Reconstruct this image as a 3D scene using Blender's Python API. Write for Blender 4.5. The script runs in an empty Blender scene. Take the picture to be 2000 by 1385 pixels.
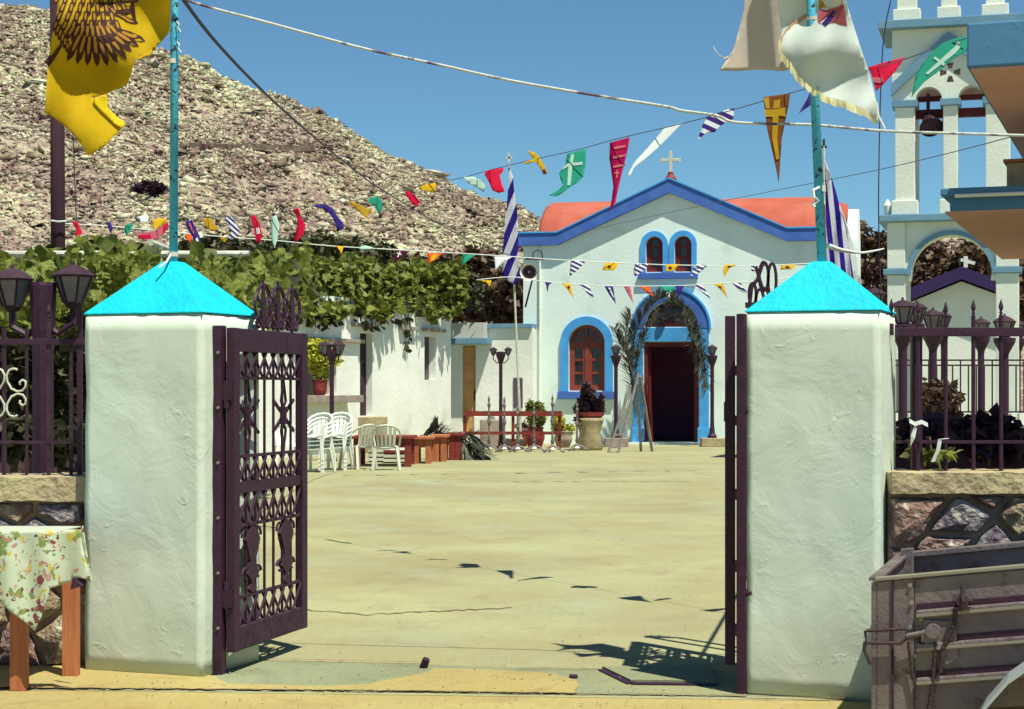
import bpy, bmesh, math, random
import numpy as np
from mathutils import Vector, Matrix, noise
from mathutils.geometry import tessellate_polygon

random.seed(7); np.random.seed(7)
S = bpy.context.scene
C = S.collection
R = math.radians
F = 3500.0           # focal length in photograph pixels (2000 px wide)
EYE = 1.5; HOR = 763.0

# ------------------------------------------------------------------ camera
cam = bpy.data.objects.new('camera', bpy.data.cameras.new('camera')); C.objects.link(cam)
cam.location = (0, 0, EYE); cam.rotation_euler = (R(90), 0, 0)
cam.data.sensor_width = 36; cam.data.lens = F/2000*36
cam.data.shift_y = (HOR-692.5)/2000
cam.data.clip_start = .1; cam.data.clip_end = 4000
S.camera = cam
# ------------------------------------------------------------------ light
SUN_EL = 66.5; SH = Vector((.6, -.8))
sv = Vector((SH.x*math.cos(R(SUN_EL)), SH.y*math.cos(R(SUN_EL)), math.sin(R(SUN_EL))))
w = bpy.data.worlds.new('World'); S.world = w; w.use_nodes = True
nt = w.node_tree; nt.nodes.clear()
sky = nt.nodes.new('ShaderNodeTexSky'); sky.sky_type = 'NISHITA'; sky.sun_disc = False
sky.sun_elevation = R(SUN_EL); sky.sun_rotation = math.atan2(SH.x, SH.y)
sky.air_density = 1.0; sky.dust_density = 0.2; sky.ozone_density = 3.0; sky.altitude = 1500
hs = nt.nodes.new('ShaderNodeHueSaturation'); hs.inputs['Saturation'].default_value = 1.0
tint = nt.nodes.new('ShaderNodeMix'); tint.data_type = 'RGBA'; tint.blend_type = 'MULTIPLY'; tint.inputs[0].default_value = 1
tint.inputs[7].default_value = (.46, .67, .70, 1)
bg = nt.nodes.new('ShaderNodeBackground'); bg.inputs[1].default_value = .105
out = nt.nodes.new('ShaderNodeOutputWorld')
nt.links.new(sky.outputs[0], hs.inputs['Color']); nt.links.new(hs.outputs[0], tint.inputs[6])
nt.links.new(tint.outputs[2], bg.inputs[0]); nt.links.new(bg.outputs[0], out.inputs[0])
sun = bpy.data.objects.new('sun', bpy.data.lights.new('sun', 'SUN')); C.objects.link(sun)
sun.data.energy = 4.9; sun.data.angle = R(.5); sun.data.color = (1, .95, .80)
sun.rotation_euler = sv.to_track_quat('Z', 'Y').to_euler(); sun.location = (20, -20, 40)
vs = S.view_settings
vs.view_transform = 'Standard'; vs.look = 'None'; vs.gamma = 1; vs.exposure = 0.50; vs.use_curve_mapping = False
S.render.engine = 'CYCLES'; S.cycles.max_bounces = 6

# ------------------------------------------------------------------ helpers
def P(x, y, Y):                       # photograph pixel at depth Y -> world point
    return Vector(((x-1000)*Y/F, Y, EYE-(y-HOR)*Y/F))
def G(x, y, z=0):                     # photograph pixel on the ground -> world point
    Y = (EYE-z)*F/(y-HOR); return Vector(((x-1000)*Y/F, Y, z))

class MB:
    def __init__(s): s.v = []; s.f = []; s.uv = None
    def add(s, vs, fs):
        n = len(s.v); s.v += [tuple(v) for v in vs]; s.f += [tuple(i+n for i in f) for f in fs]; return s
    def box(s, x0, x1, y0, y1, z0, z1, M=None, b=0):
        if x0 > x1: x0, x1 = x1, x0
        if y0 > y1: y0, y1 = y1, y0
        if z0 > z1: z0, z1 = z1, z0
        if b > 0:
            bm = bmesh.new(); bmesh.ops.create_cube(bm, size=1)
            for v in bm.verts: v.co = Vector(((x0+x1)/2+v.co.x*(x1-x0), (y0+y1)/2+v.co.y*(y1-y0), (z0+z1)/2+v.co.z*(z1-z0)))
            bmesh.ops.bevel(bm, geom=bm.edges[:], offset=b, segments=2, affect='EDGES', profile=.6)
            vv = [v.co.copy() for v in bm.verts]; ff = [[v.index for v in f.verts] for f in bm.faces]; bm.free()
        else:
            vv = [Vector(p) for p in ((x0,y0,z0),(x1,y0,z0),(x1,y1,z0),(x0,y1,z0),(x0,y0,z1),(x1,y0,z1),(x1,y1,z1),(x0,y1,z1))]
            ff = [(3,2,1,0),(4,5,6,7),(0,1,5,4),(1,2,6,5),(2,3,7,6),(3,0,4,7)]
        if M is not None: vv = [M @ v for v in vv]
        return s.add(vv, ff)
    def bar(s, p, q, w, d=None, up=(0,0,1)):       # rectangular bar from p to q
        p = Vector(p); q = Vector(q); d = d or w; t = (q-p)
        if t.length < 1e-6: return s
        t.normalize(); up = Vector(up)
        if abs(t.dot(up)) > .98: up = Vector((0,1,0))
        a = t.cross(up).normalized(); b = a.cross(t).normalized()
        vv = []
        for e in (p, q):
            for i, j in ((-1,-1),(1,-1),(1,1),(-1,1)): vv.append(e+a*i*w/2+b*j*d/2)
        return s.add(vv, [(3,2,1,0),(4,5,6,7),(0,1,5,4),(1,2,6,5),(2,3,7,6),(3,0,4,7)])
    def cyl(s, p, q, r, r2=None, n=10, caps=True):
        r2 = r if r2 is None else r2
        p = Vector(p); q = Vector(q); t = (q-p).normalized(); up = Vector((0,0,1)) if abs(t.z) < .95 else Vector((0,1,0))
        a = t.cross(up).normalized(); b = a.cross(t)
        vv = []
        for e, rr in ((p, r), (q, r2)):
            for k in range(n):
                g = 2*math.pi*k/n; vv.append(e+(a*math.cos(g)+b*math.sin(g))*max(rr, 1e-4))
        ff = [(k, k+n, (k+1) % n+n, (k+1) % n) for k in range(n)]
        if caps: ff += [tuple(range(n)), tuple(range(2*n-1, n-1, -1))]
        return s.add(vv, ff)
    def tube(s, pts, r, n=6, taper=None):
        pts = [Vector(p) for p in pts]; m = len(pts); vv = []; a = None
        for i, p in enumerate(pts):
            t = (pts[min(i+1, m-1)]-pts[max(i-1, 0)])
            t = t.normalized() if t.length > 0 else Vector((0,0,1))
            if a is None:
                up = Vector((0,0,1)) if abs(t.z) < .9 else Vector((0,1,0)); a = t.cross(up).normalized()
            else: a = (a-t*a.dot(t)).normalized()
            b = a.cross(t); rr = r if taper is None else r+(taper-r)*i/max(1, m-1)
            for k in range(n):
                g = 2*math.pi*k/n; vv.append(p+(a*math.cos(g)+b*math.sin(g))*rr)
        ff = [(i*n+k, (i+1)*n+k, (i+1)*n+(k+1) % n, i*n+(k+1) % n) for i in range(m-1) for k in range(n)]
        ff += [tuple(range(n)), tuple(range(m*n-1, (m-1)*n-1, -1))]
        return s.add(vv, ff)
    def lathe(s, prof, c=(0,0,0), n=16, ph=0):     # prof: (radius, z)
        vv = []; m = len(prof)
        for r, z in prof:
            for k in range(n):
                g = 2*math.pi*k/n+ph; vv.append((c[0]+r*math.cos(g), c[1]+r*math.sin(g), c[2]+z))
        ff = [(i*n+k, i*n+(k+1) % n, (i+1)*n+(k+1) % n, (i+1)*n+k) for i in range(m-1) for k in range(n)]
        ff += [tuple(range(n-1, -1, -1)), tuple(range((m-1)*n, m*n))]
        return s.add(vv, ff)
    def prism(s, poly, y0, y1, holes=()):          # polygon (x,z) extruded along y, with holes
        loops = [list(poly)]+[list(h) for h in holes]
        flat = [p for l in loops for p in l]
        tris = tessellate_polygon([[Vector((p[0], p[1], 0)) for p in l] for l in loops])
        n = len(flat)
        vv = [(p[0], y0, p[1]) for p in flat]+[(p[0], y1, p[1]) for p in flat]
        ff = []
        for a, b, c in tris: ff.append((a, b, c)); ff.append((c+n, b+n, a+n))
        o = 0
        for l in loops:
            m = len(l)
            for i in range(m): ff.append((o+i, o+(i+1) % m, o+(i+1) % m+n, o+i+n))
            o += m
        return s.add(vv, ff)

def props(o, label=None, cat=None, group=None, kind=None):
    if label: o['label'] = label
    if cat: o['category'] = cat
    if group: o['group'] = group
    if kind: o['kind'] = kind
    return o
def thing(name, label, cat, loc=(0,0,0), rotz=0, group=None):
    o = bpy.data.objects.new(name, None); C.objects.link(o)
    o.empty_display_size = .1
    o.location = loc; o.rotation_euler = (0, 0, rotz)
    return props(o, label, cat, group)
def root_mat(o):
    while o.parent: o = o.parent
    return Matrix.Translation(o.location) @ o.rotation_euler.to_matrix().to_4x4()
def part(name, mb, mat, parent=None, world=False, smooth=False, flip=True):
    me = bpy.data.meshes.new(name)
    v = mb.v
    if world and parent is not None:
        M = root_mat(parent).inverted(); v = [M @ Vector(p) for p in v]
    me.from_pydata([tuple(p) for p in v], [], mb.f)
    if mb.uv is not None:
        l = me.uv_layers.new(name='UVMap')
        for lp in me.loops: l.data[lp.index].uv = mb.uv[lp.vertex_index]
    if flip:
        bm = bmesh.new(); bm.from_mesh(me); bmesh.ops.recalc_face_normals(bm, faces=bm.faces[:]); bm.to_mesh(me); bm.free()
    if smooth:
        me.polygons.foreach_set('use_smooth', [True]*len(me.polygons))
    me.materials.append(mat)
    o = bpy.data.objects.new(name, me); C.objects.link(o)
    if parent is not None: o.parent = parent
    return o
def solo(name, mb, mat, label, cat, group=None, smooth=False):
    v = np.array(mb.v); c = v.mean(axis=0); c[2] = v[:, 2].min()
    mb.v = [tuple(p) for p in (v-c)]
    o = part(name, mb, mat, None, smooth=smooth); o.location = tuple(c)
    return props(o, label, cat, group)
def struct(name, mb, mat, smooth=False):
    o = part(name, mb, mat, smooth=smooth); o['kind'] = 'structure'; return o
def inst(o, parent, M, name=None):               # share mesh
    c = bpy.data.objects.new(name or o.name.split('.')[0], o.data); C.objects.link(c)
    c.parent = parent; c.matrix_local = M; return c
def copy_tree(o, parent=None):
    c = o.copy(); C.objects.link(c); c.parent = parent
    for ch in list(o.children): copy_tree(ch, c)
    return c
def npmesh(name, V, Fa, mat, parent=None, smooth=False):
    me = bpy.data.meshes.new(name); k = Fa.shape[1]
    me.vertices.add(len(V)); me.vertices.foreach_set('co', V.astype(np.float32).ravel())
    me.loops.add(Fa.size); me.loops.foreach_set('vertex_index', Fa.astype(np.int32).ravel())
    me.polygons.add(len(Fa)); me.polygons.foreach_set('loop_start', np.arange(0, Fa.size, k, dtype=np.int32))
    me.polygons.foreach_set('loop_total', np.full(len(Fa), k, dtype=np.int32))
    me.update(calc_edges=True)
    if smooth: me.polygons.foreach_set('use_smooth', [True]*len(Fa))
    me.materials.append(mat)
    o = bpy.data.objects.new(name, me); C.objects.link(o)
    if parent is not None: o.parent = parent
    return o

# ------------------------------------------------------------------ materials
def lin(h, k=1.0):
    h = h.lstrip('#'); r = []
    for i in (0, 2, 4):
        c = int(h[i:i+2], 16)/255; r.append((c/12.92 if c <= .04045 else ((c+.055)/1.055)**2.4)*k)
    return tuple(r)+(1,)
def mat(name, col, rough=.8, col2=None, scale=5, detail=6, bump=0, bscale=30, metal=0, lo=.35, hi=.65, spec=.3, transl=0, stretch=None, col3=None, s3=30, lo3=.6, hi3=.7, bdist=.02):
    m = bpy.data.materials.new(name); m.use_nodes = True; n = m.node_tree.nodes; L = m.node_tree.links
    b = n['Principled BSDF']; b.inputs['Roughness'].default_value = rough; b.inputs['Metallic'].default_value = metal
    b.inputs['Specular IOR Level'].default_value = spec
    b.inputs['Base Color'].default_value = col
    tc = n.new('ShaderNodeTexCoord'); src = tc.outputs['Object']
    if stretch:
        mp = n.new('ShaderNodeMapping'); mp.inputs['Scale'].default_value = stretch; L.new(src, mp.inputs[0]); src = mp.outputs[0]
    csrc = None
    if col2:
        t = n.new('ShaderNodeTexNoise'); t.inputs['Scale'].default_value = scale; t.inputs['Detail'].default_value = detail; L.new(src, t.inputs[0])
        mr = n.new('ShaderNodeMapRange'); mr.inputs[1].default_value = lo; mr.inputs[2].default_value = hi; L.new(t.outputs[0], mr.inputs[0])
        mx = n.new('ShaderNodeMix'); mx.data_type = 'RGBA'; mx.inputs[6].default_value = col; mx.inputs[7].default_value = col2
        L.new(mr.outputs[0], mx.inputs[0]); L.new(mx.outputs[2], b.inputs['Base Color']); csrc = mx.outputs[2]
    if col3:
        t = n.new('ShaderNodeTexNoise'); t.inputs['Scale'].default_value = s3; t.inputs['Detail'].default_value = 5; L.new(src, t.inputs[0])
        mr = n.new('ShaderNodeMapRange'); mr.inputs[1].default_value = lo3; mr.inputs[2].default_value = hi3; L.new(t.outputs[0], mr.inputs[0])
        mx = n.new('ShaderNodeMix'); mx.data_type = 'RGBA'; mx.inputs[7].default_value = col3
        if csrc: L.new(csrc, mx.inputs[6])
        else: mx.inputs[6].default_value = col
        L.new(mr.outputs[0], mx.inputs[0]); L.new(mx.outputs[2], b.inputs['Base Color']); csrc = mx.outputs[2]
    if bump:
        t = n.new('ShaderNodeTexNoise'); t.inputs['Scale'].default_value = bscale; t.inputs['Detail'].default_value = 8; L.new(src, t.inputs[0])
        bp = n.new('ShaderNodeBump'); bp.inputs['Strength'].default_value = bump; bp.inputs['Distance'].default_value = bdist
        L.new(t.outputs[0], bp.inputs['Height']); L.new(bp.outputs[0], b.inputs['Normal'])
    if transl:
        tr = n.new('ShaderNodeBsdfTranslucent'); ms = n.new('ShaderNodeMixShader'); ms.inputs[0].default_value = transl
        if csrc: L.new(csrc, tr.inputs[0])
        else: tr.inputs[0].default_value = col
        L.new(b.outputs[0], ms.inputs[1]); L.new(tr.outputs[0], ms.inputs[2]); L.new(ms.outputs[0], n['Material Output'].inputs[0])
    return m
def plaster_mat(name, col, col2, stain=None):
    """hand-trowelled plaster: gouges and lumps"""
    m = mat(name, col, .9, col2, 2.2, 8, 0, spec=.15, lo=.3, hi=.7)
    n = m.node_tree.nodes; L = m.node_tree.links; b = n['Principled BSDF']
    tc = n.new('ShaderNodeTexCoord'); mp = n.new('ShaderNodeMapping'); mp.inputs['Rotation'].default_value = (0, .7, .2); mp.inputs['Scale'].default_value = (.8, 1, .8)
    L.new(tc.outputs['Object'], mp.inputs[0])
    a = n.new('ShaderNodeTexNoise'); a.inputs['Scale'].default_value = 4; a.inputs['Detail'].default_value = 9; a.inputs['Roughness'].default_value = .6; a.inputs['Distortion'].default_value = .6; L.new(mp.outputs[0], a.inputs[0])
    v = n.new('ShaderNodeTexNoise'); v.inputs['Scale'].default_value = 19; v.inputs['Detail'].default_value = 7; v.inputs['Distortion'].default_value = .7; L.new(mp.outputs[0], v.inputs[0])
    r = n.new('ShaderNodeMapRange'); r.inputs[1].default_value = .60; r.inputs[2].default_value = .72; L.new(v.outputs[0], r.inputs[0])
    k = n.new('ShaderNodeTexNoise'); k.inputs['Scale'].default_value = 2.6; k.inputs['Detail'].default_value = 3; L.new(tc.outputs['Object'], k.inputs[0])
    kr = n.new('ShaderNodeMapRange'); kr.inputs[1].default_value = .45; kr.inputs[2].default_value = .66; kr.inputs[3].default_value = .03; kr.inputs[4].default_value = .24; L.new(k.outputs[0], kr.inputs[0])
    km = n.new('ShaderNodeMath'); km.operation = 'MULTIPLY'; L.new(kr.outputs[0], km.inputs[0]); L.new(r.outputs[0], km.inputs[1])
    ad = n.new('ShaderNodeMath'); ad.operation = 'ADD'; L.new(km.outputs[0], ad.inputs[0]); L.new(a.outputs[0], ad.inputs[1])
    bp = n.new('ShaderNodeBump'); bp.inputs['Strength'].default_value = .42; bp.inputs['Distance'].default_value = .024; L.new(ad.outputs[0], bp.inputs['Height']); L.new(bp.outputs[0], b.inputs['Normal'])
    ch_ = n.new('ShaderNodeTexNoise'); ch_.inputs['Scale'].default_value = 34; ch_.inputs['Detail'].default_value = 2; L.new(tc.outputs['Object'], ch_.inputs[0])
    cm = n.new('ShaderNodeMath'); cm.operation = 'MULTIPLY'; L.new(ch_.outputs[0], cm.inputs[0]); L.new(kr.outputs[0], cm.inputs[1])
    cr2 = n.new('ShaderNodeMapRange'); cr2.inputs[1].default_value = .198; cr2.inputs[2].default_value = .212; cr2.inputs[4].default_value = .75; L.new(cm.outputs[0], cr2.inputs[0])
    cx2 = n.new('ShaderNodeMix'); cx2.data_type = 'RGBA'; cx2.inputs[7].default_value = tuple(c*.45 for c in col[:3])+(1,); L.new(b.inputs['Base Color'].links[0].from_socket, cx2.inputs[6]); L.new(cr2.outputs[0], cx2.inputs[0]); L.new(cx2.outputs[2], b.inputs['Base Color'])
    if stain:
        mx = n.new('ShaderNodeMix'); mx.data_type = 'RGBA'; mx.inputs[7].default_value = stain
        old = b.inputs['Base Color'].links[0].from_socket; L.new(old, mx.inputs[6])
        sp = n.new('ShaderNodeSeparateXYZ'); L.new(tc.outputs['Object'], sp.inputs[0])
        h = n.new('ShaderNodeMapRange'); h.inputs[1].default_value = .35; h.inputs[2].default_value = 0; L.new(sp.outputs[2], h.inputs[0])
        mu = n.new('ShaderNodeMath'); mu.operation = 'MULTIPLY'; L.new(h.outputs[0], mu.inputs[0]); L.new(a.outputs[0], mu.inputs[1]); L.new(mu.outputs[0], mx.inputs[0])
        L.new(mx.outputs[2], b.inputs['Base Color'])
    return m

M = {}
M['pillar'] = plaster_mat('pillar_plaster', (.62, .71, .60, 1), (.53, .63, .53, 1), (.42, .42, .30, 1))
M['church'] = mat('church_plaster', (.78, .90, .84, 1), .9, (.70, .82, .77, 1), .8, 8, .25, 12, spec=.1, col3=(.60, .70, .62, 1), s3=1.6, lo3=.58, hi3=.80)
M['white'] = mat('whitewash', (.84, .86, .78, 1), .9, (.72, .76, .68, 1), .9, 8, .5, 7, spec=.1, col3=(.62, .64, .54, 1), s3=.7, lo3=.62, hi3=.75)
M['tower'] = mat('tower_plaster', (.74, .79, .70, 1), .9, (.66, .71, .63, 1), 1.2, 8, .3, 14, spec=.1)
M['cyan'] = mat('cyan_paint', (.0, .52, .64, 1), .7, (.0, .45, .58, 1), 6, 6, .5, 30, col3=(.01, .40, .52, 1), s3=14, lo3=.60, hi3=.75)
M['blue'] = mat('church_blue', (.05, .125, .44, 1), .7, (.065, .16, .50, 1), 3, 6, .2, 20)
M['sky_blue'] = mat('light_blue_paint', (.07, .38, .80, 1), .7, (.06, .30, .70, 1), 3, 6, .2, 20)
M['tower_blue'] = mat('tower_blue_trim', (.12, .26, .38, 1), .7, (.16, .30, .40, 1), 3, 6, .2, 20)
M['slab_blue'] = plaster_mat('slab_blue', (.075, .21, .38, 1), (.095, .24, .40, 1))
M['soffit'] = mat('tan_soffit', (.62, .36, .31, 1), .9, (.55, .32, .27, 1), 2, 6, .2, 20)
M['orange'] = mat('orange_roof', (.36, .078, .045, 1), .9, (.42, .115, .075, 1), 1.2, 7, .3, 9, col3=(.33, .14, .10, 1), s3=2.3, lo3=.6, hi3=.72)
M['iron'] = mat('dark_iron', (.030, .008, .024, 1), .55, (.042, .012, .034, 1), 20, 5, .2, 60, spec=.35)
M['iron_dusty'] = mat('dusty_iron', (.060, .032, .048, 1), .8, (.035, .016, .03, 1), 14, 6, .2, 60, spec=.2)
M['iron_pale'] = mat('pale_iron', (.62, .64, .52, 1), .6, (.42, .42, .34, 1), 20)
M['silver'] = mat('silvered_iron', (.22, .20, .18, 1), .4, (.10, .06, .08, 1), 18, 4, .3, 40, metal=.3, lo=.45, hi=.62)
M['pole_blue'] = mat('flagpole_paint', (.07, .42, .56, 1), .55, (.05, .34, .50, 1), 8, 5, .3, 60, col3=(.035, .03, .05, 1), s3=34, lo3=.60, hi3=.64)
M['wood_pole'] = mat('tarred_wood', (.050, .020, .030, 1), .9, (.030, .012, .02, 1), 6, 6, .6, 20, stretch=(1, 1, .1))
M['wood'] = mat('orange_pine', (.46, .17, .07, 1), .7, (.36, .11, .045, 1), 4, 6, .3, 12, stretch=(6, 6, .6))
M['red_wood'] = mat('red_brown_wood', (.16, .020, .018, 1), .6, (.22, .040, .025, 1), 4, 6, .2, 12, stretch=(1, 1, 4))
M['window_wood'] = mat('window_wood', (.26, .06, .035, 1), .55, (.20, .035, .026, 1), 4, 6, .2, 12)
M['window_red'] = mat('dark_red_wood', (.16, .018, .022, 1), .55, (.11, .013, .02, 1), 4, 6, .2, 12)
M['door_tan'] = mat('tan_door', (.62, .34, .14, 1), .6, (.54, .28, .11, 1), 4, 6, .2, 12)
M['grey_door'] = mat('grey_shutter', (.10, .07, .10, 1), .7)
M['glass'] = mat('dark_glass', (.02, .012, .02, 1), .12, spec=.6)
M['lamp_glass'] = mat('frosted_lamp_glass', (.34, .32, .32, 1), .25, (.22, .20, .22, 1), 6, 3, spec=.5, transl=.35)
M['globe'] = mat('white_globe', (.82, .84, .74, 1), .3)
M['dark'] = mat('unlit_interior', (.42, .16, .32, 1), .95)
M['plastic'] = mat('white_plastic', (.80, .84, .74, 1), .45, (.72, .76, .68, 1), 6)
M['plastic_grey'] = mat('weathered_plastic', (.62, .62, .50, 1), .5, (.52, .52, .42, 1), 6)
M['terracotta'] = mat('terracotta', (.19, .020, .026, 1), .6, (.25, .045, .04, 1), 8)
M['stone_block'] = mat('concrete_block', (.36, .31, .25, 1), .95, (.26, .21, .18, 1), 5, 8, .6, 20)
M['coping'] = mat('sand_coping', (.44, .38, .21, 1), .95, (.34, .27, .17, 1), 5, 8, .9, 26, col3=(.30, .20, .14, 1), s3=22, lo3=.58, hi3=.70)
M['ladder'] = mat('grey_ladder', (.30, .27, .24, 1), .8, (.22, .19, .17, 1), 5)
M['mortar'] = mat('mortar', (.30, .20, .145, 1), .95, (.38, .27, .19, 1), 6, 8, 1, 26)
stones = []
for i, (a, b) in enumerate((((.34, .28, .20), (.20, .13, .11)), ((.20, .21, .25), (.34, .33, .30)), ((.42, .38, .24), (.24, .17, .12)), ((.27, .17, .13), (.17, .12, .13)), ((.30, .29, .28), (.14, .11, .14)))):
    stones.append(mat('stone_%d' % i, a+(1,), .95, b+(1,), 9, 9, 1, 30, lo=.38, hi=.6, bdist=.05, col3=(.55, .52, .38, 1), s3=14, lo3=.58, hi3=.68))
M['galv'] = mat('weathered_galvanised', (.155, .120, .122, 1), .55, (.22, .19, .18, 1), 3, 9, .3, 40, metal=.35, col3=(.10, .06, .055, 1), s3=8, lo3=.57, hi3=.70)
M['galv_edge'] = mat('pale_edge', (.27, .26, .19, 1), .5, (.25, .23, .18, 1), 6, metal=.3)  # paler metal for rims, rib edges and bolt heads
M['rust'] = mat('rusty_iron', (.055, .030, .032, 1), .8, (.05, .03, .035, 1), 20, 5, .5, 60)
M['rubber'] = mat('rubber', (.02, .018, .02, 1), .8)
M['rope'] = mat('white_rope', (.50, .54, .50, 1), .8, (.12, .08, .14, 1), 9, 3, .4, 60, lo=.52, hi=.60)
M['cable'] = mat('dark_cable', (.035, .025, .06, 1), .6)
M['string'] = mat('pale_string', (.66, .70, .66, 1), .8)
M['thin'] = mat('thin_wire', (.12, .14, .20, 1), .8)
M['bronze'] = mat('bell_bronze', (.045, .016, .028, 1), .5, metal=.3)
M['trunk'] = mat('bark', (.10, .06, .045, 1), .95, (.06, .03, .03, 1), 8, 6, 1, 20)
def leafmat(name, a, b, t=.35, sc=3):
    return mat(name, a+(1,), .55, b+(1,), sc, 3, transl=t, lo=.40, hi=.60, spec=.3)
M['vine'] = leafmat('vine_leaf', (.065, .090, .012), (.24, .27, .05), .36, 5)
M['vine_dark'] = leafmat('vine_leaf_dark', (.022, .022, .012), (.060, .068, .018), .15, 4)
M['olive'] = leafmat('olive_leaf', (.050, .052, .022), (.085, .085, .035), .15, 2)
M['dry'] = leafmat('dry_brush', (.085, .045, .030), (.12, .08, .045), .1, 2)
M['bush'] = leafmat('bush_leaf', (.13, .14, .025), (.24, .25, .05), .25, 8)
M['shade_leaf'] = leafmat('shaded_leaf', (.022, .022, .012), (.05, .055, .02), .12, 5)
M['lime'] = leafmat('lime_leaf', (.36, .38, .03), (.55, .56, .08), .35, 8)
M['cypress'] = leafmat('purple_cypress', (.035, .016, .030), (.055, .025, .042), .1, 8)
M['palm'] = leafmat('palm_leaflet', (.085, .085, .065), (.15, .15, .12), .2, 6)
M['palm_dry'] = leafmat('dry_palm', (.20, .22, .17), (.11, .09, .07), .2, 6)
# cloths
def cloth_mat(name, a, b=None, t=.35): return mat(name, a+(1,), .75, (b or tuple(x*.88 for x in a))+(1,), 3, 3, .25, 14, transl=t, spec=.1)
M['flag_yellow'] = cloth_mat('yellow_flag', (.70, .51, .015), (.58, .40, .012), .42)
M['flag_white'] = cloth_mat('white_flag', (.76, .83, .79), (.66, .73, .69), .42)
M['flag_beige'] = cloth_mat('beige_flag', (.68, .60, .52), (.60, .54, .47), .3)
M['fringe'] = cloth_mat('yellow_fringe', (.80, .77, .46), (.72, .68, .40))
M['print'] = mat('dark_print', (.045, .012, .010, 1), .8)
M['red'] = cloth_mat('red_cloth', (.62, .008, .05))
M['crimson'] = cloth_mat('crimson_cloth', (.38, .004, .075))
M['green'] = cloth_mat('green_cloth', (.03, .34, .22))
M['mint'] = cloth_mat('mint_cloth', (.48, .68, .58))
M['yellow'] = cloth_mat('yellow_cloth', (.72, .46, .02))
M['gold'] = cloth_mat('gold_cloth', (.48, .30, .02))
M['brown'] = cloth_mat('brown_cloth', (.20, .075, .02))
M['orange_c'] = cloth_mat('orange_cloth', (.72, .12, .02))
M['navy'] = cloth_mat('navy_cloth', (.045, .025, .20))
M['maroon'] = cloth_mat('maroon_cloth', (.07, .006, .03))
M['pink'] = cloth_mat('pink_cloth', (.55, .14, .18))
M['whitec'] = cloth_mat('white_cloth', (.74, .80, .78))
def stripes(name, a, b, n, ang=0, wob=.0, t=.3):
    m = cloth_mat(name, a, None, t); nn = m.node_tree.nodes; L = m.node_tree.links
    tc = nn.new('ShaderNodeTexCoord'); mp = nn.new('ShaderNodeMapping'); mp.inputs['Rotation'].default_value = (0, 0, ang); L.new(tc.outputs['UV'], mp.inputs[0])
    wv = nn.new('ShaderNodeTexWave'); wv.bands_direction = 'Y'; wv.inputs['Scale'].default_value = n/6.283*3.1416; wv.inputs['Distortion'].default_value = wob; wv.inputs['Detail Scale'].default_value = .6
    L.new(mp.outputs[0], wv.inputs[0])
    gt = nn.new('ShaderNodeMath'); gt.operation = 'GREATER_THAN'; gt.inputs[1].default_value = .5; L.new(wv.outputs['Fac'], gt.inputs[0])
    mx = nn.new('ShaderNodeMix'); mx.data_type = 'RGBA'; mx.inputs[6].default_value = a+(1,); mx.inputs[7].default_value = b+(1,); L.new(gt.outputs[0], mx.inputs[0])
    L.new(mx.outputs[2], nn['Principled BSDF'].inputs['Base Color'])
    for x in nn:
        if x.bl_idname == 'ShaderNodeBsdfTranslucent': L.new(mx.outputs[2], x.inputs[0])
    return m
M['striped'] = stripes('striped_cloth', (.045, .02, .16), (.62, .66, .66), 3.2, .5)
M['striped_big'] = stripes('striped_flag', (.035, .02, .26), (.62, .64, .70), 3.6, -.9, 1.0)
M['striped_big2'] = stripes('striped_flag_b', (.035, .02, .30), (.66, .68, .74), 2.0, 1.15, .6)
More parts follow.
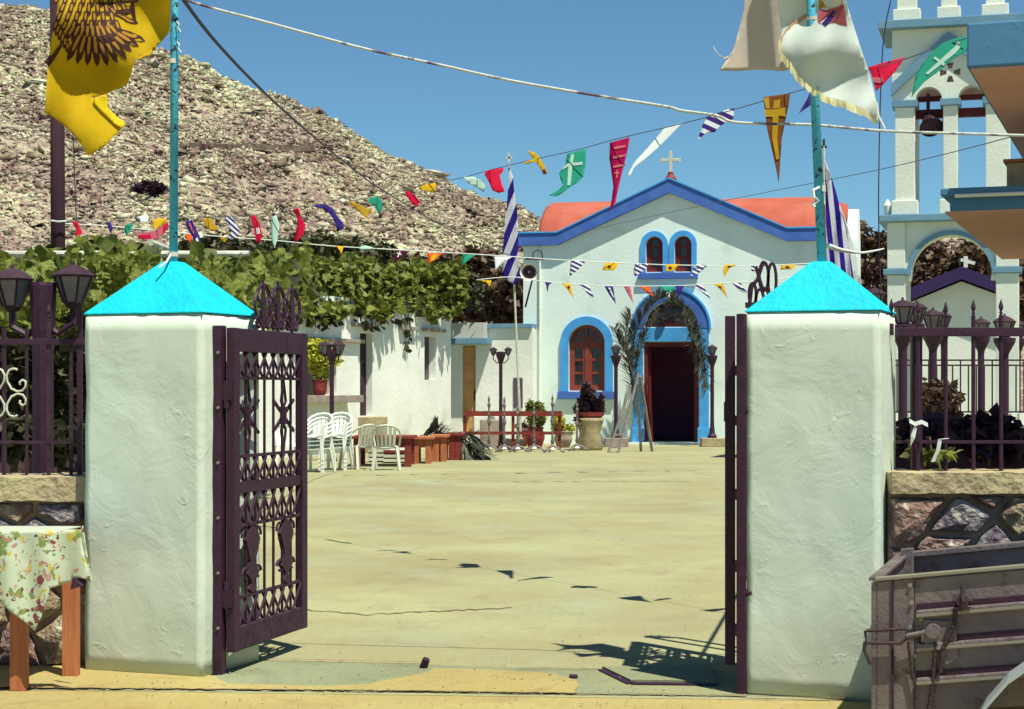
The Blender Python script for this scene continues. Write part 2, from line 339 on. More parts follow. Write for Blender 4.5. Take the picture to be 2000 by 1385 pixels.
# ground materials
def paving_mat(name, a, b, c, d):
    m = mat(name, a, .92, b, .35, 9, .35, 18, spec=.15, lo=.38, hi=.62, stretch=(1, .7, 1), col3=c, s3=.9, lo3=.52, hi3=.72)
    n = m.node_tree.nodes; L = m.node_tree.links; bs = n['Principled BSDF']
    old = bs.inputs['Base Color'].links[0].from_socket
    tc = n.new('ShaderNodeTexCoord'); mp = n.new('ShaderNodeMapping'); mp.inputs['Scale'].default_value = (1, .8, 1); L.new(tc.outputs['Object'], mp.inputs[0])
    t = n.new('ShaderNodeTexNoise'); t.inputs['Scale'].default_value = 2.2; t.inputs['Detail'].default_value = 10; t.inputs['Distortion'].default_value = 1.2; L.new(mp.outputs[0], t.inputs[0])
    r = n.new('ShaderNodeMapRange'); r.inputs[1].default_value = .56; r.inputs[2].default_value = .70; r.inputs[4].default_value = .5; L.new(t.outputs[0], r.inputs[0])
    mx = n.new('ShaderNodeMix'); mx.data_type = 'RGBA'; mx.inputs[7].default_value = d; L.new(old, mx.inputs[6]); L.new(r.outputs[0], mx.inputs[0])
    g = n.new('ShaderNodeTexNoise'); g.inputs['Scale'].default_value = 22; g.inputs['Detail'].default_value = 8; g.inputs['Roughness'].default_value = .8; L.new(tc.outputs['Object'], g.inputs[0])
    gr = n.new('ShaderNodeMapRange'); gr.inputs[1].default_value = .3; gr.inputs[2].default_value = .7; gr.inputs[3].default_value = .86; gr.inputs[4].default_value = 1.12; L.new(g.outputs[0], gr.inputs[0])
    m2 = n.new('ShaderNodeMix'); m2.data_type = 'RGBA'; m2.blend_type = 'MULTIPLY'; m2.inputs[0].default_value = 1; L.new(mx.outputs[2], m2.inputs[6]); L.new(gr.outputs[0], m2.inputs[7])
    p2 = n.new('ShaderNodeTexNoise'); p2.inputs['Scale'].default_value = .55; p2.inputs['Detail'].default_value = 7; p2.inputs['Roughness'].default_value = .65; L.new(tc.outputs['Object'], p2.inputs[0])
    pr = n.new('ShaderNodeMapRange'); pr.inputs[1].default_value = .40; pr.inputs[2].default_value = .62; L.new(p2.outputs[0], pr.inputs[0])
    m3 = n.new('ShaderNodeMix'); m3.data_type = 'RGBA'; m3.blend_type = 'MULTIPLY'; m3.inputs[0].default_value = 1
    pc = n.new('ShaderNodeMix'); pc.data_type = 'RGBA'; pc.inputs[6].default_value = (.93, .88, .84, 1); pc.inputs[7].default_value = (1.05, 1.07, 1.08, 1); L.new(pr.outputs[0], pc.inputs[0])
    L.new(m2.outputs[2], m3.inputs[6]); L.new(pc.outputs[2], m3.inputs[7])
    L.new(m3.outputs[2], bs.inputs['Base Color']); return m
M['yard'] = paving_mat('yard_concrete', (.328, .330, .176, 1), (.286, .278, .158, 1), (.302, .328, .205, 1), (.250, .218, .135, 1))
M['road'] = paving_mat('road_concrete', (.37, .31, .115, 1), (.32, .27, .12, 1), (.42, .34, .14, 1), (.25, .17, .08, 1))
M['threshold'] = paving_mat('threshold_concrete', (.235, .26, .155, 1), (.20, .235, .145, 1), (.28, .285, .15, 1), (.16, .16, .10, 1))
M['earth'] = mat('dry_earth', (.34, .28, .16, 1), .95, (.24, .18, .12, 1), .5, 8, .5, 10)
def macro(m, tints, scale):
    """large patches of soil colour multiplied over a material"""
    n = m.node_tree.nodes; L = m.node_tree.links; bs = n['Principled BSDF']; old = bs.inputs['Base Color'].links[0].from_socket
    g = n.new('ShaderNodeNewGeometry'); t = n.new('ShaderNodeTexNoise'); t.inputs['Scale'].default_value = scale; t.inputs['Detail'].default_value = 5; L.new(g.outputs['Position'], t.inputs[0])
    cr = n.new('ShaderNodeValToRGB'); e = cr.color_ramp.elements; e[0].position = .36; e[0].color = tints[0]+(1,); e[1].position = .64; e[1].color = tints[-1]+(1,)
    q = cr.color_ramp.elements.new(.5); q.color = tints[1]+(1,)
    L.new(t.outputs[0], cr.inputs[0]); mx = n.new('ShaderNodeMix'); mx.data_type = 'RGBA'; mx.blend_type = 'MULTIPLY'; mx.inputs[0].default_value = 1
    L.new(old, mx.inputs[6]); L.new(cr.outputs[0], mx.inputs[7]); L.new(mx.outputs[2], bs.inputs['Base Color'])
M['hill'] = mat('hill_scrub', (.47, .45, .32, 1), .95, (.27, .19, .17, 1), 1.1, 10, 1, 2.2, col3=(.15, .085, .085, 1), s3=2.6, lo3=.55, hi3=.63, bdist=.5, lo=.42, hi=.58)
M['rock'] = mat('limestone', (.56, .56, .43, 1), .95, (.35, .315, .25, 1), .8, 6, .6, 4, lo=.42, hi=.58, bdist=.1)
M['rock_dark'] = mat('dark_scrub', (.155, .095, .095, 1), .95, (.28, .265, .17, 1), .7, 6, lo=.4, hi=.6)  # dark mauve is the scrub's own colour
for k_ in ('hill', 'rock', 'rock_dark'): macro(M[k_], [(.72, .63, .64), (.94, .91, .84), (1.12, 1.20, 1.02)], .06)

# ------------------------------------------------------------------ ground
def sheet(pts, z): return MB().add([(p[0], p[1], z) for p in pts], [tuple(range(len(pts)))])
struct('ground', sheet([(-600, -60), (600, -60), (600, 1500), (-600, 1500)], -.03), M['earth'])
e0, e1 = G(-60, 1347), G(1730, 1371); sl_ = (e1.y-e0.y)/(e1.x-e0.x)
def gline(X, off=0): return e0.y+(X-e0.x)*sl_+off
struct('road', sheet([(-12, -6), (12, -6), (12, gline(12, .004)), (-12, gline(-12, .004))], 0), M['road'])
struct('courtyard_paving', sheet([(-12, gline(-12, .012)), (12, gline(12, .012)), (14, 60), (-14, 60)], .0), M['yard'])
def jag(pts, dx=9, amp=2.2):
    o_ = []; rj = random.Random(12)
    for a, b in zip(pts, pts[1:]+pts[:1]):
        n = max(1, int(math.hypot(b[0]-a[0], b[1]-a[1])/dx))
        for q in range(n): o_.append((a[0]+(b[0]-a[0])*q/n+rj.uniform(-amp, amp), a[1]+(b[1]-a[1])*q/n+rj.uniform(-amp, amp)*.35))
    return o_
pa = [G(x, y) for x, y in jag([(425, 1320), (420, 1345), (700, 1351), (1100, 1356), (1456, 1361), (1450, 1313), (1300, 1309), (1010, 1306), (826, 1299), (505, 1292)], 14, 1.5)]
struct('threshold_slab', sheet([(p.x, p.y) for p in pa], .004), M['threshold'])
pa = [G(x, y) for x, y in jag([(-200, 1300), (165, 1300), (400, 1316), (445, 1338), (560, 1341), (640, 1342), (710, 1340), (745, 1332), (800, 1323), (835, 1314), (850, 1308), (930, 1309), (1010, 1313), (1075, 1317), (1100, 1324), (1126, 1333), (1130, 1342), (1118, 1352), (1125, 1357), (1000, 1355), (700, 1351), (-200, 1344)], 8, 3.5)]
struct('sand_patch', sheet([(p.x, p.y) for p in pa], .008), M['road'])
# long saw-cut seams of the road: thin dark strips of dirt lying in the groove
def seam(name, pts, wd, z=.012):
    mb = MB(); pp = [G(*p) for p in pts]
    v = []; 
    for i, p in enumerate(pp):
        k = wd*(.7+.6*random.random()); v += [(p.x, p.y-k/2, z), (p.x, p.y+k/2, z)]
    mb.add(v, [(2*i, 2*i+2, 2*i+3, 2*i+1) for i in range(len(pp)-1)])
    return struct(name, mb, M['joint'])
M['joint'] = mat('joint_dark', (.17, .10, .06, 1), .95)
def lerp_pts(a, b, n, j=1.0): return [(a[0]+(b[0]-a[0])*i/n, a[1]+(b[1]-a[1])*i/n+random.uniform(-j, j)) for i in range(n+1)]
seam('road_seam', lerp_pts((-60, 1346), (900, 1354), 60, .8)+lerp_pts((920, 1355), (1456, 1362), 30, .8)+lerp_pts((1470, 1364), (1730, 1371), 12, .6), .014)
seam('threshold_seam', lerp_pts((505, 1290), (826, 1297), 26, .5), .014)
seam('threshold_seam', lerp_pts((1010, 1308), (1440, 1312), 30, .5), .010)
seam('courtyard_crack', lerp_pts((600, 1192), (720, 1202), 12, 1.2)+lerp_pts((735, 1200), (1000, 1188), 22, 1.2), .03, .005)
# low concrete drain cover with an open slot along its near edge
cc = [G(x, y) for x, y in ((1176, 1309), (1232, 1336), (1400, 1338), (1386, 1306))]
t = thing('drain_cover', 'low concrete drain cover with a dark slot by the right gate post', 'drain cover', cc[1])
mb = MB(); mb.add([(p.x, p.y, 0.005) for p in cc]+[(p.x, p.y, .022) for p in cc], [(0,1,2,3), (4,5,6,7), (0,1,5,4), (1,2,6,5), (2,3,7,6), (3,0,4,7)])
part('slab', mb, M['threshold'], t, world=True)
dd = Vector((0, -.035, .010)); mb = MB().bar(cc[0]+dd, cc[1]+dd, .05, .006).bar(cc[1]+dd, cc[2]+dd, .05, .006)
part('slot_edge', mb, M['iron'], t, world=True)
p = G(829, 1306); mb = MB().cyl((p.x-.008, p.y, 0), (p.x+.012, p.y-.02, .055), .022, .02, 8)
solo('ground_bolt_socket', mb, M['iron'], 'short dark metal stub standing in the concrete mid threshold', 'gate stop')
p = G(1120, 1326); mb = MB().box(p.x-.022, p.x+.022, p.y-.02, p.y+.02, 0, .022, b=.005)
solo('ground_bolt_socket', mb, M['iron'], 'tiny dark bolt socket flush in the sandy concrete left of the drain cover', 'gate stop')

def grit(name, lab, n, region, smax, mt, seed, Yp=1.0):
    rs = np.random.RandomState(seed); x = rs.uniform(region[0], region[1], n); y = region[2]+(region[3]-region[2])*rs.rand(n)**Yp
    Y = EYE*F/(y-HOR); X = (x-1000)/F*Y; s_ = smax*(.25+.75*rs.rand(n)**3)
    b = np.array([(1,0,0),(0,1,0),(-1,0,0),(0,-1,0),(0,0,.7),(0,0,-.3)]); f = np.array([(0,1,4),(1,2,4),(2,3,4),(3,0,4),(1,0,5),(2,1,5),(3,2,5),(0,3,5)])
    V = (b[None]+rs.normal(0, .2, (n, 6, 3)))*s_[:, None, None]; V[:, :, 0] += X[:, None]; V[:, :, 1] += Y[:, None]; V[:, :, 2] += .012
    o = npmesh(name, V.reshape(-1, 3), (f[None]+np.arange(n)[:, None, None]*6).reshape(-1, 3), mt); o['kind'] = 'stuff'; o['label'] = lab
grit('grit', 'fine grit and crumbs of concrete along the gate threshold', 1500, (-30, 1760, 1290, 1400), .007, M['coping'], 3)
grit('courtyard_grit', 'loose grit scattered on the courtyard concrete', 320, (560, 1460, 960, 1300), .007, M['stone_block'], 4, .7)
# ------------------------------------------------------------------ hill
RY = 260.0; k = RY/F
prof = [(-600, -40), (-200, -10), (0, 8), (60, 12), (180, 28), (250, 55), (300, 88), (345, 108), (400, 128), (450, 155), (500, 178), (560, 188), (640, 225), (700, 262), (760, 300), (830, 332), (900, 370), (960, 392), (1020, 400), (1055, 430), (1120, 470), (1300, 540), (1500, 560), (1620, 545), (1700, 490), (1780, 472), (1860, 462), (1930, 468), (2050, 470), (2300, 400), (2700, 380)]
px = np.array([(a-1000)*k for a, b in prof]); pz = np.array([EYE-(b-HOR)*k for a, b in prof])
def sm(t): t = np.clip(t, 0, 1); return t*t*(3-2*t)
def hill_z(X, Y):
    t = (Y-75)/(RY-75)
    base = np.interp(X, px, pz)
    f = np.where(t < 1, np.clip(t, 0, 1)**1.15, 1-.25*np.clip(t-1, 0, 2))
    return base*f
nx, ny = 300, 170
xs = np.linspace(-135, 135, nx); ys = np.concatenate([np.linspace(72, 260, ny-20), np.linspace(262, 420, 20)])
V = []
for j in range(ny):
    zz = hill_z(xs, np.full(nx, ys[j]))
    for i in range(nx):
        n1 = noise.fractal(Vector((xs[i]*.06, ys[j]*.04, 0)), 1, 2, 5)*2.4 - abs(noise.noise(Vector((xs[i]*.09+ys[j]*.02, ys[j]*.015, 3))))*2.6 + noise.fractal(Vector((xs[i]*.4, ys[j]*.4, 5)), 1, 2, 4)*.6 + .35*math.sin(float(zz[i])*1.7+noise.noise(Vector((xs[i]*.05, ys[j]*.05, 9)))*4)
        a = min(1, max(0, (ys[j]-78)/30)); q = .3 if ys[j] > 235 else 1
        z = float(zz[i])
        # terrace bank
        V.append((xs[i], ys[j], z+n1*a*q))
V = np.array(V); I = np.arange(nx*ny).reshape(ny, nx)
Fa = np.stack([I[:-1, :-1], I[:-1, 1:], I[1:, 1:], I[1:, :-1]], -1).reshape(-1, 4)
hill = npmesh('hill', V, Fa, M['hill']); hill['kind'] = 'structure'
HZ = V[:, 2].reshape(ny, nx)
def hz(X, Y):
    i = np.clip(np.searchsorted(xs, X)-1, 0, nx-2); j = np.clip(np.searchsorted(ys, Y)-1, 0, ny-2)
    u = (X-xs[i])/(xs[i+1]-xs[i]); v = (Y-ys[j])/(ys[j+1]-ys[j])
    return (HZ[j, i]*(1-u)+HZ[j, i+1]*u)*(1-v)+(HZ[j+1, i]*(1-u)+HZ[j+1, i+1]*u)*v
def scatter_rocks(n, smin, smax, mt, name, flat=.6, seed=3, xr=(-80, 12)):
    rs = np.random.RandomState(seed)
    Y = 78+(262-78)*rs.rand(n)**.8; X = xr[0]+(xr[1]-xr[0])*rs.rand(n)
    dn = np.array([noise.fractal(Vector((float(a_)*.07, float(b_)*.05, 2.0+seed)), 1, 2, 4) for a_, b_ in zip(X, Y)])
    ok = (np.abs(X/Y) < .33) & (rs.rand(n) < .62+dn*1.1); X = X[ok]; Y = Y[ok]; n = len(X)
    Z = hz(X, Y)
    b = np.array([(1,0,0),(-.5,.87,0),(-.5,-.87,0),(.3,.2,.8),(-.4,-.3,.75),(0,.1,-.6)])
    f = np.array([(0,1,3),(1,4,3),(1,2,4),(2,0,4),(0,3,4),(1,0,5),(2,1,5),(0,2,5)])
    s = (smin+(smax-smin)*rs.rand(n)**2.0)*(.45+Y/260*.75)
    a = rs.rand(n)*6.283; V = np.repeat(b[None], n, 0)+rs.normal(0, .36, (n, 6, 3))
    V[:, :, 0] *= (.8+2.0*rs.rand(n)**2)[:, None]; V[:, :, 1] *= .7; V[:, :, 2] *= flat*(.35+1.1*rs.rand(n))[:, None]
    c, si = np.cos(a)[:, None], np.sin(a)[:, None]
    x = V[:, :, 0]*c-V[:, :, 1]*si; y = V[:, :, 0]*si+V[:, :, 1]*c
    V[:, :, 0] = x*s[:, None]+X[:, None]; V[:, :, 1] = y*s[:, None]+Y[:, None]; V[:, :, 2] = V[:, :, 2]*s[:, None]+Z[:, None]+.05
    Fa = (f[None]+np.arange(n)[:, None, None]*6).reshape(-1, 3)
    o = npmesh(name, V.reshape(-1, 3), Fa, mt); o['kind'] = 'stuff'
    o['label'] = 'loose stones and low dry scrub covering the bare hillside'; return o
scatter_rocks(95000, .05, .40, M['rock'], 'hillside_stones', .7, 3)
scatter_rocks(80000, .06, .42, M['rock_dark'], 'hillside_scrub', .9, 9)
scatter_rocks(700, .5, 1.1, M['rock'], 'hillside_boulders', .6, 23)
scatter_rocks(900, .5, 1.0, M['rock_dark'], 'hillside_shrubs', .6, 29)
scatter_rocks(2500, .3, 1.0, M['rock_dark'], 'far_hillside_scrub', .9, 19, (45, 85))

# ------------------------------------------------------------------ foliage tools
def leaf_cloud(name, pts, size, mt, parent=None, seed=1, nrm=None, droop=.3, aspect=.8, world=True):
    rs = np.random.RandomState(seed); n = len(pts); pts = np.asarray(pts, float)
    if world and parent is not None:
        Mi = np.array(root_mat(parent).inverted()); pts = pts @ Mi[:3, :3].T+Mi[:3, 3]
    s = size*(.55+.9*rs.rand(n))
    d = rs.normal(0, 1, (n, 3)); d[:, 2] = d[:, 2]*.5-droop; d /= np.linalg.norm(d, axis=1)[:, None]
    e = rs.normal(0, 1, (n, 3)); e -= (e*d).sum(1)[:, None]*d; e /= np.linalg.norm(e, axis=1)[:, None]
    nn = np.cross(d, e)
    a = pts; q = s[:, None]
    V = np.stack([a, a+d*q*.45+e*q*.42*aspect+nn*q*.10, a+d*q, a+d*q*.45-e*q*.42*aspect+nn*q*.10], 1)
    Fa = np.concatenate([np.array([[0, 1, 2]])+np.arange(n)[:, None]*4, np.array([[0, 2, 3]])+np.arange(n)[:, None]*4])
    return npmesh(name, V.reshape(-1, 3), Fa, mt, parent)
def blob_pts(c, r, n, rs, shell=.55, lump=.25, lumps=14):
    """points through an uneven crown made of clumps"""
    c = np.array(c, float); r = np.array(r, float)
    d = rs.normal(0, 1, (lumps, 3)); d /= np.linalg.norm(d, axis=1)[:, None]
    cc = d*(.45+.5*rs.rand(lumps)[:, None]); rr = .28+lump*rs.rand(lumps)
    k = rs.randint(0, lumps, n); e = rs.normal(0, 1, (n, 3)); e /= np.linalg.norm(e, axis=1)[:, None]
    p = cc[k]+e*(rr[k]*(shell+(1-shell)*rs.rand(n)))[:, None]
    return c+p*r
def tree(name, label, base, h, crown_c, crown_r, n, size, mt, seed=1, group=None, cat='tree', trunk_r=.12, lumps=14):
    rs = np.random.RandomState(seed); t = thing(name, label, cat, base, 0, group); base = Vector(base)
    mb = MB(); top = Vector(crown_c); mid = base.lerp(top, .55)+Vector((rs.uniform(-.1, .1)*h*.3, 0, 0))
    mb.tube([base, mid, top], trunk_r, 8, trunk_r*.4)
    for q in range(5):
        e = top+Vector((rs.uniform(-.7, .7)*crown_r[0], rs.uniform(-.7, .7)*crown_r[1], rs.uniform(-.2, .6)*crown_r[2]))
        mb.tube([mid, (mid+e)/2+Vector((0, 0, .1*h)), e], trunk_r*.45, 5, trunk_r*.12)
    part('trunk', mb, M['trunk'], t, world=True)
    o = leaf_cloud('crown', blob_pts(crown_c, crown_r, n, rs, lumps=lumps), size, mt, t, seed)
    return t
# small tree alone on the hill
def on_hill(x, y):
    Y_ = np.linspace(90, 258, 600); X_ = (x-1000)/F*Y_; z_ = hz(X_, Y_); yy_ = HOR-(z_-EYE)*F/Y_
    i_ = int(np.argmax(yy_ < y)); return Vector((X_[i_], Y_[i_], z_[i_]))
b1 = on_hill(300, 383); kk = b1.y/F
tree('hill_tree', 'small dark round tree alone among the stones of the bare hill', b1-Vector((0, 0, .3)), 2, b1+Vector((0, -.3, 15*kk)), (24*kk, 20*kk, 13*kk), 2600, .34, M['cypress'], 5, trunk_r=.12)
b2 = on_hill(272, 380)
tree('hill_shrub', 'low dark shrub left of the single hill tree', b2-Vector((0, 0, .3)), 1, b2+Vector((0, -.3, 7*kk)), (15*kk, 14*kk, 8*kk), 1300, .34, M['cypress'], 6, cat='shrub', trunk_r=.08)
# terrace wall on the hill
mb = MB()
pts = [on_hill(x, y)+Vector((0, -.3, .15)) for x, y in ((372, 289), (400, 292), (440, 292), (480, 291), (520, 294), (560, 293), (612, 293))]
for a, b in zip(pts, pts[1:]): mb.bar(a+Vector((0, 0, random.uniform(-.1, .1))), b, .6, .75)
solo('terrace_wall', mb, M['rock_dark'], 'low dry stone terrace wall crossing the middle of the hillside', 'wall')

# dark tree belt behind the houses
rs = np.random.RandomState(4)
belt = [(430, 520, 70, 95, 45, 'olive', 'dull olive tree filling the gap left over the flagpole pillar'),
        (560, 515, 72, 110, 48, 'olive', 'broad dull olive tree behind the vine above the white house'),
        (700, 520, 70, 90, 42, 'olive', 'olive tree behind the vine above the narrow house door'),
        (830, 545, 70, 80, 40, 'dry', 'brownish tree behind the vine left of the flat roofed annex'),
        (930, 560, 66, 60, 56, 'dry', 'brown green tree rising behind the annex roof'),
        (1000, 575, 64, 48, 62, 'dry', 'dark brown tree wedged between annex and church corner'),
        (1700, 540, 75, 42, 82, 'dry', 'dark rusty tree between the church and the bell tower'),
        (1800, 530, 85, 60, 60, 'dry', 'brown tree seen through the left of the tower arch'),
        (1900, 540, 85, 60, 60, 'dry', 'brown tree seen through the right of the tower arch'),
        (1985, 560, 80, 40, 60, 'dry', 'brown tree at the right picture edge beyond the tower')]
for i, (x, y, Y, rx, rz, mt, lb) in enumerate(belt):
    c = P(x, y, Y); kk = Y/F
    tree('background_tree', lb, (c.x, Y, 0), c.z, c, (rx*kk*1.1, rx*kk, rz*kk*1.1), 5200, .34, M[mt], 20+i, 'trees behind the church yard', lumps=22)

# ------------------------------------------------------------------ plane frame helper
class Frame:                      # vertical plane through pixel column x0 at depth Y0, turned by a (right end nearer for a>0)
    def __init__(s, x0, Y0, a):
        s.o = Vector(((x0-1000)*Y0/F, Y0, 0)); s.a = R(a); s.u = Vector((math.cos(s.a), -math.sin(s.a), 0)); s.v = Vector((math.sin(s.a), math.cos(s.a), 0))
        s.rot = -s.a
    def L(s, x, y, d=0):          # pixel -> local (s, z) on plane offset d behind
        r = Vector(((x-1000)/F, 1, 0)); o = s.o+s.v*d
        t = o.dot(s.v)/r.dot(s.v); p = r*t
        return ((p-o).dot(s.u), EYE-(y-HOR)*t/F)
def arch(cx, z0, zs, r, n=16, rz=None):     # outline of an arched opening, z0 bottom, zs spring
    rz = rz or r
    return [(cx-r, z0), (cx+r, z0)]+[(cx+r*math.cos(math.pi*i/n), zs+rz*math.sin(math.pi*i/n)) for i in range(n+1)]
def ring(cx, z0, zs, r0, r1, n=18):  # closed outline of an arched band standing on z0
    o = [(cx+r1, z0)]+[(cx+r1*math.cos(math.pi*i/n), zs+r1*math.sin(math.pi*i/n)) for i in range(n+1)]+[(cx-r1, z0)]
    i_ = [(cx-r0, z0)]+[(cx-r0*math.cos(math.pi*i/n), zs+r0*math.sin(math.pi*i/n)) for i in range(n+1)]+[(cx+r0, z0)]
    return o+i_

# ------------------------------------------------------------------ church
fr = Frame(1310, 50, 12); L = fr.L
ch = thing('church', 'white chapel with blue gable band, orange vaulted roof and open arched door', 'church', fr.o, fr.rot)
s0 = L(1022, 868)[0]; s1 = L(1603, 868)[0]
lt = [L(1017, 458), L(1090, 456), L(1308, 351), L(1538, 446), L(1606, 448)]
zl = (lt[0][1]+lt[1][1]+lt[3][1]+lt[4][1])/4
pk = lt[2]; a1 = lt[1][0]; a2 = lt[3][0]
edge_top = [(s0-.12, zl), (a1, zl), pk, (a2, zl), (s1+.12, zl)]
def off(pts, dz): return [(x, z-dz*(1.12 if i == 2 else 1)) for i, (x, z) in enumerate(pts)]
door_c = L(1311, 868)[0]; rd = .745   # arch inner radius
zs_door = L(1311, 640)[1]; zt_door = L(1311, 668)[1]
opening = [(door_c-.77, 0.05), (door_c+.77, 0.05), (door_c+.77, zt_door), (door_c-.77, zt_door)]
fan = [(door_c-rd, zs_door+.02), (door_c+rd, zs_door+.02)]+[(door_c+rd*math.cos(math.pi*i/14), zs_door+.02+rd*.95*math.sin(math.pi*i/14)) for i in range(1, 14)]
wc = L(1146, 760)[0]; wr = .515; wz0 = L(1146, 763)[1]; wzs = L(1146, 670)[1]
tw = [L(1278, 500)[0], L(1334, 500)[0]]; tr_ = .235; tz0 = L(1300, 531)[1]; tzs = L(1300, 478)[1]
wall_poly = [(s0, 0), (s1, 0)]+[(s1, zl-.1)]+[(a2, zl-.1), (pk[0], pk[1]-.12), (a1, zl-.1), (s0, zl-.1)]
holes = [opening, fan, arch(wc, wz0, wzs, wr), arch(tw[0], tz0, tzs, tr_, 12), arch(tw[1], tz0, tzs, tr_, 12)]
part('front_wall', MB().prism(wall_poly, 0, .32, holes), M['church'], ch)
mb = MB(); D = 11
mb.box(s0, s0+.3, .325, D, 0, zl-.15); mb.box(s1-.3, s1, .325, D, 0, zl-.15); mb.box(s0+.3, s1-.3, D-.3, D, 0, zl-.15); 
part('body_wall', mb, M['church'], ch)
# interior darkness
mb = MB(); mb.box(s0+.32, s1-.32, 5, 5.1, 0.05, zl-.2); part('inner_wall', mb, M['dark'], ch)
part('inner_floor', MB().box(s0+.31, s1-.31, .33, D-.31, -.02, .045), M['stone_block'], ch)
# gable roof behind the band (nave)
mb = MB(); e = off(edge_top, .02); n = len(e)
mb.add([(x, .1, z) for x, z in e]+[(x, D, z) for x, z in e]+[(x, .1, z-.2) for x, z in e]+[(x, D, z-.2) for x, z in e],
       [(i, i+1, n+i+1, n+i) for i in range(n-1)]+[(2*n+i, 2*n+i+1, 3*n+i+1, 3*n+i) for i in range(n-1)]+[(i, i+1, 2*n+i+1, 2*n+i) for i in range(n-1)]+[(n+i, n+i+1, 3*n+i+1, 3*n+i) for i in range(n-1)])
part('nave_roof', mb, M['orange'], ch)
low = off(edge_top, .335)
part('gable_band', MB().prism(edge_top+low[::-1], -.19, .09), M['blue'], ch)
part('band_capping', MB().prism([(x, z+.045) for x, z in edge_top]+[(x, z+.003) for x, z in edge_top][::-1], -.22, .1), M['sky_blue'], ch)
# transverse vault
cl = L(1052, 420, 4.2)[0]; cr = L(1652, 420, 4.2)[0]; zv = L(1400, 386, 6)[1]
mb = MB(); n = 14; rv = 2.6; zb = zl-.5; vv = []; ff = []
for i, s in enumerate([cl, cl+.10, cl+.3, cr-1.2, cr]):
    kx = (.97, 1, 1, 1, .88)[i]
    for j in range(n+1):
        g = math.pi*j/n; vv.append((s, 6.6-rv*math.cos(g)*(.9+.1*kx), zb+(zv-zb)*math.sin(g)**.8*kx))
for i in range(4):
    for j in range(n): ff.append((i*(n+1)+j, i*(n+1)+j+1, (i+1)*(n+1)+j+1, (i+1)*(n+1)+j))
ff.append(tuple(range(n+1))); ff.append(tuple(range(4*(n+1), 5*(n+1))))
mb.add(vv, ff); part('vault_roof', mb, M['orange'], ch, smooth=True)
# right transept end with a rounded parapet
poly = [(4, 0), (9.2, 0), (9.2, zb)]+[(6.6+2.6*math.cos(math.pi*j/14), zb+(zv-.42-zb)*math.sin(math.pi*j/14)**.8) for j in range(15)]+[(4, zb)]
xa, xb = s1+.02, L(1676, 500, 5)[0]
flat = [(p[0], p[1]) for p in poly]
tmp = MB().prism(flat, xb-.3, xb); tmp.v = [(y, x, z) for x, y, z in tmp.v]
tmp.box(xa, xb-.3, 4, 4.25, 0, zl-.2)
part('transept_wall', tmp, M['church'], ch)
# blue surrounds, sills
mb = MB().prism(ring(wc, wz0-.02, wzs, wr+.005, wr+.235), -.07, .0); part('window_surround', mb, M['sky_blue'], ch)
sl = part('window_sill', MB().box(wc-.82, wc+.82, -.13, .0, wz0-.24, wz0-.03, b=.015), M['blue'], ch)
for c in tw: part('window_surround', MB().prism(ring(c, tz0-.02, tzs, tr_+.005, tr_+.15), -.05, 0), M['sky_blue'], ch)
part('window_sill', MB().box(tw[0]-.45, tw[1]+.42, -.12, 0, tz0-.2, tz0-.03, b=.01), M['blue'], ch)
part('door_arch', MB().prism(ring(door_c, zs_door-.02, zs_door, rd+.01, rd+.31, 22), -.10, 0), M['blue'], ch)
part('door_arch_edge', MB().prism(ring(door_c, zs_door-.02, zs_door, rd+.315, rd+.37, 22), -.13, 0), M['sky_blue'], ch)
part('transom', MB().box(door_c-.76, door_c+.76, -.06, .30, zt_door+.01, zs_door+.0, b=.01), M['sky_blue'], ch)
for sg in (-1, 1):
    x = door_c+sg*.92
    part('door_pilaster', MB().box(x-.135, x+.135, -.09, -.001, .48, zs_door-.03, b=.012), M['sky_blue'], ch)
    part('pilaster_base', MB().box(x-.175, x+.175, -.14, -.001, .0, .475, b=.02), M['sky_blue'], ch)
part('threshold_step', MB().box(door_c-1.2, door_c+1.2, -.3, -.145, -.01, .06).box(door_c-.74, door_c+.74, -.144, .3, -.01, .06), M['church'], ch)
# door frame, open leaf
mb = MB(); mb.box(door_c-.765, door_c-.66, .05, .2, .07, zt_door-.005); mb.box(door_c+.66, door_c+.765, .05, .2, .07, zt_door-.005); mb.box(door_c-.66, door_c+.66, .05, .2, zt_door-.13, zt_door-.005)
part('door_frame', mb, M['window_red'], ch)
ob = part('door_leaf', MB().box(0, .05, 0, .62, 0, zt_door-.22, b=.01), M['window_red'], ch); ob.location = (door_c-.655, .21, .08)
ob2 = part('door_leaf', MB().box(-.05, 0, 0, .62, 0, zt_door-.22, b=.01), M['window_red'], ch); ob2.location = (door_c+.655, .21, .08)
# fanlight
fo = part('fanlight_glass', MB().prism(fan, .2, .22), M['glass'], ch)
mb = MB()
for i in range(1, 6):
    g = math.pi*i/6; mb.bar((door_c+.08*math.cos(g), .17, zs_door+.04+.08*math.sin(g)), (door_c+rd*.97*math.cos(g), .17, zs_door+.02+rd*.9*math.sin(g)), .05, .05, (0, 1, 0))
mb.box(door_c-rd, door_c+rd, .14, .2, zs_door+.025, zs_door+.09)
part('fanlight_bars', mb, M['window_red'], ch)
gl_ = part('globe_lamp', MB().lathe([(.001, -.13), (.06, -.115), (.1, -.08), (.13, 0), (.1, .08), (.06, .115), (.001, .13)], (door_c-.02, -.28, L(1309, 580)[1]), 14), M['globe'], ch, smooth=True)
part('globe_bracket', MB().cyl((door_c-.02, -.28, L(1309, 580)[1]+.12), (door_c-.02, -.1, L(1309, 580)[1]+.2), .015), M['iron'], gl_)
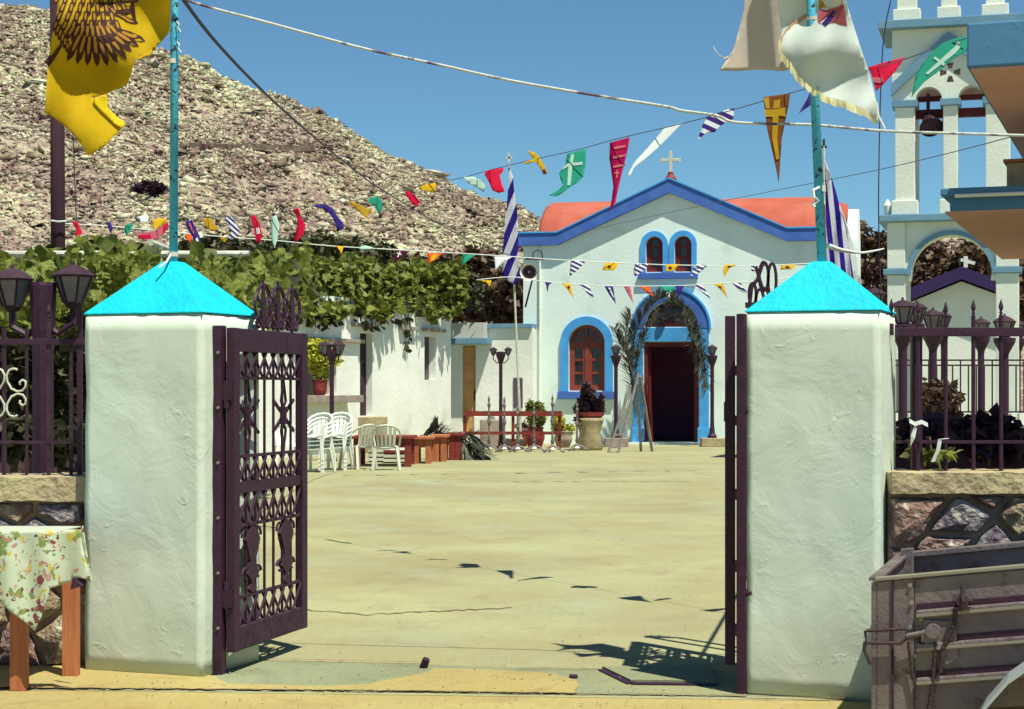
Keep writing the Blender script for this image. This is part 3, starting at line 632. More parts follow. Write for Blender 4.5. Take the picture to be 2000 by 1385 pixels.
# big window
W = part('window', MB().prism(ring(wc, wz0, wzs, wr-.09, wr-.004), .12, .2), M['window_wood'], ch)
mb = MB(); mb.box(wc-wr+.09, wc+wr-.09, .12, .2, wz0+.0, wz0+.13); mb.box(wc-wr+.09, wc+wr-.09, .115, .2, wzs-.1, wzs+.04)
mb.box(wc-.07, wc+.07, .11, .2, wz0+.13, wzs-.1)
part('frame', mb, M['window_wood'], W)
hgt = (wzs-.1-wz0-.13)
for sg in (-1, 1):
    xa_, xb_ = sorted((wc+sg*.07, wc+sg*(wr-.09)))
    mb = MB(); mb.box(xa_, xa_+.06, .13, .19, wz0+.13, wzs-.1); mb.box(xb_-.06, xb_, .13, .19, wz0+.13, wzs-.1)
    for q in range(4): mb.box(xa_+.06, xb_-.06, .132, .188, wz0+.13+hgt*q/3-(.0 if q == 0 else .035), wz0+.13+hgt*q/3+(.035 if q < 3 else 0))
    part('casement', mb, M['window_wood'], W)
    for q in range(3): part('pane', MB().box(xa_+.06, xb_-.06, .17, .175, wz0+.165+hgt*q/3, wz0+.095+hgt*(q+1)/3), M['glass'], W)
mb = MB()
for i in range(1, 6):
    g = math.pi*i/6; mb.bar((wc+.05*math.cos(g), .16, wzs+.04+.05*math.sin(g)), (wc+(wr-.07)*math.cos(g), .16, wzs+(wr-.07)*math.sin(g)), .045, .05, (0, 1, 0))
part('fan_bars', mb, M['window_wood'], W)
part('fan_pane', MB().prism([(wc+(wr-.08)*math.cos(math.pi*i/12), wzs+.04+(wr-.1)*math.sin(math.pi*i/12)) for i in range(13)], .185, .19), M['glass'], W)
for c in tw:
    W = part('window', MB().prism(ring(c, tz0, tzs, tr_-.06, tr_-.003, 12), .12, .18), M['window_red'], ch)
    mb = MB(); mb.box(c-tr_+.06, c+tr_-.06, .12, .18, tz0, tz0+.12)
    for q in range(3): mb.box(c-tr_+.06, c+tr_-.06, .125, .175, tz0+.36+q*.3, tz0+.44+q*.3)
    mb.box(c-.17, c-.09, .13, .17, tz0+.12, tzs+.15); mb.box(c+.09, c+.17, .13, .17, tz0+.12, tzs+.15)
    part('frame', mb, M['window_red'], W)
    part('pane', MB().prism(arch(c, tz0+.12, tzs, tr_-.065, 10), .176, .179), M['glass'], W)
# cross
cx_, cz_ = L(1309, 350)
mb = MB().lathe([(.17, 0), (.16, .08), (.08, .2), (.07, .26)], (cx_, .1, cz_-.05), 10); part('cross_base', mb, M['terracotta'], ch)
cb = L(1308, 338)[1]; mb = MB(); mb.box(cx_-.045, cx_+.045, .06, .14, cb, cb+.63, b=.012); zc = L(1308, 312)[1]
mb.box(cx_-.25, cx_-.046, .065, .135, zc-.045, zc+.045, b=.012); mb.box(cx_+.046, cx_+.25, .065, .135, zc-.045, zc+.045, b=.012)
for a_, b_ in ((-.25, 0), (.25, 0)): mb.box(cx_+a_-.03, cx_+a_+.03, .07, .13, zc-.06, zc+.06)
part('cross', mb, M['plastic_grey'], ch)
x = L(1055, 700)[0]; part('downpipe', MB().cyl((x, -.04, .0), (x, -.04, zl-.35), .035, n=8), M['white'], ch)
# ladder beside the door
ld = thing('stepladder', 'grey wooden stepladder standing open left of the church door', 'ladder', G(1232, 884)); Yl = ld.location.y
mb = MB(); pt = lambda x, y, dY=0: P(x, y, Yl+dY)
def rail(a, b, nm='side_rail'): part(nm, MB().bar(a, b, .06, .05), M['ladder'], ld, world=True)
A0, A1, B0, B1 = pt(1188, 885, -.1), pt(1232, 752), pt(1208, 885, -.1), pt(1247, 728)
A0.z = B0.z = 0.0
rail(A0, A1); rail(B0, B1)
for q in range(5):
    f_ = .08+q*.175; part('rung', MB().bar(A0.lerp(A1, f_), B0.lerp(B1, f_*.93),   .045, .05), M['ladder'], ld, world=True)
C0, C1, D0, D1 = pt(1252, 886, .8), pt(1244, 748, .05), pt(1274, 886, .8), pt(1250, 735, .05); C0.z = D0.z = 0
rail(C0, C1, 'back_rail'); rail(D0, D1, 'back_rail')
part('brace', MB().bar(C0.lerp(C1, .7), D0.lerp(D1, .7), .03), M['stone_block'], ld, world=True)

# ------------------------------------------------------------------ palm fronds
def frond(label, pts, length_leaf, mt, seed, both=True, name='palm_frond', n=34, group=None, spread=1.0):
    rs = random.Random(seed); pts = [Vector(p) for p in pts]
    def at(t):
        m = len(pts)-1; i = min(int(t*m), m-1); f_ = t*m-i
        p0 = pts[max(i-1, 0)]; p1 = pts[i]; p2 = pts[i+1]; p3 = pts[min(i+2, m)]
        return .5*((2*p1)+(p2-p0)*f_+(2*p0-5*p1+4*p2-p3)*f_*f_+(3*p1-p0-3*p2+p3)*f_**3)
    t = thing(name, label, 'palm branch', tuple(pts[0]), 0, group)
    part('stem', MB().tube([at(i/16) for i in range(17)], .028, 6, .006), M['palm'], t, world=True)
    mb = MB()
    for i in range(n):
        f_ = .12+.86*i/n; c = at(f_); d = (at(min(1, f_+.02))-at(max(0, f_-.02))).normalized()
        for sg in (-1, 1):
            side = d.cross(Vector((0, 1, 0))).normalized()*sg
            ln = length_leaf*(1-.55*abs(f_-.4))*rs.uniform(.7, 1.15)
            dirn = (side*rs.uniform(.45, .95)*spread+d*rs.uniform(.5, .95)+Vector((rs.uniform(-.15, .15), rs.uniform(-.5, .3), rs.uniform(-.35, .1)))).normalized()
            tip = c+dirn*ln+Vector((0, 0, -.12*ln)); mid = c+dirn*ln*.5; wv = Vector((0, 0, 1)).cross(dirn); wv = wv.normalized()*.026 if wv.length > .01 else Vector((.026, 0, 0))
            nv = dirn.cross(wv).normalized()*.012
            mb.add([c-wv*.6, c+wv*.6, mid+wv+nv, mid-wv+nv, tip], [(0, 1, 2, 3), (3, 2, 4)])
    part('leaflets', mb, mt, t, world=True, flip=False); return t
Yd = 49.2
frond('tall palm branch tied up the left side of the church door', [P(x, y, Yd) for x, y in ((1236, 790), (1234, 700), (1245, 640), (1280, 590), (1305, 578))], .62, M['palm'], 1, n=120)
frond('thick palm branch leaning outwards left of the church door', [P(x, y, Yd-.25) for x, y in ((1240, 800), (1230, 720), (1222, 660), (1232, 615))], .62, M['palm'], 2, n=120)
frond('short palm branch bending low towards the left porch lamp', [P(x, y, Yd-.4) for x, y in ((1238, 740), (1225, 695), (1208, 665), (1200, 640))], .45, M['palm_dry'], 3, n=70)
frond('palm branch arching over the right half of the fanlight', [P(x, y, Yd) for x, y in ((1378, 760), (1368, 690), (1350, 640), (1325, 600), (1310, 585))], .55, M['palm'], 4, n=120)
frond('palm branch hanging down beside the right door pilaster', [P(x, y, Yd-.2) for x, y in ((1345, 625), (1362, 660), (1376, 710), (1382, 760))], .5, M['palm'], 5, n=90)
frond('dry palm branch crossing the blue transom at its left', [P(x, y, Yd-.3) for x, y in ((1240, 720), (1252, 680), (1262, 650), (1290, 612))], .42, M['palm_dry'], 6, n=70)
frond('dry palm branch under the right spring of the door arch', [P(x, y, Yd-.3) for x, y in ((1372, 720), (1366, 690), (1345, 645), (1330, 615))], .42, M['palm_dry'], 16, n=60)

# ------------------------------------------------------------------ left white house
hf_o = Vector((-3.64, 43.5, 0)); hd = Vector((.40, .916, 0)).normalized(); 
ang = math.atan2(hd.y, hd.x)
h = thing('white_house', 'long whitewashed house with narrow deep door and window openings', 'house', hf_o, ang)
hn = Vector((hd.y, -hd.x, 0))          # outward (to the camera side)
def HL(x, y):                          # pixel -> (s, z) on the wall plane
    r = Vector(((x-1000)/F, 1, 0)); t = hf_o.dot(hn)/r.dot(hn); p = r*t
    return ((p-hf_o).dot(hd), EYE-(y-HOR)*t/F)
zr = 3.60
def rect(xa, ya, xb, yb):
    a = HL(xa, ya); b = HL(xb, yb); return [(a[0], b[1]), (b[0], b[1]), (b[0], a[1]), (a[0], a[1])]
d1 = rect(703, 650, 727, 812); w1 = rect(829, 657, 851, 742); n1 = rect(592, 668, 657, 772)
wallp = [(-9, 0), (5.0, 0), (5.0, zr), (-9, zr)]
part('wall', MB().prism(wallp, 0, .55, [d1, w1, n1]), M['white'], h)
part('back_wall', MB().box(-9, 5.0, .56, 4.5, 0, zr-.1), M['white'], h)
part('roof', MB().box(-9.05, 5.03, -.02, 4.6, zr+.003, zr+.12), M['white'], h)
for q, (a, b) in enumerate((((685, 630), (730, 630)), ((778, 639), (808, 639)), ((823, 640), (863, 640)))):
    sa, za = HL(*a); sb, zb_ = HL(*b); zb_ = 3.13
    part('drip_ledge', MB().box(sa, sb, -.14, -.001, zb_-.09, zb_, b=.01), M['stone_block'], h)
part('door', MB().box(d1[0][0], d1[1][0], .17, .22, d1[0][1], d1[2][1]), M['iron_dusty'], h)
part('shutter', MB().box(w1[0][0], w1[1][0], .20, .24, w1[0][1], w1[2][1]), M['grey_door'], h)
part('niche_back', MB().box(n1[0][0], n1[1][0], .45, .5, n1[0][1], n1[2][1]), M['stone_block'], h)
s_a, z_a = n1[0][0], n1[0][1]
part('window_sill', MB().box(s_a-.3, n1[1][0]+.5, -.46, 0, z_a-.17, z_a-.0, b=.01), M['stone_block'], h)
part('niche_shelf', MB().box(s_a-.1, n1[1][0]+1.2, -.12, -.001, n1[2][1]+.03, n1[2][1]+.12, b=.01), M['stone_block'], h)
# marble plaques with faint lettering
for (xa, ya, xb, yb, wd) in ((621, 735, 646, 771, 1),):
    sa, za = HL(xa, ya); sb, zb_ = HL(xb, yb)
    pl = part('stone_plaque', MB().box(sa, sb, .05, .12, zb_+.01, za, b=.01), M['coping'], h)
    for q in range(4): part('lettering_line', MB().box(sa+.12, sb-.12-.1*(q % 2), .044, .049, za-.14-q*.1, za-.115-q*.1), M['stone_block'], pl)
# door step, ledge below
sa = d1[0][0]; zd = d1[0][1]
part('door_step', MB().box(sa-.1, d1[1][0]+.15, -.35, -.002, 0, zd-.02, b=.02), M['coping'], h)
# annex
af = Frame(950, 50.5, 12); AL = af.L
an = thing('annex_building', 'low flat roofed white annex between the house and the church', 'building', af.o, af.rot)
ya = .0; xl = AL(880, 700)[0]; xr_ = AL(1040, 700)[0]; zt = AL(980, 634)[1]
bd = [AL(903, 800), AL(929, 675)]
hole = [(bd[0][0], .25), (bd[1][0], .25), (bd[1][0], bd[1][1]), (bd[0][0], bd[1][1])]
part('wall', MB().prism([(xl, 0), (xr_, 0), (xr_, zt-.08), (xl, zt-.08)], 0, .35, [hole]), M['white'], an)
part('back_wall', MB().box(xl, xr_, .36, 4, 0, zt-.12), M['white'], an)
part('roof_edge', MB().box(AL(951, 634)[0], xr_, -.1, 4.05, zt-.1, zt+.02, b=.01), M['tower_blue'], an)
c0 = AL(884, 632); c1 = AL(953, 670)
part('canopy_box', MB().box(c0[0], c1[0], -.5, -.001, c1[1]+.12, c0[1], b=.01), M['stone_block'] if 0 else mat('grey_render', (.50, .52, .48, 1), .9), an)
part('canopy_ledge', MB().box(c0[0]-.12, c1[0]+.12, -.6, -.001, c1[1]-.04, c1[1]+.115, b=.01), M['tower_blue'], an)
dr = part('door', MB().box(bd[0][0]+.01, bd[1][0]-.01, .1, .15, .26, bd[1][1]-.02), M['door_tan'], an)
w_ = bd[1][0]-bd[0][0]; hh_ = bd[1][1]-.26
for q in range(5):
    part('panel', MB().box(bd[0][0]+.06, bd[1][0]-.06, .085, .099, .3+q*hh_/5, .3+(q+.82)*hh_/5, b=.006), M['door_tan'], dr)
part('handle', MB().cyl((bd[1][0]-.05, .08, 1.2), (bd[1][0]-.05, .08, 1.5), .02), M['iron'], dr)
g0 = AL(1003, 797); g1 = AL(1021, 738)
part('shutter', MB().box(g0[0], g1[0], -.03, -.001, g0[1], g1[1], b=.006), M['grey_door'], an)
pt0 = AL(952, 640); part('downpipe', MB().tube([(pt0[0], -.08, zt-.1), (pt0[0]-.1, -.08, zt-.3), (pt0[0]-.14, -.08, zt-.55)], .03), M['tower_blue'], an)

# steps / pale blocks in front of the annex
for i, (xa, xb, yt, yb, Yb, lb) in enumerate(((925, 1010, 812, 850, 49.3, 'pale raised bench wall below the tan annex door'), (985, 1022, 857, 882, 45.5, 'small pale concrete plinth behind the candle stands'), (937, 985, 820, 872, 47.5, 'grey block steps left of the yard lamp'))):
    a = P(xa, yt, Yb); b = P(xb, yb, Yb)
    solo('concrete_block', MB().box(a.x, b.x, Yb, Yb+.8, 0, a.z, b=.03), M['stone_block'] if i else M['white'], lb, 'block', smooth=False)

# small citrus tree in the niche
ssill = (HL(606, 760)[0]); b = hf_o+hd*ssill+hn*.26; b.z = z_a+.002
t = thing('potted_tree', 'bright yellow green bush in a small terracotta pot on the house window sill', 'plant', b)
part('pot', MB().lathe([(.11, 0), (.15, .1), (.17, .32), (.19, .34), (.15, .36)], b, 14), M['terracotta'], t, world=True)
part('trunk', MB().tube([b+Vector((0, 0, .3)), b+Vector((.03, 0, .55)), b+Vector((0, 0, .85))], .04, 6, .02), M['trunk'], t, world=True)
leaf_cloud('crown', blob_pts(b+Vector((-.02, -.02, .86)), (.40, .34, .40), 1500, np.random.RandomState(8)), .13, M['lime'], t, 8)

# ------------------------------------------------------------------ lamp posts
def lantern(parent, c, s, panes=True, flip=0):       # c: bottom centre of lantern, s: half width at the eave
    o = part('lantern', MB().lathe([(.10*s, -.28*s), (.35*s, -.2*s), (.50*s, 0), (.55*s, .05*s), (.5*s, .08*s)], c, 6, flip), M['iron_dusty'], parent, world=True)
    part('roof', MB().lathe([(1.12*s, 1.42*s), (1.18*s, 1.52*s), (.72*s, 1.86*s), (.30*s, 2.05*s), (.12*s, 2.1*s), (.10*s, 2.25*s), (.02*s, 2.35*s)], c, 6, flip), M['iron_dusty'], o, world=True)
    b = MB(); cv = Vector(c)
    for q in range(6):
        g = q*math.pi/3+flip; u = Vector((math.cos(g), math.sin(g), 0))
        b.bar(cv+u*.52*s+Vector((0, 0, .06*s)), cv+u*1.02*s+Vector((0, 0, 1.44*s)), .10*s, .10*s)
    part('frame_bars', b, M['iron'], o, world=True)
    for q in range(6):
        g = q*math.pi/3+flip; g2 = g+math.pi/3; u = Vector((math.cos(g), math.sin(g), 0)); v = Vector((math.cos(g2), math.sin(g2), 0))
        pp = [cv+u*.48*s+Vector((0, 0, .08*s)), cv+v*.48*s+Vector((0, 0, .08*s)), cv+v*.96*s+Vector((0, 0, 1.42*s)), cv+u*.96*s+Vector((0, 0, 1.42*s))]
        nrm = (pp[1]-pp[0]).cross(pp[3]-pp[0]).normalized()*.006
        part('glass_pane', MB().add([x for x in pp]+[x-nrm for x in pp], [(0, 1, 2, 3), (7, 6, 5, 4), (0, 1, 5, 4), (1, 2, 6, 5), (2, 3, 7, 6), (3, 0, 4, 7)]), M['lamp_glass'], o, world=True)
    return o
def yard_lamp(label, base, ztop, r, lamps, s, group='yard lamps', flare=1.0):
    """lamps: list of (dx, dy, z of lantern bottom)"""
    base = Vector(base); t = thing('yard_lamp', label, 'street lamp', base, 0, group)
    mb = MB().lathe([(r*2.4, 0), (r*2.4, .06), (r*1.6, .12), (r*1.15, .3), (r, .5), (r, ztop-.35-base.z), (r*1.1, ztop-.3-base.z), (r*(1+1.6*flare), ztop-.1-base.z), (r*(1+1.8*flare), ztop-.02-base.z), (r*1.2, ztop-base.z)], base, 12)
    part('post', mb, M['iron'], t, world=True)
    for dx, dy, z in lamps:
        if abs(dx)+abs(dy) > .05:
            p0 = Vector((base.x, base.y, ztop-.25)); p1 = Vector((base.x+dx, base.y+dy, z-.2*s))
            part('arm', MB().tube([p0, p0.lerp(p1, .5)+Vector((0, 0, -.12)), p1+Vector((0, 0, -.10)), p1], r*.35, 6), M['iron'], t, world=True)
        lantern(t, (base.x+dx, base.y+dy, z), s)
    return t
def lamp_px(label, x, ytop_glass, Y, wpx, r_px, pair=True, ground=0, dx=None, base_y=None, group='yard lamps'):
    s = wpx/2*Y/F/1.1; c = P(x, ytop_glass, Y); zb_ = c.z-1.44*s; r = r_px/2*Y/F
    base = Vector((c.x, Y, ground))
    if pair:
        d = dx*Y/F; lamps = [(-d, 0, zb_), (d, 0, zb_)]
    else: lamps = [(0, 0, zb_+.1*s)]
    return yard_lamp(label, base, zb_+.1*s if not pair else zb_+.9*s, r, lamps, s, group)
lamp_px('double lantern lamp post in front of the white house beside the leafy niche', 648, 675, 38, 27, 9, True, dx=13, group='yard lamps')
lamp_px('double lantern lamp post before the annex, behind the candle stands', 978, 683, 45.5, 15, 7, True, dx=14.5)
for (x, lb) in ((1203, 'single porch lamp left of the church door'), (1391, 'single porch lamp right of the church door')):
    Yb = 48.0; a = P(x, 857, Yb)
    solo('lamp_plinth', MB().box(a.x-.30, a.x+.32, Yb-.25, Yb+.35, 0, a.z+.02, b=.02), M['stone_block'] if x < 1300 else M['coping'], 'squat concrete plinth under the '+lb, 'plinth')
    lamp_px('slim '+lb, x, 681, Yb, 20, 7.5, False, ground=a.z+.02)
# big double lantern behind the left fence
def near_double(label, x, Y, l1, l2, wpx, yglass, r_px):
    s = wpx/2*Y/F/1.1; a = P(x, 580, Y); r = r_px/2*Y/F
    lamps = []
    for lx in (l1, l2):
        c = P(lx[0], lx[1], Y); lamps.append((c.x-a.x, 0, c.z-1.44*s))
    yard_lamp(label, (a.x, Y, 0), P(x, 552, Y).z, r, lamps, s*1.0, 'garden lamps', .15)
near_double('large double lantern behind the left railing under the vine', 84, 11.4, (24, 548), (143, 541), 80, 548, 42)
# lamps behind the right railing
rl = [(1763, 603, 23.5, 50, 18, 'nearest lamp behind the right railing, beside the gate pillar'),
      (1790, 605, 25.5, 42, 12, 'lamp half hidden behind the nearest lamp at the right railing'),
      (1822, 619, 28.5, 42, 16, 'second lamp behind the right railing with its panes above the rail'),
      (1842, 621, 31, 34, 9, 'thin lamp hidden behind the second lamp and a picket'),
      (1916, 634, 35, 36, 13, 'lamp whose roof just shows over the rail between two pickets'),
      (1962, 632, 33, 44, 16, 'dark lamp behind the last full picket'),
      (1988, 638, 37, 36, 11, 'lamp at the right picture edge behind the railing')]
for x, y, Y, wpx, rp, lb in rl: lamp_px(lb, x, y, Y, wpx, rp, False, group='lamps behind the right railing')
lamp_px('pale roofed lantern peeping out behind the right blue pillar cap', 1708, 578, 24, 46, 12, False, group='lamps behind the right railing')

# ------------------------------------------------------------------ gate pillars
def pillar(label, A, B, D_, z1, apex_px, apexz):
    A = Vector(A+(0,)); B = Vector(B+(0,)); u = (B-A).normalized(); v = Vector((-u.y, u.x, 0)); wd = (B-A).length
    ang = math.atan2(u.y, u.x); c = A+u*wd/2+v*D_/2
    t = thing('gate_pillar', label, 'pillar', c, ang)
    bm = bmesh.new(); bmesh.ops.create_cube(bm, size=1)
    for q in bm.verts: q.co = Vector((q.co.x*wd, q.co.y*D_, (q.co.z+.5)*z1))
    bmesh.ops.bevel(bm, geom=bm.edges[:], offset=.010, segments=2, affect='EDGES')
    bmesh.ops.subdivide_edges(bm, edges=[e_ for e_ in bm.edges if e_.calc_length() > .3], cuts=22, use_grid_fill=True)
    for q in bm.verts:
        nn = noise.fractal(q.co*3, 1, 2, 4)*.0065+noise.noise(q.co*14)*.003
        if q.co.z > .01: q.co += Vector((q.co.x/wd, q.co.y/D_, 0)).normalized()*nn
    me = bpy.data.meshes.new('shaft'); bm.to_mesh(me); bm.free(); me.materials.append(M['pillar'])
    me.polygons.foreach_set('use_smooth', [True]*len(me.polygons))
    o = bpy.data.objects.new('shaft', me); C.objects.link(o); o.parent = t
    # cap
    hw, hd_ = wd/2+.004, D_/2+.004; q = .045
    bm = bmesh.new()
    r0 = [bm.verts.new((sx*hw, sy*hd_, z1+.002)) for sx, sy in ((-1, -1), (1, -1), (1, 1), (-1, 1))]
    r1 = [bm.verts.new((sx*hw, sy*hd_, z1+.008)) for sx, sy in ((-1, -1), (1, -1), (1, 1), (-1, 1))]
    r2 = [bm.verts.new((sx*q, sy*q, apexz)) for sx, sy in ((-1, -1), (1, -1), (1, 1), (-1, 1))]
    bm.faces.new(r0[::-1]); bm.faces.new(r2)
    for a_, b_ in ((r0, r1), (r1, r2)):
        for i in range(4): bm.faces.new((a_[i], a_[(i+1) % 4], b_[(i+1) % 4], b_[i]))
    bmesh.ops.bevel(bm, geom=[e_ for e_ in bm.edges], offset=.003, segments=1, affect='EDGES')
    me = bpy.data.meshes.new('cap'); bm.to_mesh(me); bm.free(); me.materials.append(M['cyan'])
    o = bpy.data.objects.new('cap', me); C.objects.link(o); o.parent = t
    return t, c, ang
Lp, lc, la = pillar('left white gate pillar with turquoise pyramid cap, yellow flag above', (-2.290, 9.597), (-1.615, 9.342), .617, 1.905, None, 2.20)
Rp, rc, ra = pillar('right white gate pillar with turquoise pyramid cap, white flag above', (1.1525, 8.846), (1.771, 8.621), .54, 1.885, None, 2.145)

# ------------------------------------------------------------------ flagpoles
def wraps(t, pts, c):
    pass
def flagpole(label, c, z0, top, r):
    t = thing('flagpole', label, 'flagpole', (c.x, c.y, z0))
    a = Vector((c.x, c.y, z0)); b = Vector(top)
    part('pole', MB().cyl(a, b, r, r*.92, 14), M['pole_blue'], t, world=True, smooth=True)
    return t, a, b
fl, fa, fb = flagpole('turquoise peeling flagpole rising from the left gate pillar', lc, 2.19, P(343, -330, 9.76), .0235)
for y in (120, 497):
    q = P(338, y, 9.76); part('clamp', MB().cyl(q-Vector((0, 0, .012)), q+Vector((0, 0, .012)), .029, n=12), M['plastic_grey'], fl, world=True)
for k_, (x, y) in enumerate(((345, 42), (346, 82))):
    part('string_knot', MB().tube([P(x, y, 9.73), P(x+5, y+6, 9.72), P(x+2, y+12, 9.72), P(x+8, y+20, 9.72)], .004, 5), M['string'], fl, world=True)
part('halyard', MB().tube([P(334, 497, 9.72), P(325, 512, 9.65), P(310, 524, 9.6)], .006, 5), M['string'], fl, world=True)
fl2, fa2, fb2 = flagpole('turquoise peeling flagpole rising from the right gate pillar', rc, 2.135, P(1570, -330, 9.0), .0235)
def pole2(y): 
    t_ = (515-y)/845; return P(1608-38*t_*1.0, y, 9.0)
for y in (37, 366, 372):
    q = pole2(y); part('clamp', MB().cyl(q-Vector((0, 0, .008)), q+Vector((0, 0, .008)), .030, n=12), M['plastic_grey'], fl2, world=True)
part('rope_knot', MB().tube([P(1600, 366, 8.95), P(1588, 372, 8.93), P(1590, 385, 8.92), P(1598, 392, 8.95), P(1586, 400, 8.93), P(1592, 404, 8.93)], .008, 6), M['string'], fl2, world=True)

# ------------------------------------------------------------------ cloth builder
def cloth(name, outline, Yf, mt, parent=None, step=9, label=None, cat=None, group=None, thick=.0015, uvbox=None):
    bm = bmesh.new(); vs_ = [bm.verts.new((x, y, 0)) for x, y in outline]; bm.faces.new(vs_)
    xs_ = [p[0] for p in outline]; ys_ = [p[1] for p in outline]; x0, x1, y0, y1 = min(xs_), max(xs_), min(ys_), max(ys_)
    n = int((x1-x0)/step)
    for i in range(1, n+1): bmesh.ops.bisect_plane(bm, geom=bm.verts[:]+bm.edges[:]+bm.faces[:], plane_co=(x0+i*step, 0, 0), plane_no=(1, 0, 0))
    n = int((y1-y0)/step)
    for i in range(1, n+1): bmesh.ops.bisect_plane(bm, geom=bm.verts[:]+bm.edges[:]+bm.faces[:], plane_co=(0, y0+i*step, 0), plane_no=(0, 1, 0))
    ub = uvbox or (x0, x1, y0, y1); bm.verts.index_update()
    uv = [((v.co.x-ub[0])/max(1, ub[1]-ub[0]), (ub[3]-v.co.y)/max(1, ub[3]-ub[2])) for v in bm.verts]
    mb = MB(); mb.v = [tuple(P(v.co.x, v.co.y, Yf(v.co.x, v.co.y))) for v in bm.verts]
    mb.f = [tuple(v.index for v in f.verts) for f in bm.faces]; mb.uv = uv; bm.free()
    if parent is None:
        v = np.array(mb.v); c = v.mean(0); c[2] = v[:, 2].min(); mb.v = [tuple(p) for p in v-c]
        o = part(name, mb, mt, None, flip=False, smooth=True); o.location = tuple(c); props(o, label, cat, group)
    else: o = part(name, mb, mt, parent, world=True, flip=False, smooth=True)
    sd = o.modifiers.new('thickness', 'SOLIDIFY'); sd.thickness = thick; sd.offset = 0
    return o

# yellow flag with the black eagle
Yy = lambda x, y: 9.66+.07*math.sin(x*.035+y*.012)+.05*math.sin(y*.03-x*.02)+.00035*(x-200)
yf = thing('yellow_flag', 'large yellow flag with a black eagle flying from the left flagpole', 'flag', P(333, 60, 9.7))
yo = [(333, -150), (334, -60), (333, 0), (332, 62), (318, 78), (300, 98), (286, 112), (264, 116), (256, 145), (247, 167), (226, 175), (207, 184), (180, 190), (196, 214), (222, 232), (245, 243), (228, 262), (205, 284), (172, 305), (160, 285), (148, 268), (128, 248), (108, 232), (88, 220), (90, 180), (93, 130), (100, 80), (112, 20), (118, -60), (130, -150)]
cloth('cloth', yo, Yy, M['flag_yellow'], yf, 8)
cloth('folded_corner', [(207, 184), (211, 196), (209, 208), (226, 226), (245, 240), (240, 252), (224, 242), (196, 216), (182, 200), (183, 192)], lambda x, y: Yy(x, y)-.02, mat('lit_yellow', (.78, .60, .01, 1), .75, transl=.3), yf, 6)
cloth('folded_corner', [(267, 115), (297, 96), (298, 105), (268, 118)], lambda x, y: Yy(x, y)-.02, M['yellow'], yf, 6)
def feather(cx, cy, ang_, ln, wd):
    dx, dy = math.cos(ang_), math.sin(ang_); nx_, ny_ = -dy, dx
    return [(cx+nx_*wd*.35, cy+ny_*wd*.35), (cx+dx*ln*.5+nx_*wd*.5, cy+dy*ln*.5+ny_*wd*.5), (cx+dx*ln*.85+nx_*wd*.35, cy+dy*ln*.85+ny_*wd*.35), (cx+dx*ln, cy+dy*ln), (cx+dx*ln*.8-nx_*wd*.4, cy+dy*ln*.8-ny_*wd*.4), (cx+dx*ln*.4-nx_*wd*.45, cy+dy*ln*.4-ny_*wd*.45), (cx-nx_*wd*.35, cy-ny_*wd*.35)]
Yp = lambda x, y: Yy(x, y)-.006
fe = []
for i in range(10):                    # tail feathers fan
    fe.append((160+i*8, 66-abs(4-i)*1.2, R(116-i*10.5), 66-(i > 6)*10, 15))
for i in range(9): fe.append((148+i*8, 46, R(122-i*9), 40, 13))
for j in range(6):                     # body and wing coverts
    for i in range(9-j//2):
        x = 112+i*16+(j % 2)*8+j*2; y = -46+j*17
        fe.append((x, y, R(118-(x-112)*.42), 27, 11))
for i in range(6): fe.append((112+i*4, 40+i*8, R(112-i*4), 24, 9))
for i in range(6): fe.append((215+i*6, 14+i*5, R(48-i*7), 26, 9))
mbp = MB()
def addpoly(mb_, poly, Yf, step=12):
    t_ = tessellate_polygon([[Vector((x, y, 0)) for x, y in poly]])
    vv = []; 
    for x, y in poly: vv.append(P(x, y, Yf(x, y)))
    mb_.add(vv, [tuple(q) for q in t_])
ep = None
for i, (cx, cy, a, ln, wd) in enumerate(fe):
    addpoly(mbp, feather(cx, cy, a, ln, wd), Yp)
ep = part('eagle_print', mbp, M['print'], yf, world=True, flip=False)
mb2 = MB()
for i, (cx, cy, a, ln, wd) in enumerate(fe): addpoly(mb2, feather(cx+math.cos(a)*ln*.12, cy+math.sin(a)*ln*.12, a, ln*.55, wd*.45), lambda x, y: Yp(x, y)-.003)
part('feather_highlight', mb2, M['brown'] if 0 else mat('printed_ochre', (.33, .17, .02, 1), .8), ep, world=True, flip=False)
mb3 = MB()
for poly in ([(96, 115), (118, 85), (122, 90), (104, 120)], [(86, 122), (97, 108), (105, 118), (95, 130)], [(222, 20), (252, 17), (256, 5), (262, 5), (266, 40), (261, 40), (256, 26), (224, 26)], [(240, 2), (270, 0), (270, 5), (240, 6)]): mb3 = MB(); addpoly(mb3, poly, Yp); part('talon_print', mb3, M['print'], yf, world=True, flip=False)

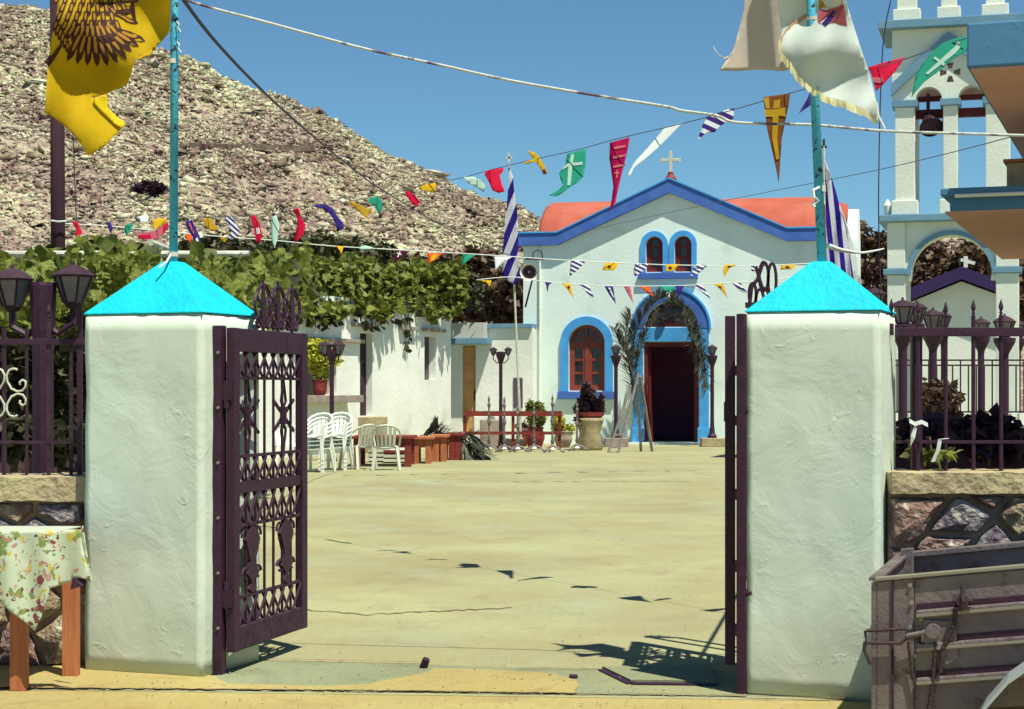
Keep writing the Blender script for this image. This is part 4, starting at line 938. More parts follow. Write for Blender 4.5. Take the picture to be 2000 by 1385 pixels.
# white flag
Yw = lambda x, y: 8.96+.06*math.sin(x*.045+y*.02)+.03*math.sin(y*.05)
wf = thing('white_flag', 'white flag with yellow fringe and a faded saint flying from the right flagpole', 'flag', P(1590, 60, 9))
cloth('back_fold', [(1470, -150), (1458, -40), (1452, 20), (1440, 70), (1432, 98), (1405, 138), (1440, 139), (1480, 136), (1530, 139), (1560, 130), (1580, 60), (1585, -150)], lambda x, y: 9.25+.05*math.sin(x*.04), M['flag_beige'], wf, 10)
cloth('tail', [(1392, 88), (1402, 104), (1412, 113), (1425, 109), (1432, 98), (1431, 106), (1420, 117), (1406, 112), (1396, 98)], lambda x, y: 9.2, M['flag_beige'], wf, 10)
cloth('cloth', [(1510, -150), (1512, -40), (1520, 20), (1527, 60), (1524, 90), (1527, 110), (1545, 130), (1563, 158), (1590, 178), (1612, 196), (1650, 205), (1690, 222), (1716, 238), (1712, 200), (1700, 150), (1680, 90), (1664, 40), (1652, 0), (1640, -60), (1636, -150)], Yw, M['flag_white'], wf, 8)
mb = MB(); pts = [(1523, 82), (1527, 110), (1545, 130), (1563, 158), (1590, 178), (1612, 196), (1650, 205), (1690, 222), (1716, 238)]
dens = []
for (a, b) in zip(pts, pts[1:]):
    for q in range(6): dens.append((a[0]+(b[0]-a[0])*q/6, a[1]+(b[1]-a[1])*q/6))
dens.append(pts[-1])
rr = random.Random(3)
v = []; f = []
for i, (x, y) in enumerate(dens):
    p1 = P(x+1, y-8, Yw(x, y)-.006); p2 = P(x-3+rr.uniform(-1.5, 1.5), y+6+rr.uniform(-3, 3), Yw(x, y)-.01+rr.uniform(-.01, .01)); v += [p1, p2]
mb.add(v, [(2*i, 2*i+2, 2*i+3, 2*i+1) for i in range(len(dens)-1)])
part('fringe', mb, M['fringe'], wf, world=True, flip=False)
Yw2 = lambda x, y: Yw(x, y)-.005
for nm, poly, m_ in (('figure_print', [(1600, -5), (1645, -5), (1646, 8), (1625, 18), (1610, 14), (1598, 18)], 'gold'), ('robe_print', [(1598, 18), (1625, 18), (1648, 8), (1655, 52), (1640, 48), (1625, 44), (1610, 50), (1598, 44)], 'pink'), ('robe_print', [(1605, 46), (1628, 20), (1638, 22), (1612, 52)], 'navy'), ('robe_print', [(1636, 20), (1646, 10), (1652, 50), (1645, 48)], 'crimson')):
    mb = MB(); addpoly(mb, poly, Yw2); part(nm, mb, M[m_], wf, world=True, flip=False)
mb = MB(); v = []
seg = [(1590, 25), (1572, 32), (1550, 45), (1535, 60), (1525, 80)]
for x, y in seg: v += [P(x, y-4, Yw2(x, y)), P(x, y+8, Yw2(x, y))]
mb.add(v, [(2*i, 2*i+2, 2*i+3, 2*i+1) for i in range(4)]); part('hem_braid', mb, mat('hem_pink', (.42, .26, .16, 1)), wf, world=True, flip=False)
part('flag_tie', MB().tube([P(1712, 200, 9), P(1716, 228, 9), P(1724, 243, 9), P(1728, 252, 9)], .006), M['string'], wf, world=True)

# Greek striped flags near the church
gp = thing('flag_on_pole', 'blue and white striped flag hanging limp left of the church gable', 'flag', Vector((P(1018, 870, 47).x, 47, 0)))
part('pole', MB().cyl((P(1018, 870, 47).x, 47, 0), P(994, 318, 47), .035, .022), M['iron_pale'], gp, world=True)
part('cross_finial', MB().bar(P(994, 318, 47), P(994, 298, 47), .05).bar(P(988, 308, 47), P(1001, 308, 47), .05), M['iron_pale'], gp, world=True)
cloth('cloth', [(996, 326), (1002, 345), (1004, 370), (1009, 400), (1012, 440), (1012, 480), (1015, 520), (1014, 548), (1004, 556), (995, 550), (982, 538), (979, 510), (984, 470), (985, 440), (990, 400), (993, 360), (993, 330)], lambda x, y: 46.9+.06*math.sin(x*.5+y*.05), M['striped_big'], gp, 6, uvbox=(978, 1100, 320, 560))
gp2 = thing('flag_on_pole', 'blue and white striped flag hanging behind the right pillar cap', 'flag', Vector((P(1612, 870, 30).x, 30, 0)))
part('pole', MB().cyl((P(1612, 870, 30).x, 30, 0), P(1609, 285, 30), .03, .02), M['iron_pale'], gp2, world=True)
part('cross_finial', MB().bar(P(1609, 290, 30), P(1609, 272, 30), .035).bar(P(1603, 287, 30), P(1615, 287, 30), .035), M['iron'], gp2, world=True)
cloth('cloth', [(1611, 312), (1622, 340), (1632, 372), (1645, 420), (1655, 470), (1664, 520), (1668, 556), (1640, 560), (1618, 558), (1614, 500), (1613, 420)], lambda x, y: 29.9+.08*math.sin(x*.2+y*.02), M['striped_big2'], gp2, 8)
cloth('second_fold', [(1640, 400), (1652, 430), (1668, 480), (1684, 560), (1668, 560), (1655, 480)], lambda x, y: 30.1+.05*math.sin(x*.2), M['whitec'], gp2, 8)
# loudspeaker
sp = thing('loudspeaker', 'grey horn loudspeaker on a bracket at the church corner', 'loudspeaker', P(1030, 560, 47.6))
c = P(1034, 531, 47.6); ax = Vector((-.12, -1, -.12)).normalized()
mb = MB(); prof_ = [(.24, -.12), (.22, -.10), (.15, .05), (.09, .18), (.07, .34), (.001, .36)]
tmp = MB().lathe([(r_, z_) for r_, z_ in prof_[:-1]], (0, 0, 0), 18); Mq = Matrix.Translation(c) @ (-ax).to_track_quat('Z', 'Y').to_matrix().to_4x4()
tmp.v = [tuple(Mq @ Vector(v)) for v in tmp.v]; tmp.f = [f for f in tmp.f if len(f) == 4]; part('horn', tmp, M['plastic'], sp, world=True, smooth=True)
tmp = MB().lathe([(.02, -.04), (.165, -.055), (.165, -.06)], (0, 0, 0), 18); tmp.v = [tuple(Mq @ Vector(v)) for v in tmp.v]; part('throat', tmp, M['iron'], sp, world=True)
tmp = MB().lathe([(.03, -.09), (.035, -.05), (.03, 0)], (0, 0, 0), 10); tmp.v = [tuple(Mq @ Vector(v)) for v in tmp.v]; part('core', tmp, M['galv_edge'], sp, world=True)
part('bracket', MB().bar(P(1040, 545, 47.9), P(1026, 600, 47.9), .05).bar(P(1028, 506, 47.7), P(1062, 506, 48.2), .05).tube([P(1040, 504, 47.7), P(1042, 492, 47.7), P(1050, 488, 47.7), P(1058, 492, 47.7), P(1060, 504, 47.7)], .015), M['iron_dusty'], sp, world=True)

# ------------------------------------------------------------------ ropes and cables
def cable(name, pts, r, mt, label, cat, sub=6):
    pts = [P(*p) for p in pts]; out_ = []
    m = len(pts)-1
    for i in range(m):
        p0 = pts[max(i-1, 0)]; p1 = pts[i]; p2 = pts[i+1]; p3 = pts[min(i+2, m)]
        for q in range(sub):
            f_ = q/sub; out_.append(.5*((2*p1)+(p2-p0)*f_+(2*p0-5*p1+4*p2-p3)*f_*f_+(3*p1-p0-3*p2+p3)*f_**3))
    out_.append(pts[-1]); mb = MB().tube(out_, r, 6)
    return solo(name, mb, mt, label, cat, smooth=True)
rope = cable('rope', [(343, -8, 9.7), (365, 1, 9.7), (430, 20, 9.68), (500, 38, 9.66), (610, 68, 9.62), (720, 97, 9.58), (860, 127, 9.5), (1000, 158, 9.45), (1180, 189, 9.4), (1300, 208, 9.35), (1330, 216, 9.35), (1400, 226, 9.3), (1430, 238, 9.3), (1500, 242, 9.28), (1590, 244, 9.25), (1730, 256, 9.2), (1880, 261, 9.1), (2040, 266, 9.0)], .0078, M['rope'], 'thick whitish taped rope strung from flagpole to flagpole above the gate', 'rope')
cable('power_cable', [(347, -20, 9.8), (362, 5, 9.9), (420, 80, 11), (500, 165, 13), (570, 230, 15.5), (640, 290, 19), (690, 330, 23), (760, 380, 30), (900, 460, 42), (1010, 505, 47.5)], .011, M['cable'], 'dark cable running from the left flagpole down towards the church corner', 'cable')
cable('thin_cord', [(1026, 480, 48), (1150, 450, 44), (1330, 410, 38), (1500, 375, 32), (1700, 335, 26), (1850, 300, 22), (2010, 258, 18)], .006, M['thin'], 'thin cord slanting up from the church gable past the bell tower', 'cord')
cable('thin_cord', [(1740, 0, 35), (1728, 60, 35), (1722, 130, 35), (1718, 250, 35), (1716, 400, 35), (1718, 500, 35), (1722, 600, 35)], .012, M['cable'], 'dark wire hanging straight down the left side of the bell tower', 'wire')
cable('pale_rope', [(1617, 480, 9.1), (1650, 490, 12), (1690, 493, 20), (1726, 486, 34)], .014, M['string'], 'pale frayed rope tied from the right flagpole to the tower', 'rope')
cable('pole_wire', [(142, 235, 21), (145, 330, 21), (148, 400, 21), (150, 432, 21)], .006, M['cable'], 'thin wire hanging beside the dark wooden pole', 'wire')

# big bunting string
def sY(x):                                 # depth along the long string (a straight plan line)
    r = (x-1000)/F; return 15.13/(1+1.81*r)
S1 = [(115, 428), (200, 434), (300, 436), (345, 424), (440, 424), (500, 420), (580, 405), (640, 400), (700, 390), (760, 380), (830, 360), (900, 348), (950, 334), (1040, 312), (1130, 292), (1210, 270), (1330, 242), (1430, 215), (1540, 183), (1620, 160), (1768, 115), (1888, 74)]
cable('bunting_string', [(x, y, sY(x)) for x, y in S1], .0035, M['thin'], 'fine string of the big pennants rising from the dark pole to the blue slab', 'string', 4)
S4Y = 32.0; S5Y = 28.5
def s4y(x): return 27+(x-130)*.004+2
cable('bunting_string', [(x, y, S4Y-4+(x/2000)*6) for x, y in ((115, 436), (200, 441), (260, 446), (330, 453), (430, 462), (540, 470), (640, 480), (760, 487), (900, 495), (980, 500), (1100, 508), (1240, 515), (1330, 518), (1450, 519), (1530, 517), (1590, 514))], .009, M['string'], 'pale lower bunting string crossing the church front at window height', 'string', 4)
cable('bunting_string', [(x, y, S5Y) for x, y in ((930, 547), (1000, 541), (1063, 550), (1150, 557), (1230, 559), (1330, 558), (1400, 554), (1480, 549), (1560, 540))], .008, M['string'], 'pale bunting string hanging just above the church door arch', 'string', 4)

def pennant(label, poly, Y, mt, prints=(), group='pennants on the long string', step=None, uvbox=None, wob=.14):
    ph = random.random()*6; xs_ = [p[0] for p in poly]; sc = F/Y
    yt_ = min(p_[1] for p_ in poly)
    Yf = lambda x, y: Y+wob*math.sin((x+.5*y)*6/ (sc*.12)*.12+ph)-.65*(y-yt_)/sc   # tips lifted by the wind
    if not prints:
        return cloth('pennant', poly, Yf, mt, None, step or 7, label, 'pennant', group, uvbox=uvbox)
    t = thing('pennant', label, 'pennant', P(poly[0][0], poly[0][1], Y), 0, group)
    cloth('cloth', poly, Yf, mt, t, step or 7, uvbox=uvbox)
    for nm, pp, m2 in prints:
        mb = MB(); addpoly(mb, pp, lambda x, y: Yf(x, y)-.012); part(nm, mb, m2, t, world=True, flip=False)
    return t
def cross_(cx, cy, a, b, w, ang=0):      # cross polygon in px
    ca, sa = math.cos(ang), math.sin(ang)
    pts = [(-w, -b), (w, -b), (w, -w-b*.25), (a, -w-b*.25), (a, w-b*.25), (w, w-b*.25), (w, b), (-w, b), (-w, w-b*.25), (-a, w-b*.25), (-a, -w-b*.25), (-w, -w-b*.25)]
    return [(cx+x*ca-y*sa, cy+x*sa+y*ca) for x, y in pts]
W_ = M['whitec']
pennant('green pennant with a white cross blowing below the blue slab', [(1890, 70), (1862, 76), (1838, 86), (1818, 105), (1800, 128), (1788, 150), (1780, 190), (1788, 180), (1805, 160), (1830, 142), (1858, 118), (1890, 98)], sY(1840), M['green'], [('cross_print', [(1808, 143), (1866, 90), (1872, 78), (1876, 92), (1866, 104), (1812, 146)], M['mint']), ('cross_print', [(1826, 110), (1846, 124), (1843, 129), (1823, 114)], M['mint'])])
pennant('red pennant with a pale emblem between white flag and tower', [(1768, 112), (1738, 119), (1696, 131), (1702, 145), (1711, 178), (1725, 165), (1748, 140)], sY(1730), M['red'], [('emblem_print', [(1702, 150), (1715, 152), (1722, 150), (1726, 158), (1718, 163), (1706, 160)], M['pink'])])
pennant('dark blue pennant mostly hidden by the right flagpole', [(1612, 168), (1583, 178), (1575, 196), (1560, 222), (1584, 205), (1600, 196), (1610, 190)], sY(1585), M['navy'])
pennant('long brown pennant with a golden cross', [(1491, 190), (1543, 182), (1540, 205), (1534, 235), (1527, 270), (1524, 310), (1521, 358), (1516, 330), (1507, 290), (1498, 250)], sY(1517), M['brown'], [('cross_print', [(1512, 196), (1524, 194), (1523, 210), (1536, 210), (1534, 228), (1521, 226), (1518, 270), (1522, 310), (1516, 312), (1508, 270), (1509, 228), (1495, 228), (1493, 214), (1510, 212)], M['gold']), ('band_print', [(1492, 192), (1502, 190), (1503, 212), (1496, 212)], M['gold'])])
pennant('navy and white striped pennant crumpled on the rope', [(1434, 211), (1420, 214), (1398, 222), (1380, 230), (1372, 245), (1362, 275), (1376, 262), (1386, 259), (1396, 258), (1404, 248), (1416, 240), (1432, 232)], sY(1398), M['striped'], uvbox=(1362, 1470, 211, 300))
pennant('narrow white pennant twisted edge on by the wind', [(1333, 240), (1310, 246), (1296, 252), (1284, 266), (1262, 292), (1240, 316), (1232, 330), (1225, 344), (1230, 345), (1238, 328), (1258, 312), (1284, 290), (1310, 264)], sY(1290), M['whitec'])
tx = [('lettering', [(1197, 288+q*18), (1205, 286+q*18), (1218, 284+q*18), (1222, 283+q*18), (1222, 287+q*18), (1212, 290+q*18), (1198, 292+q*18)], M['pink']) for q in range(3)]
pennant('crimson pennant with pale lettering and a small cross above the gable', [(1191, 279), (1230, 268), (1226, 292), (1218, 325), (1212, 348), (1206, 375), (1202, 395), (1190, 413), (1194, 395), (1198, 365), (1194, 335), (1190, 310)], sY(1210), M['crimson'], tx+[('cross_print', cross_(1205, 340, 5, 8, 1.5), M['pink'])])
pennant('teal green pennant with a pale cross left of the gable peak', [(1108, 300), (1145, 291), (1144, 320), (1139, 345), (1126, 358), (1112, 366), (1098, 378), (1086, 384), (1072, 382), (1090, 372), (1100, 362), (1094, 348), (1092, 338), (1104, 322)], sY(1115), M['green'], [('cross_print', [(1116, 302), (1121, 301), (1119, 318), (1138, 316), (1137, 322), (1118, 324), (1114, 362), (1108, 362), (1110, 325), (1098, 332), (1101, 325), (1112, 318)], M['mint'])])
pennant('yellow pennant with dark tip folded like a bird', [(1030, 294), (1044, 298), (1052, 305), (1060, 318), (1070, 338), (1062, 342), (1056, 330), (1046, 316), (1030, 320), (1018, 321), (1032, 314), (1042, 311), (1036, 303)], sY(1045), M['yellow'], [('emblem_print', [(1058, 332), (1064, 330), (1069, 338), (1062, 341)], M['print'])])
pennant('bright red pennant beside the striped flag on its pole', [(948, 334), (966, 330), (984, 328), (982, 336), (976, 342), (980, 360), (986, 374), (974, 377), (962, 372), (955, 356), (947, 342)], sY(966), M['red'])
pennant('pale see-through pennant drifting left of the striped flag', [(905, 346), (925, 345), (940, 352), (950, 366), (944, 375), (932, 366), (915, 358)], sY(930), M['mint'])
pennant('small yellow pennant with brown edge over the hillside', [(818, 366), (835, 358), (850, 357), (852, 364), (848, 376), (836, 374), (824, 372)], sY(836), M['yellow'])
pennant('small red curled pennant in front of the stony hill', [(790, 373), (800, 374), (810, 382), (820, 394), (814, 405), (804, 398), (796, 386)], sY(805), M['red'])
pennant('green curled pennant where the dark cable passes', [(716, 392), (728, 385), (738, 382), (746, 394), (747, 410), (738, 418), (734, 404), (722, 396)], sY(733), M['green'])
pennant('tan yellow pennant streaming right over the stones', [(678, 393), (690, 394), (706, 402), (722, 410), (728, 414), (718, 420), (722, 430), (708, 420), (692, 406)], sY(704), M['gold'])
pennant('long dark navy pennant curved like a sickle', [(608, 402), (625, 399), (636, 398), (650, 408), (660, 424), (670, 436), (672, 446), (659, 453), (655, 436), (646, 420), (632, 408)], sY(640), M['navy'])
pennant('tall red pennant hanging straight above the vine', [(570, 410), (583, 406), (588, 424), (597, 440), (592, 458), (578, 474), (574, 470), (581, 440), (580, 422)], sY(584), M['red'])
pennant('dull see-through grey green pennant above the vine', [(530, 424), (540, 420), (546, 440), (542, 466), (536, 486), (531, 470), (528, 446)], sY(536), M['mint'])
pennant('red pennant with white print left of the grey green one', [(489, 422), (498, 420), (506, 436), (512, 458), (508, 474), (500, 474), (497, 448)], sY(500), M['red'], [('emblem_print', [(500, 446), (506, 444), (508, 456), (502, 458)], M['whitec'])])
pennant('black and white striped curling pennant over the stones', [(438, 426), (452, 422), (458, 432), (468, 450), (462, 464), (446, 470), (452, 452), (444, 438)], sY(452), M['striped'])
pennant('ochre yellow pennant right of the left flagpole', [(396, 428), (410, 425), (420, 438), (427, 450), (412, 452), (402, 444)], sY(412), M['gold'])
pennant('purple pennant with white lettering touching the turquoise pole', [(362, 432), (374, 430), (382, 444), (390, 462), (395, 482), (394, 502), (384, 496), (378, 478), (376, 462), (366, 448)], sY(378), M['navy'], [('lettering', [(368, 436), (372, 436), (380, 455), (377, 457)], M['pink']), ('lettering', [(382, 466), (386, 464), (390, 478), (386, 480)], M['whitec'])])
pennant('pink and red pennant left of the left flagpole', [(264, 458), (280, 454), (298, 452), (310, 446), (326, 434), (330, 440), (322, 456), (306, 468), (288, 472), (272, 466)], sY(297), M['pink'], [('stripe_print', [(270, 460), (294, 458), (296, 466), (274, 466)], M['red']), ('stripe_print', [(318, 442), (328, 434), (329, 442), (318, 456)], M['red'])])
pennant('yellow pennant folded over itself left of the turquoise pole', [(297, 430), (312, 426), (328, 428), (326, 434), (314, 442), (300, 450)], sY(314), M['yellow'])
pennant('small white pennant flying above the yellow one', [(268, 424), (286, 418), (291, 424), (288, 434), (272, 432)], sY(278), M['whitec'])
pennant('dark green pennant among the top vine shoots', [(244, 440), (262, 434), (256, 448), (248, 462), (243, 454)], sY(252), M['green'])
pennant('little navy pennant near the dark wooden pole', [(208, 435), (216, 434), (220, 446), (217, 456), (213, 450)], sY(214), M['navy'])
pennant('bright red twisted pennant next to the dark wooden pole', [(140, 433), (152, 433), (156, 446), (161, 454), (155, 462), (146, 462), (149, 448)], sY(150), M['red'])
g4 = 'pennants on the lower string'; 
def y4(x): return S4Y-4+(x/2000)*6
em = lambda cx, cy, a=4, b=3: [(cx-a, cy-b*.3), (cx-a*.3, cy-b), (cx+a*.5, cy-b*.8), (cx+a, cy), (cx+a*.4, cy+b), (cx-a*.5, cy+b*.8)]
small = [
 ('orange red small pennant under the purple one by the left flagpole', [(361, 457), (376, 458), (374, 476), (368, 472)], 'orange_c', ()),
 ('little ochre pennant under the striped curling one', [(430, 463), (444, 463), (440, 474), (434, 472)], 'gold', ()),
 ('small bright yellow pennant at the vine top', [(656, 480), (671, 481), (667, 498), (662, 488)], 'yellow', ()),
 ('small blue white pennant lying flat on the lower string', [(700, 484), (712, 479), (728, 483), (726, 487), (704, 488)], 'mint', ()),
 ('dark maroon pennant with a white cross', [(772, 489), (798, 491), (780, 506), (767, 516)], 'maroon', (('cross_print', cross_(779, 497, 5, 6, 1.2, .4), W_),)),
 ('orange pennant with yellow print over the vine', [(834, 494), (864, 495), (850, 508), (836, 515)], 'orange_c', (('emblem_print', [(843, 498), (856, 497), (848, 508), (841, 510)], M['yellow']),)),
 ('dark green plain pennant right of the orange one', [(904, 497), (929, 498), (915, 508), (902, 520)], 'green', ()),
 ('white pennant left of the limp striped flag', [(966, 501), (1000, 502), (980, 515), (968, 528)], 'whitec', ()),
 ('striped pennant at the left of the church front, upper row', [(1115, 509), (1144, 511), (1130, 526), (1112, 541)], 'striped', ()),
 ('yellow emblem pennant at the left of the church front, upper row', [(1182, 513), (1210, 513), (1200, 528), (1176, 528)], 'yellow', (('emblem_print', em(1190, 521), M['print']),)),
 ('striped pennant crossing the foot of the left gable window', [(1241, 514), (1266, 516), (1258, 528), (1240, 541), (1237, 530)], 'striped', ()),
 ('yellow emblem pennant between the twin gable windows', [(1301, 516), (1326, 516), (1318, 528), (1300, 532)], 'yellow', (('emblem_print', em(1309, 523), M['print']),)),
 ('striped pennant right of the twin gable windows', [(1357, 517), (1384, 517), (1368, 532), (1348, 541)], 'striped', ()),
 ('yellow curved emblem pennant near the iron scrollwork, upper row', [(1415, 517), (1440, 517), (1424, 524), (1420, 532), (1416, 542), (1412, 530)], 'yellow', (('emblem_print', em(1425, 521, 5, 2), M['print']),)),
 ('striped pennant touching the iron scrollwork', [(1466, 519), (1482, 519), (1478, 530), (1468, 530)], 'striped', ()),
 ('yellow emblem pennant left of the right pillar cap', [(1527, 518), (1556, 517), (1546, 526), (1524, 527)], 'yellow', (('emblem_print', em(1538, 522, 5, 2.5), M['print']),)),
]
for lb, poly, m_, pr in small: pennant(lb, poly, y4(poly[0][0]), M[m_], pr, g4, 6, wob=.10, uvbox=(poly[0][0], poly[0][0]+45, 505, 545) if m_ == 'striped' else None)
small5 = [
 ('yellow pennant at the left end of the lowest string', [(934, 547), (960, 548), (956, 560), (950, 552)], 'yellow', ()),
 ('dark small pennant left on the lowest string', [(1064, 551), (1080, 551), (1072, 557), (1069, 572), (1067, 558)], 'navy', ()),
 ('yellow emblem pennant above the big arched window', [(1098, 553), (1115, 554), (1120, 582), (1108, 566)], 'yellow', (('emblem_print', em(1111, 561, 3, 3), M['print']),)),
 ('grey striped pennant right above the big arched window', [(1131, 556), (1150, 557), (1162, 586), (1146, 572)], 'striped', ()),
 ('purple pennant with lettering left of the door arch', [(1180, 558), (1197, 558), (1203, 594), (1190, 576)], 'navy', (('lettering', [(1188, 562), (1192, 562), (1200, 582), (1197, 580)], W_),)),
 ('faded pink pennant left of the door arch', [(1218, 559), (1231, 559), (1237, 592), (1228, 578)], 'pink', ()),
 ('orange red pennant at the left shoulder of the door arch', [(1250, 560), (1268, 560), (1277, 580), (1266, 574)], 'orange_c', ()),
 ('teal pennant above the white globe lamp', [(1286, 559), (1318, 559), (1312, 572), (1298, 568)], 'green', ()),
 ('dark purple pennant right of the white globe lamp', [(1319, 558), (1336, 558), (1332, 566), (1327, 578), (1322, 568)], 'navy', ()),
 ('striped pennant at the right shoulder of the door arch', [(1354, 557), (1372, 556), (1388, 584), (1372, 572)], 'striped', ()),
 ('yellow emblem pennant right of the door arch', [(1394, 555), (1412, 554), (1421, 582), (1408, 566)], 'yellow', (('emblem_print', em(1406, 561, 3.5, 2.5), M['print']),)),
 ('striped pennant at the right end of the lowest string', [(1430, 553), (1446, 552), (1464, 578), (1444, 568)], 'striped', ()),
]
for lb, poly, m_, pr in small5: pennant(lb, poly, S5Y, M[m_], pr, 'pennants on the lowest string', 6, wob=.10, uvbox=(poly[0][0], poly[0][0]+40, 550, 590) if m_ == 'striped' else None)

# ------------------------------------------------------------------ gates
def local_frame(o, d):                   # root at o with x along d
    return math.atan2(d.y, d.x)
def gate(label, hinge, d, Wd, z0, z1, crest=True, thick=.045):
    """local: x along the leaf, y thickness, z up"""
    t = thing('iron_gate', label, 'gate', hinge, math.atan2(d.y, d.x))
    T = thick; st = .075
    part('stile', MB().box(0, st, -T/2, T/2, z0, z1, b=.004), M['iron'], t)
    part('stile', MB().box(Wd-st*1.1, Wd, -T/2, T/2, z0, z1, b=.004), M['iron'], t)
    Hh = z1-z0
    def zf(y): return z1-(y-640)/635*Hh     # rows measured down the hinge side of the photograph
    part('rail', MB().box(st, Wd-st*1.1, -T/2+.002, T/2-.002, zf(686), z1-.001, b=.004), M['iron'], t)
    part('rail', MB().box(st, Wd-st*1.1, -T/2+.002, T/2-.002, z0+.001, zf(1228), b=.004), M['iron_dusty'], t)
    part('rail', MB().box(st, Wd-st*1.1, -.016, .016, zf(966), zf(944), b=.003), M['iron'], t)
    for yy in (738, 893, 1030, 1172): part('cross_bar', MB().box(st, Wd-st*1.1, -.011, .011, zf(yy+3), zf(yy-3)), M['iron_dusty'], t)
    xa, xb = st, Wd-st*1.1; n = 7; cw = (xb-xa)/n
    b0 = None
    for i in range(1, n):
        x = xa+cw*i
        part('upright_bar', MB().box(x-.006, x+.006, -.006, .006, zf(1228), zf(966)).box(x-.006, x+.006, -.006, .006, zf(944), zf(686)), M['iron'], t)
    for (ya_, yb_) in ((686, 735), (896, 944), (966, 1027), (1175, 1228)):
        for i in range(n):
            x = xa+cw*i
            for s_ in (0, 1):
                p = (x+cw*s_, .012 if s_ else -.012, zf(yb_)); q = (x+cw*(1-s_), .012 if s_ else -.012, zf(ya_))
                part('lattice_bar', MB().bar(p, q, .011, .011), M['iron'], t)
    # long lozenges and stars in the middle panel
    za, zb2 = zf(741), zf(890); zm = (za+zb2)/2
    for c_ in (xa+cw*1.5, xa+cw*5.5):
        mb = MB()
        for sg in (-1, 1):
            mb.bar((c_, 0.018, za), (c_+sg*.035, .018, za-.12), .012); mb.bar((c_+sg*.035, .018, za-.12), (c_, .018, zm+.05), .012)
            mb.bar((c_, .018, zb2), (c_+sg*.035, .018, zb2+.12), .012); mb.bar((c_+sg*.035, .018, zb2+.12), (c_, .018, zm-.05), .012)
            mb.bar((c_-cw*1.2, .018, zm+sg*.09), (c_+cw*1.2, .018, zm-sg*.09), .014)
        mb.bar((c_, .018, zm-.05), (c_, .018, zm+.05), .03); part('lozenge_ornament', mb, M['iron'], t)
    # scrolled urns in the lower panel
    za, zb2 = zf(1034), zf(1168)
    for c_ in (xa+cw*1.6, xa+cw*5.4):
        mb = MB()
        hh = za-zb2
        pr = [(.015, 0), (.05, .06), (.02, .14), (.03, .2), (.085, .30), (.05, .38), (.035, .48), (.07, .66), (.095, .8), (.06, .92), (.02, 1)]
        pol = [(c_+r_, zb2+q*hh) for r_, q in pr]+[(c_-r_, zb2+q*hh) for r_, q in pr[::-1]]
        mb.prism(pol, -.012, .012)
        for sg in (-1, 1):
            pts_ = [(c_+sg*(.09+.04*math.cos(a)), 0, zb2+hh*.84+.045*math.sin(a)) for a in [i*.5 for i in range(11)]]
            mb.tube(pts_, .008, 5)
            pts_ = [(c_+sg*(.08+.05*math.cos(a)), 0, zb2+hh*.30+.03*math.sin(a)) for a in [i*.5 for i in range(11)]]
            mb.tube(pts_, .009, 5)
        part('urn_ornament', mb, M['iron'], t)
    if crest:
        for c_, s_ in ((Wd*.42, 1), (Wd*.62, 1), (Wd*.82, 1)):
            mb = MB()
            for sg in (-1, 1):
                pts_ = [(c_+sg*(.02+.10*math.sin(a)), 0, z1+.02+a*.075) for a in [i*.31 for i in range(11)]]
                mb.tube(pts_, .010, 5)
                pts_ = [(c_+sg*(.06+.04*math.cos(a)), 0, z1+.06+.045*math.sin(a)) for a in [i*.6 for i in range(11)]]
                mb.tube(pts_, .009, 5)
            mb.prism([(c_-.012, z1), (c_+.012, z1), (c_+.028, z1+.15), (c_, z1+.28), (c_-.028, z1+.15)], -.006, .006)
            mb.tube([(c_+.09*math.cos(a), 0, z1+.20+.05*math.sin(a)) for a in [i*.53 for i in range(13)]], .008, 5)
            part('scroll_crest', mb, M['iron'], t)
    return t
# left leaf, opened inwards
hg = G(450, 1275, .12); hg.z = 0; e_ = G(594, 1225, .12); e_.z = 0
gd = (e_-hg); gw = gd.length
zt_l = EYE-(640-HOR)*hg.y/F
gL = gate('left iron gate leaf standing open with lattice and urn ornaments', hg, gd.normalized(), gw, .12, zt_l)
# hinge posts
def hinge_post(label, x, yb, Y, yt, wpx, ang_, leaf=None):
    a = G(x, yb); wd = wpx*a.y/F; zt_ = EYE-(yt-HOR)*a.y/F
    t = thing('gate_post', label, 'gate post', (a.x, a.y, 0), ang_)
    part('post', MB().box(-wd/2, wd/2, -wd/2, wd/2, 0, zt_, b=.006), M['iron'], t)
    return t, wd, zt_
tp, wdp, ztp = hinge_post('dark iron gate post fixed to the left pillar', 428, 1318, 0, 636, 21, la)
for q in range(3): 
    z = .2+q*.74; part('wall_anchor', MB().cyl((-wdp/2-.045, .01, z), (-wdp/2+.0, .01, z), .03, n=10).box(-wdp/2-.06, -wdp/2-.046, -.03, .05, z-.05, z+.05), M['iron'], tp)
for q in range(6):
    z = .25+q*.29; part('rivet', MB().cyl((.012, -wdp/2-.008, z), (.012, -wdp/2, z), .008, n=8), M['galv_edge'], tp)
dl = (hg-tp.location)
for z in (.42, 1.48): 
    mb = MB().cyl((.0+wdp/2+.02, 0, z-.07), (wdp/2+.02, 0, z+.07), .022, n=10); part('hinge', mb, M['iron'], tp)
for z in (.36, 1.45): part('hinge_plate', MB().box(wdp/2, wdp/2+.055, -.02, .02, z, z+.09), M['iron'], tp)
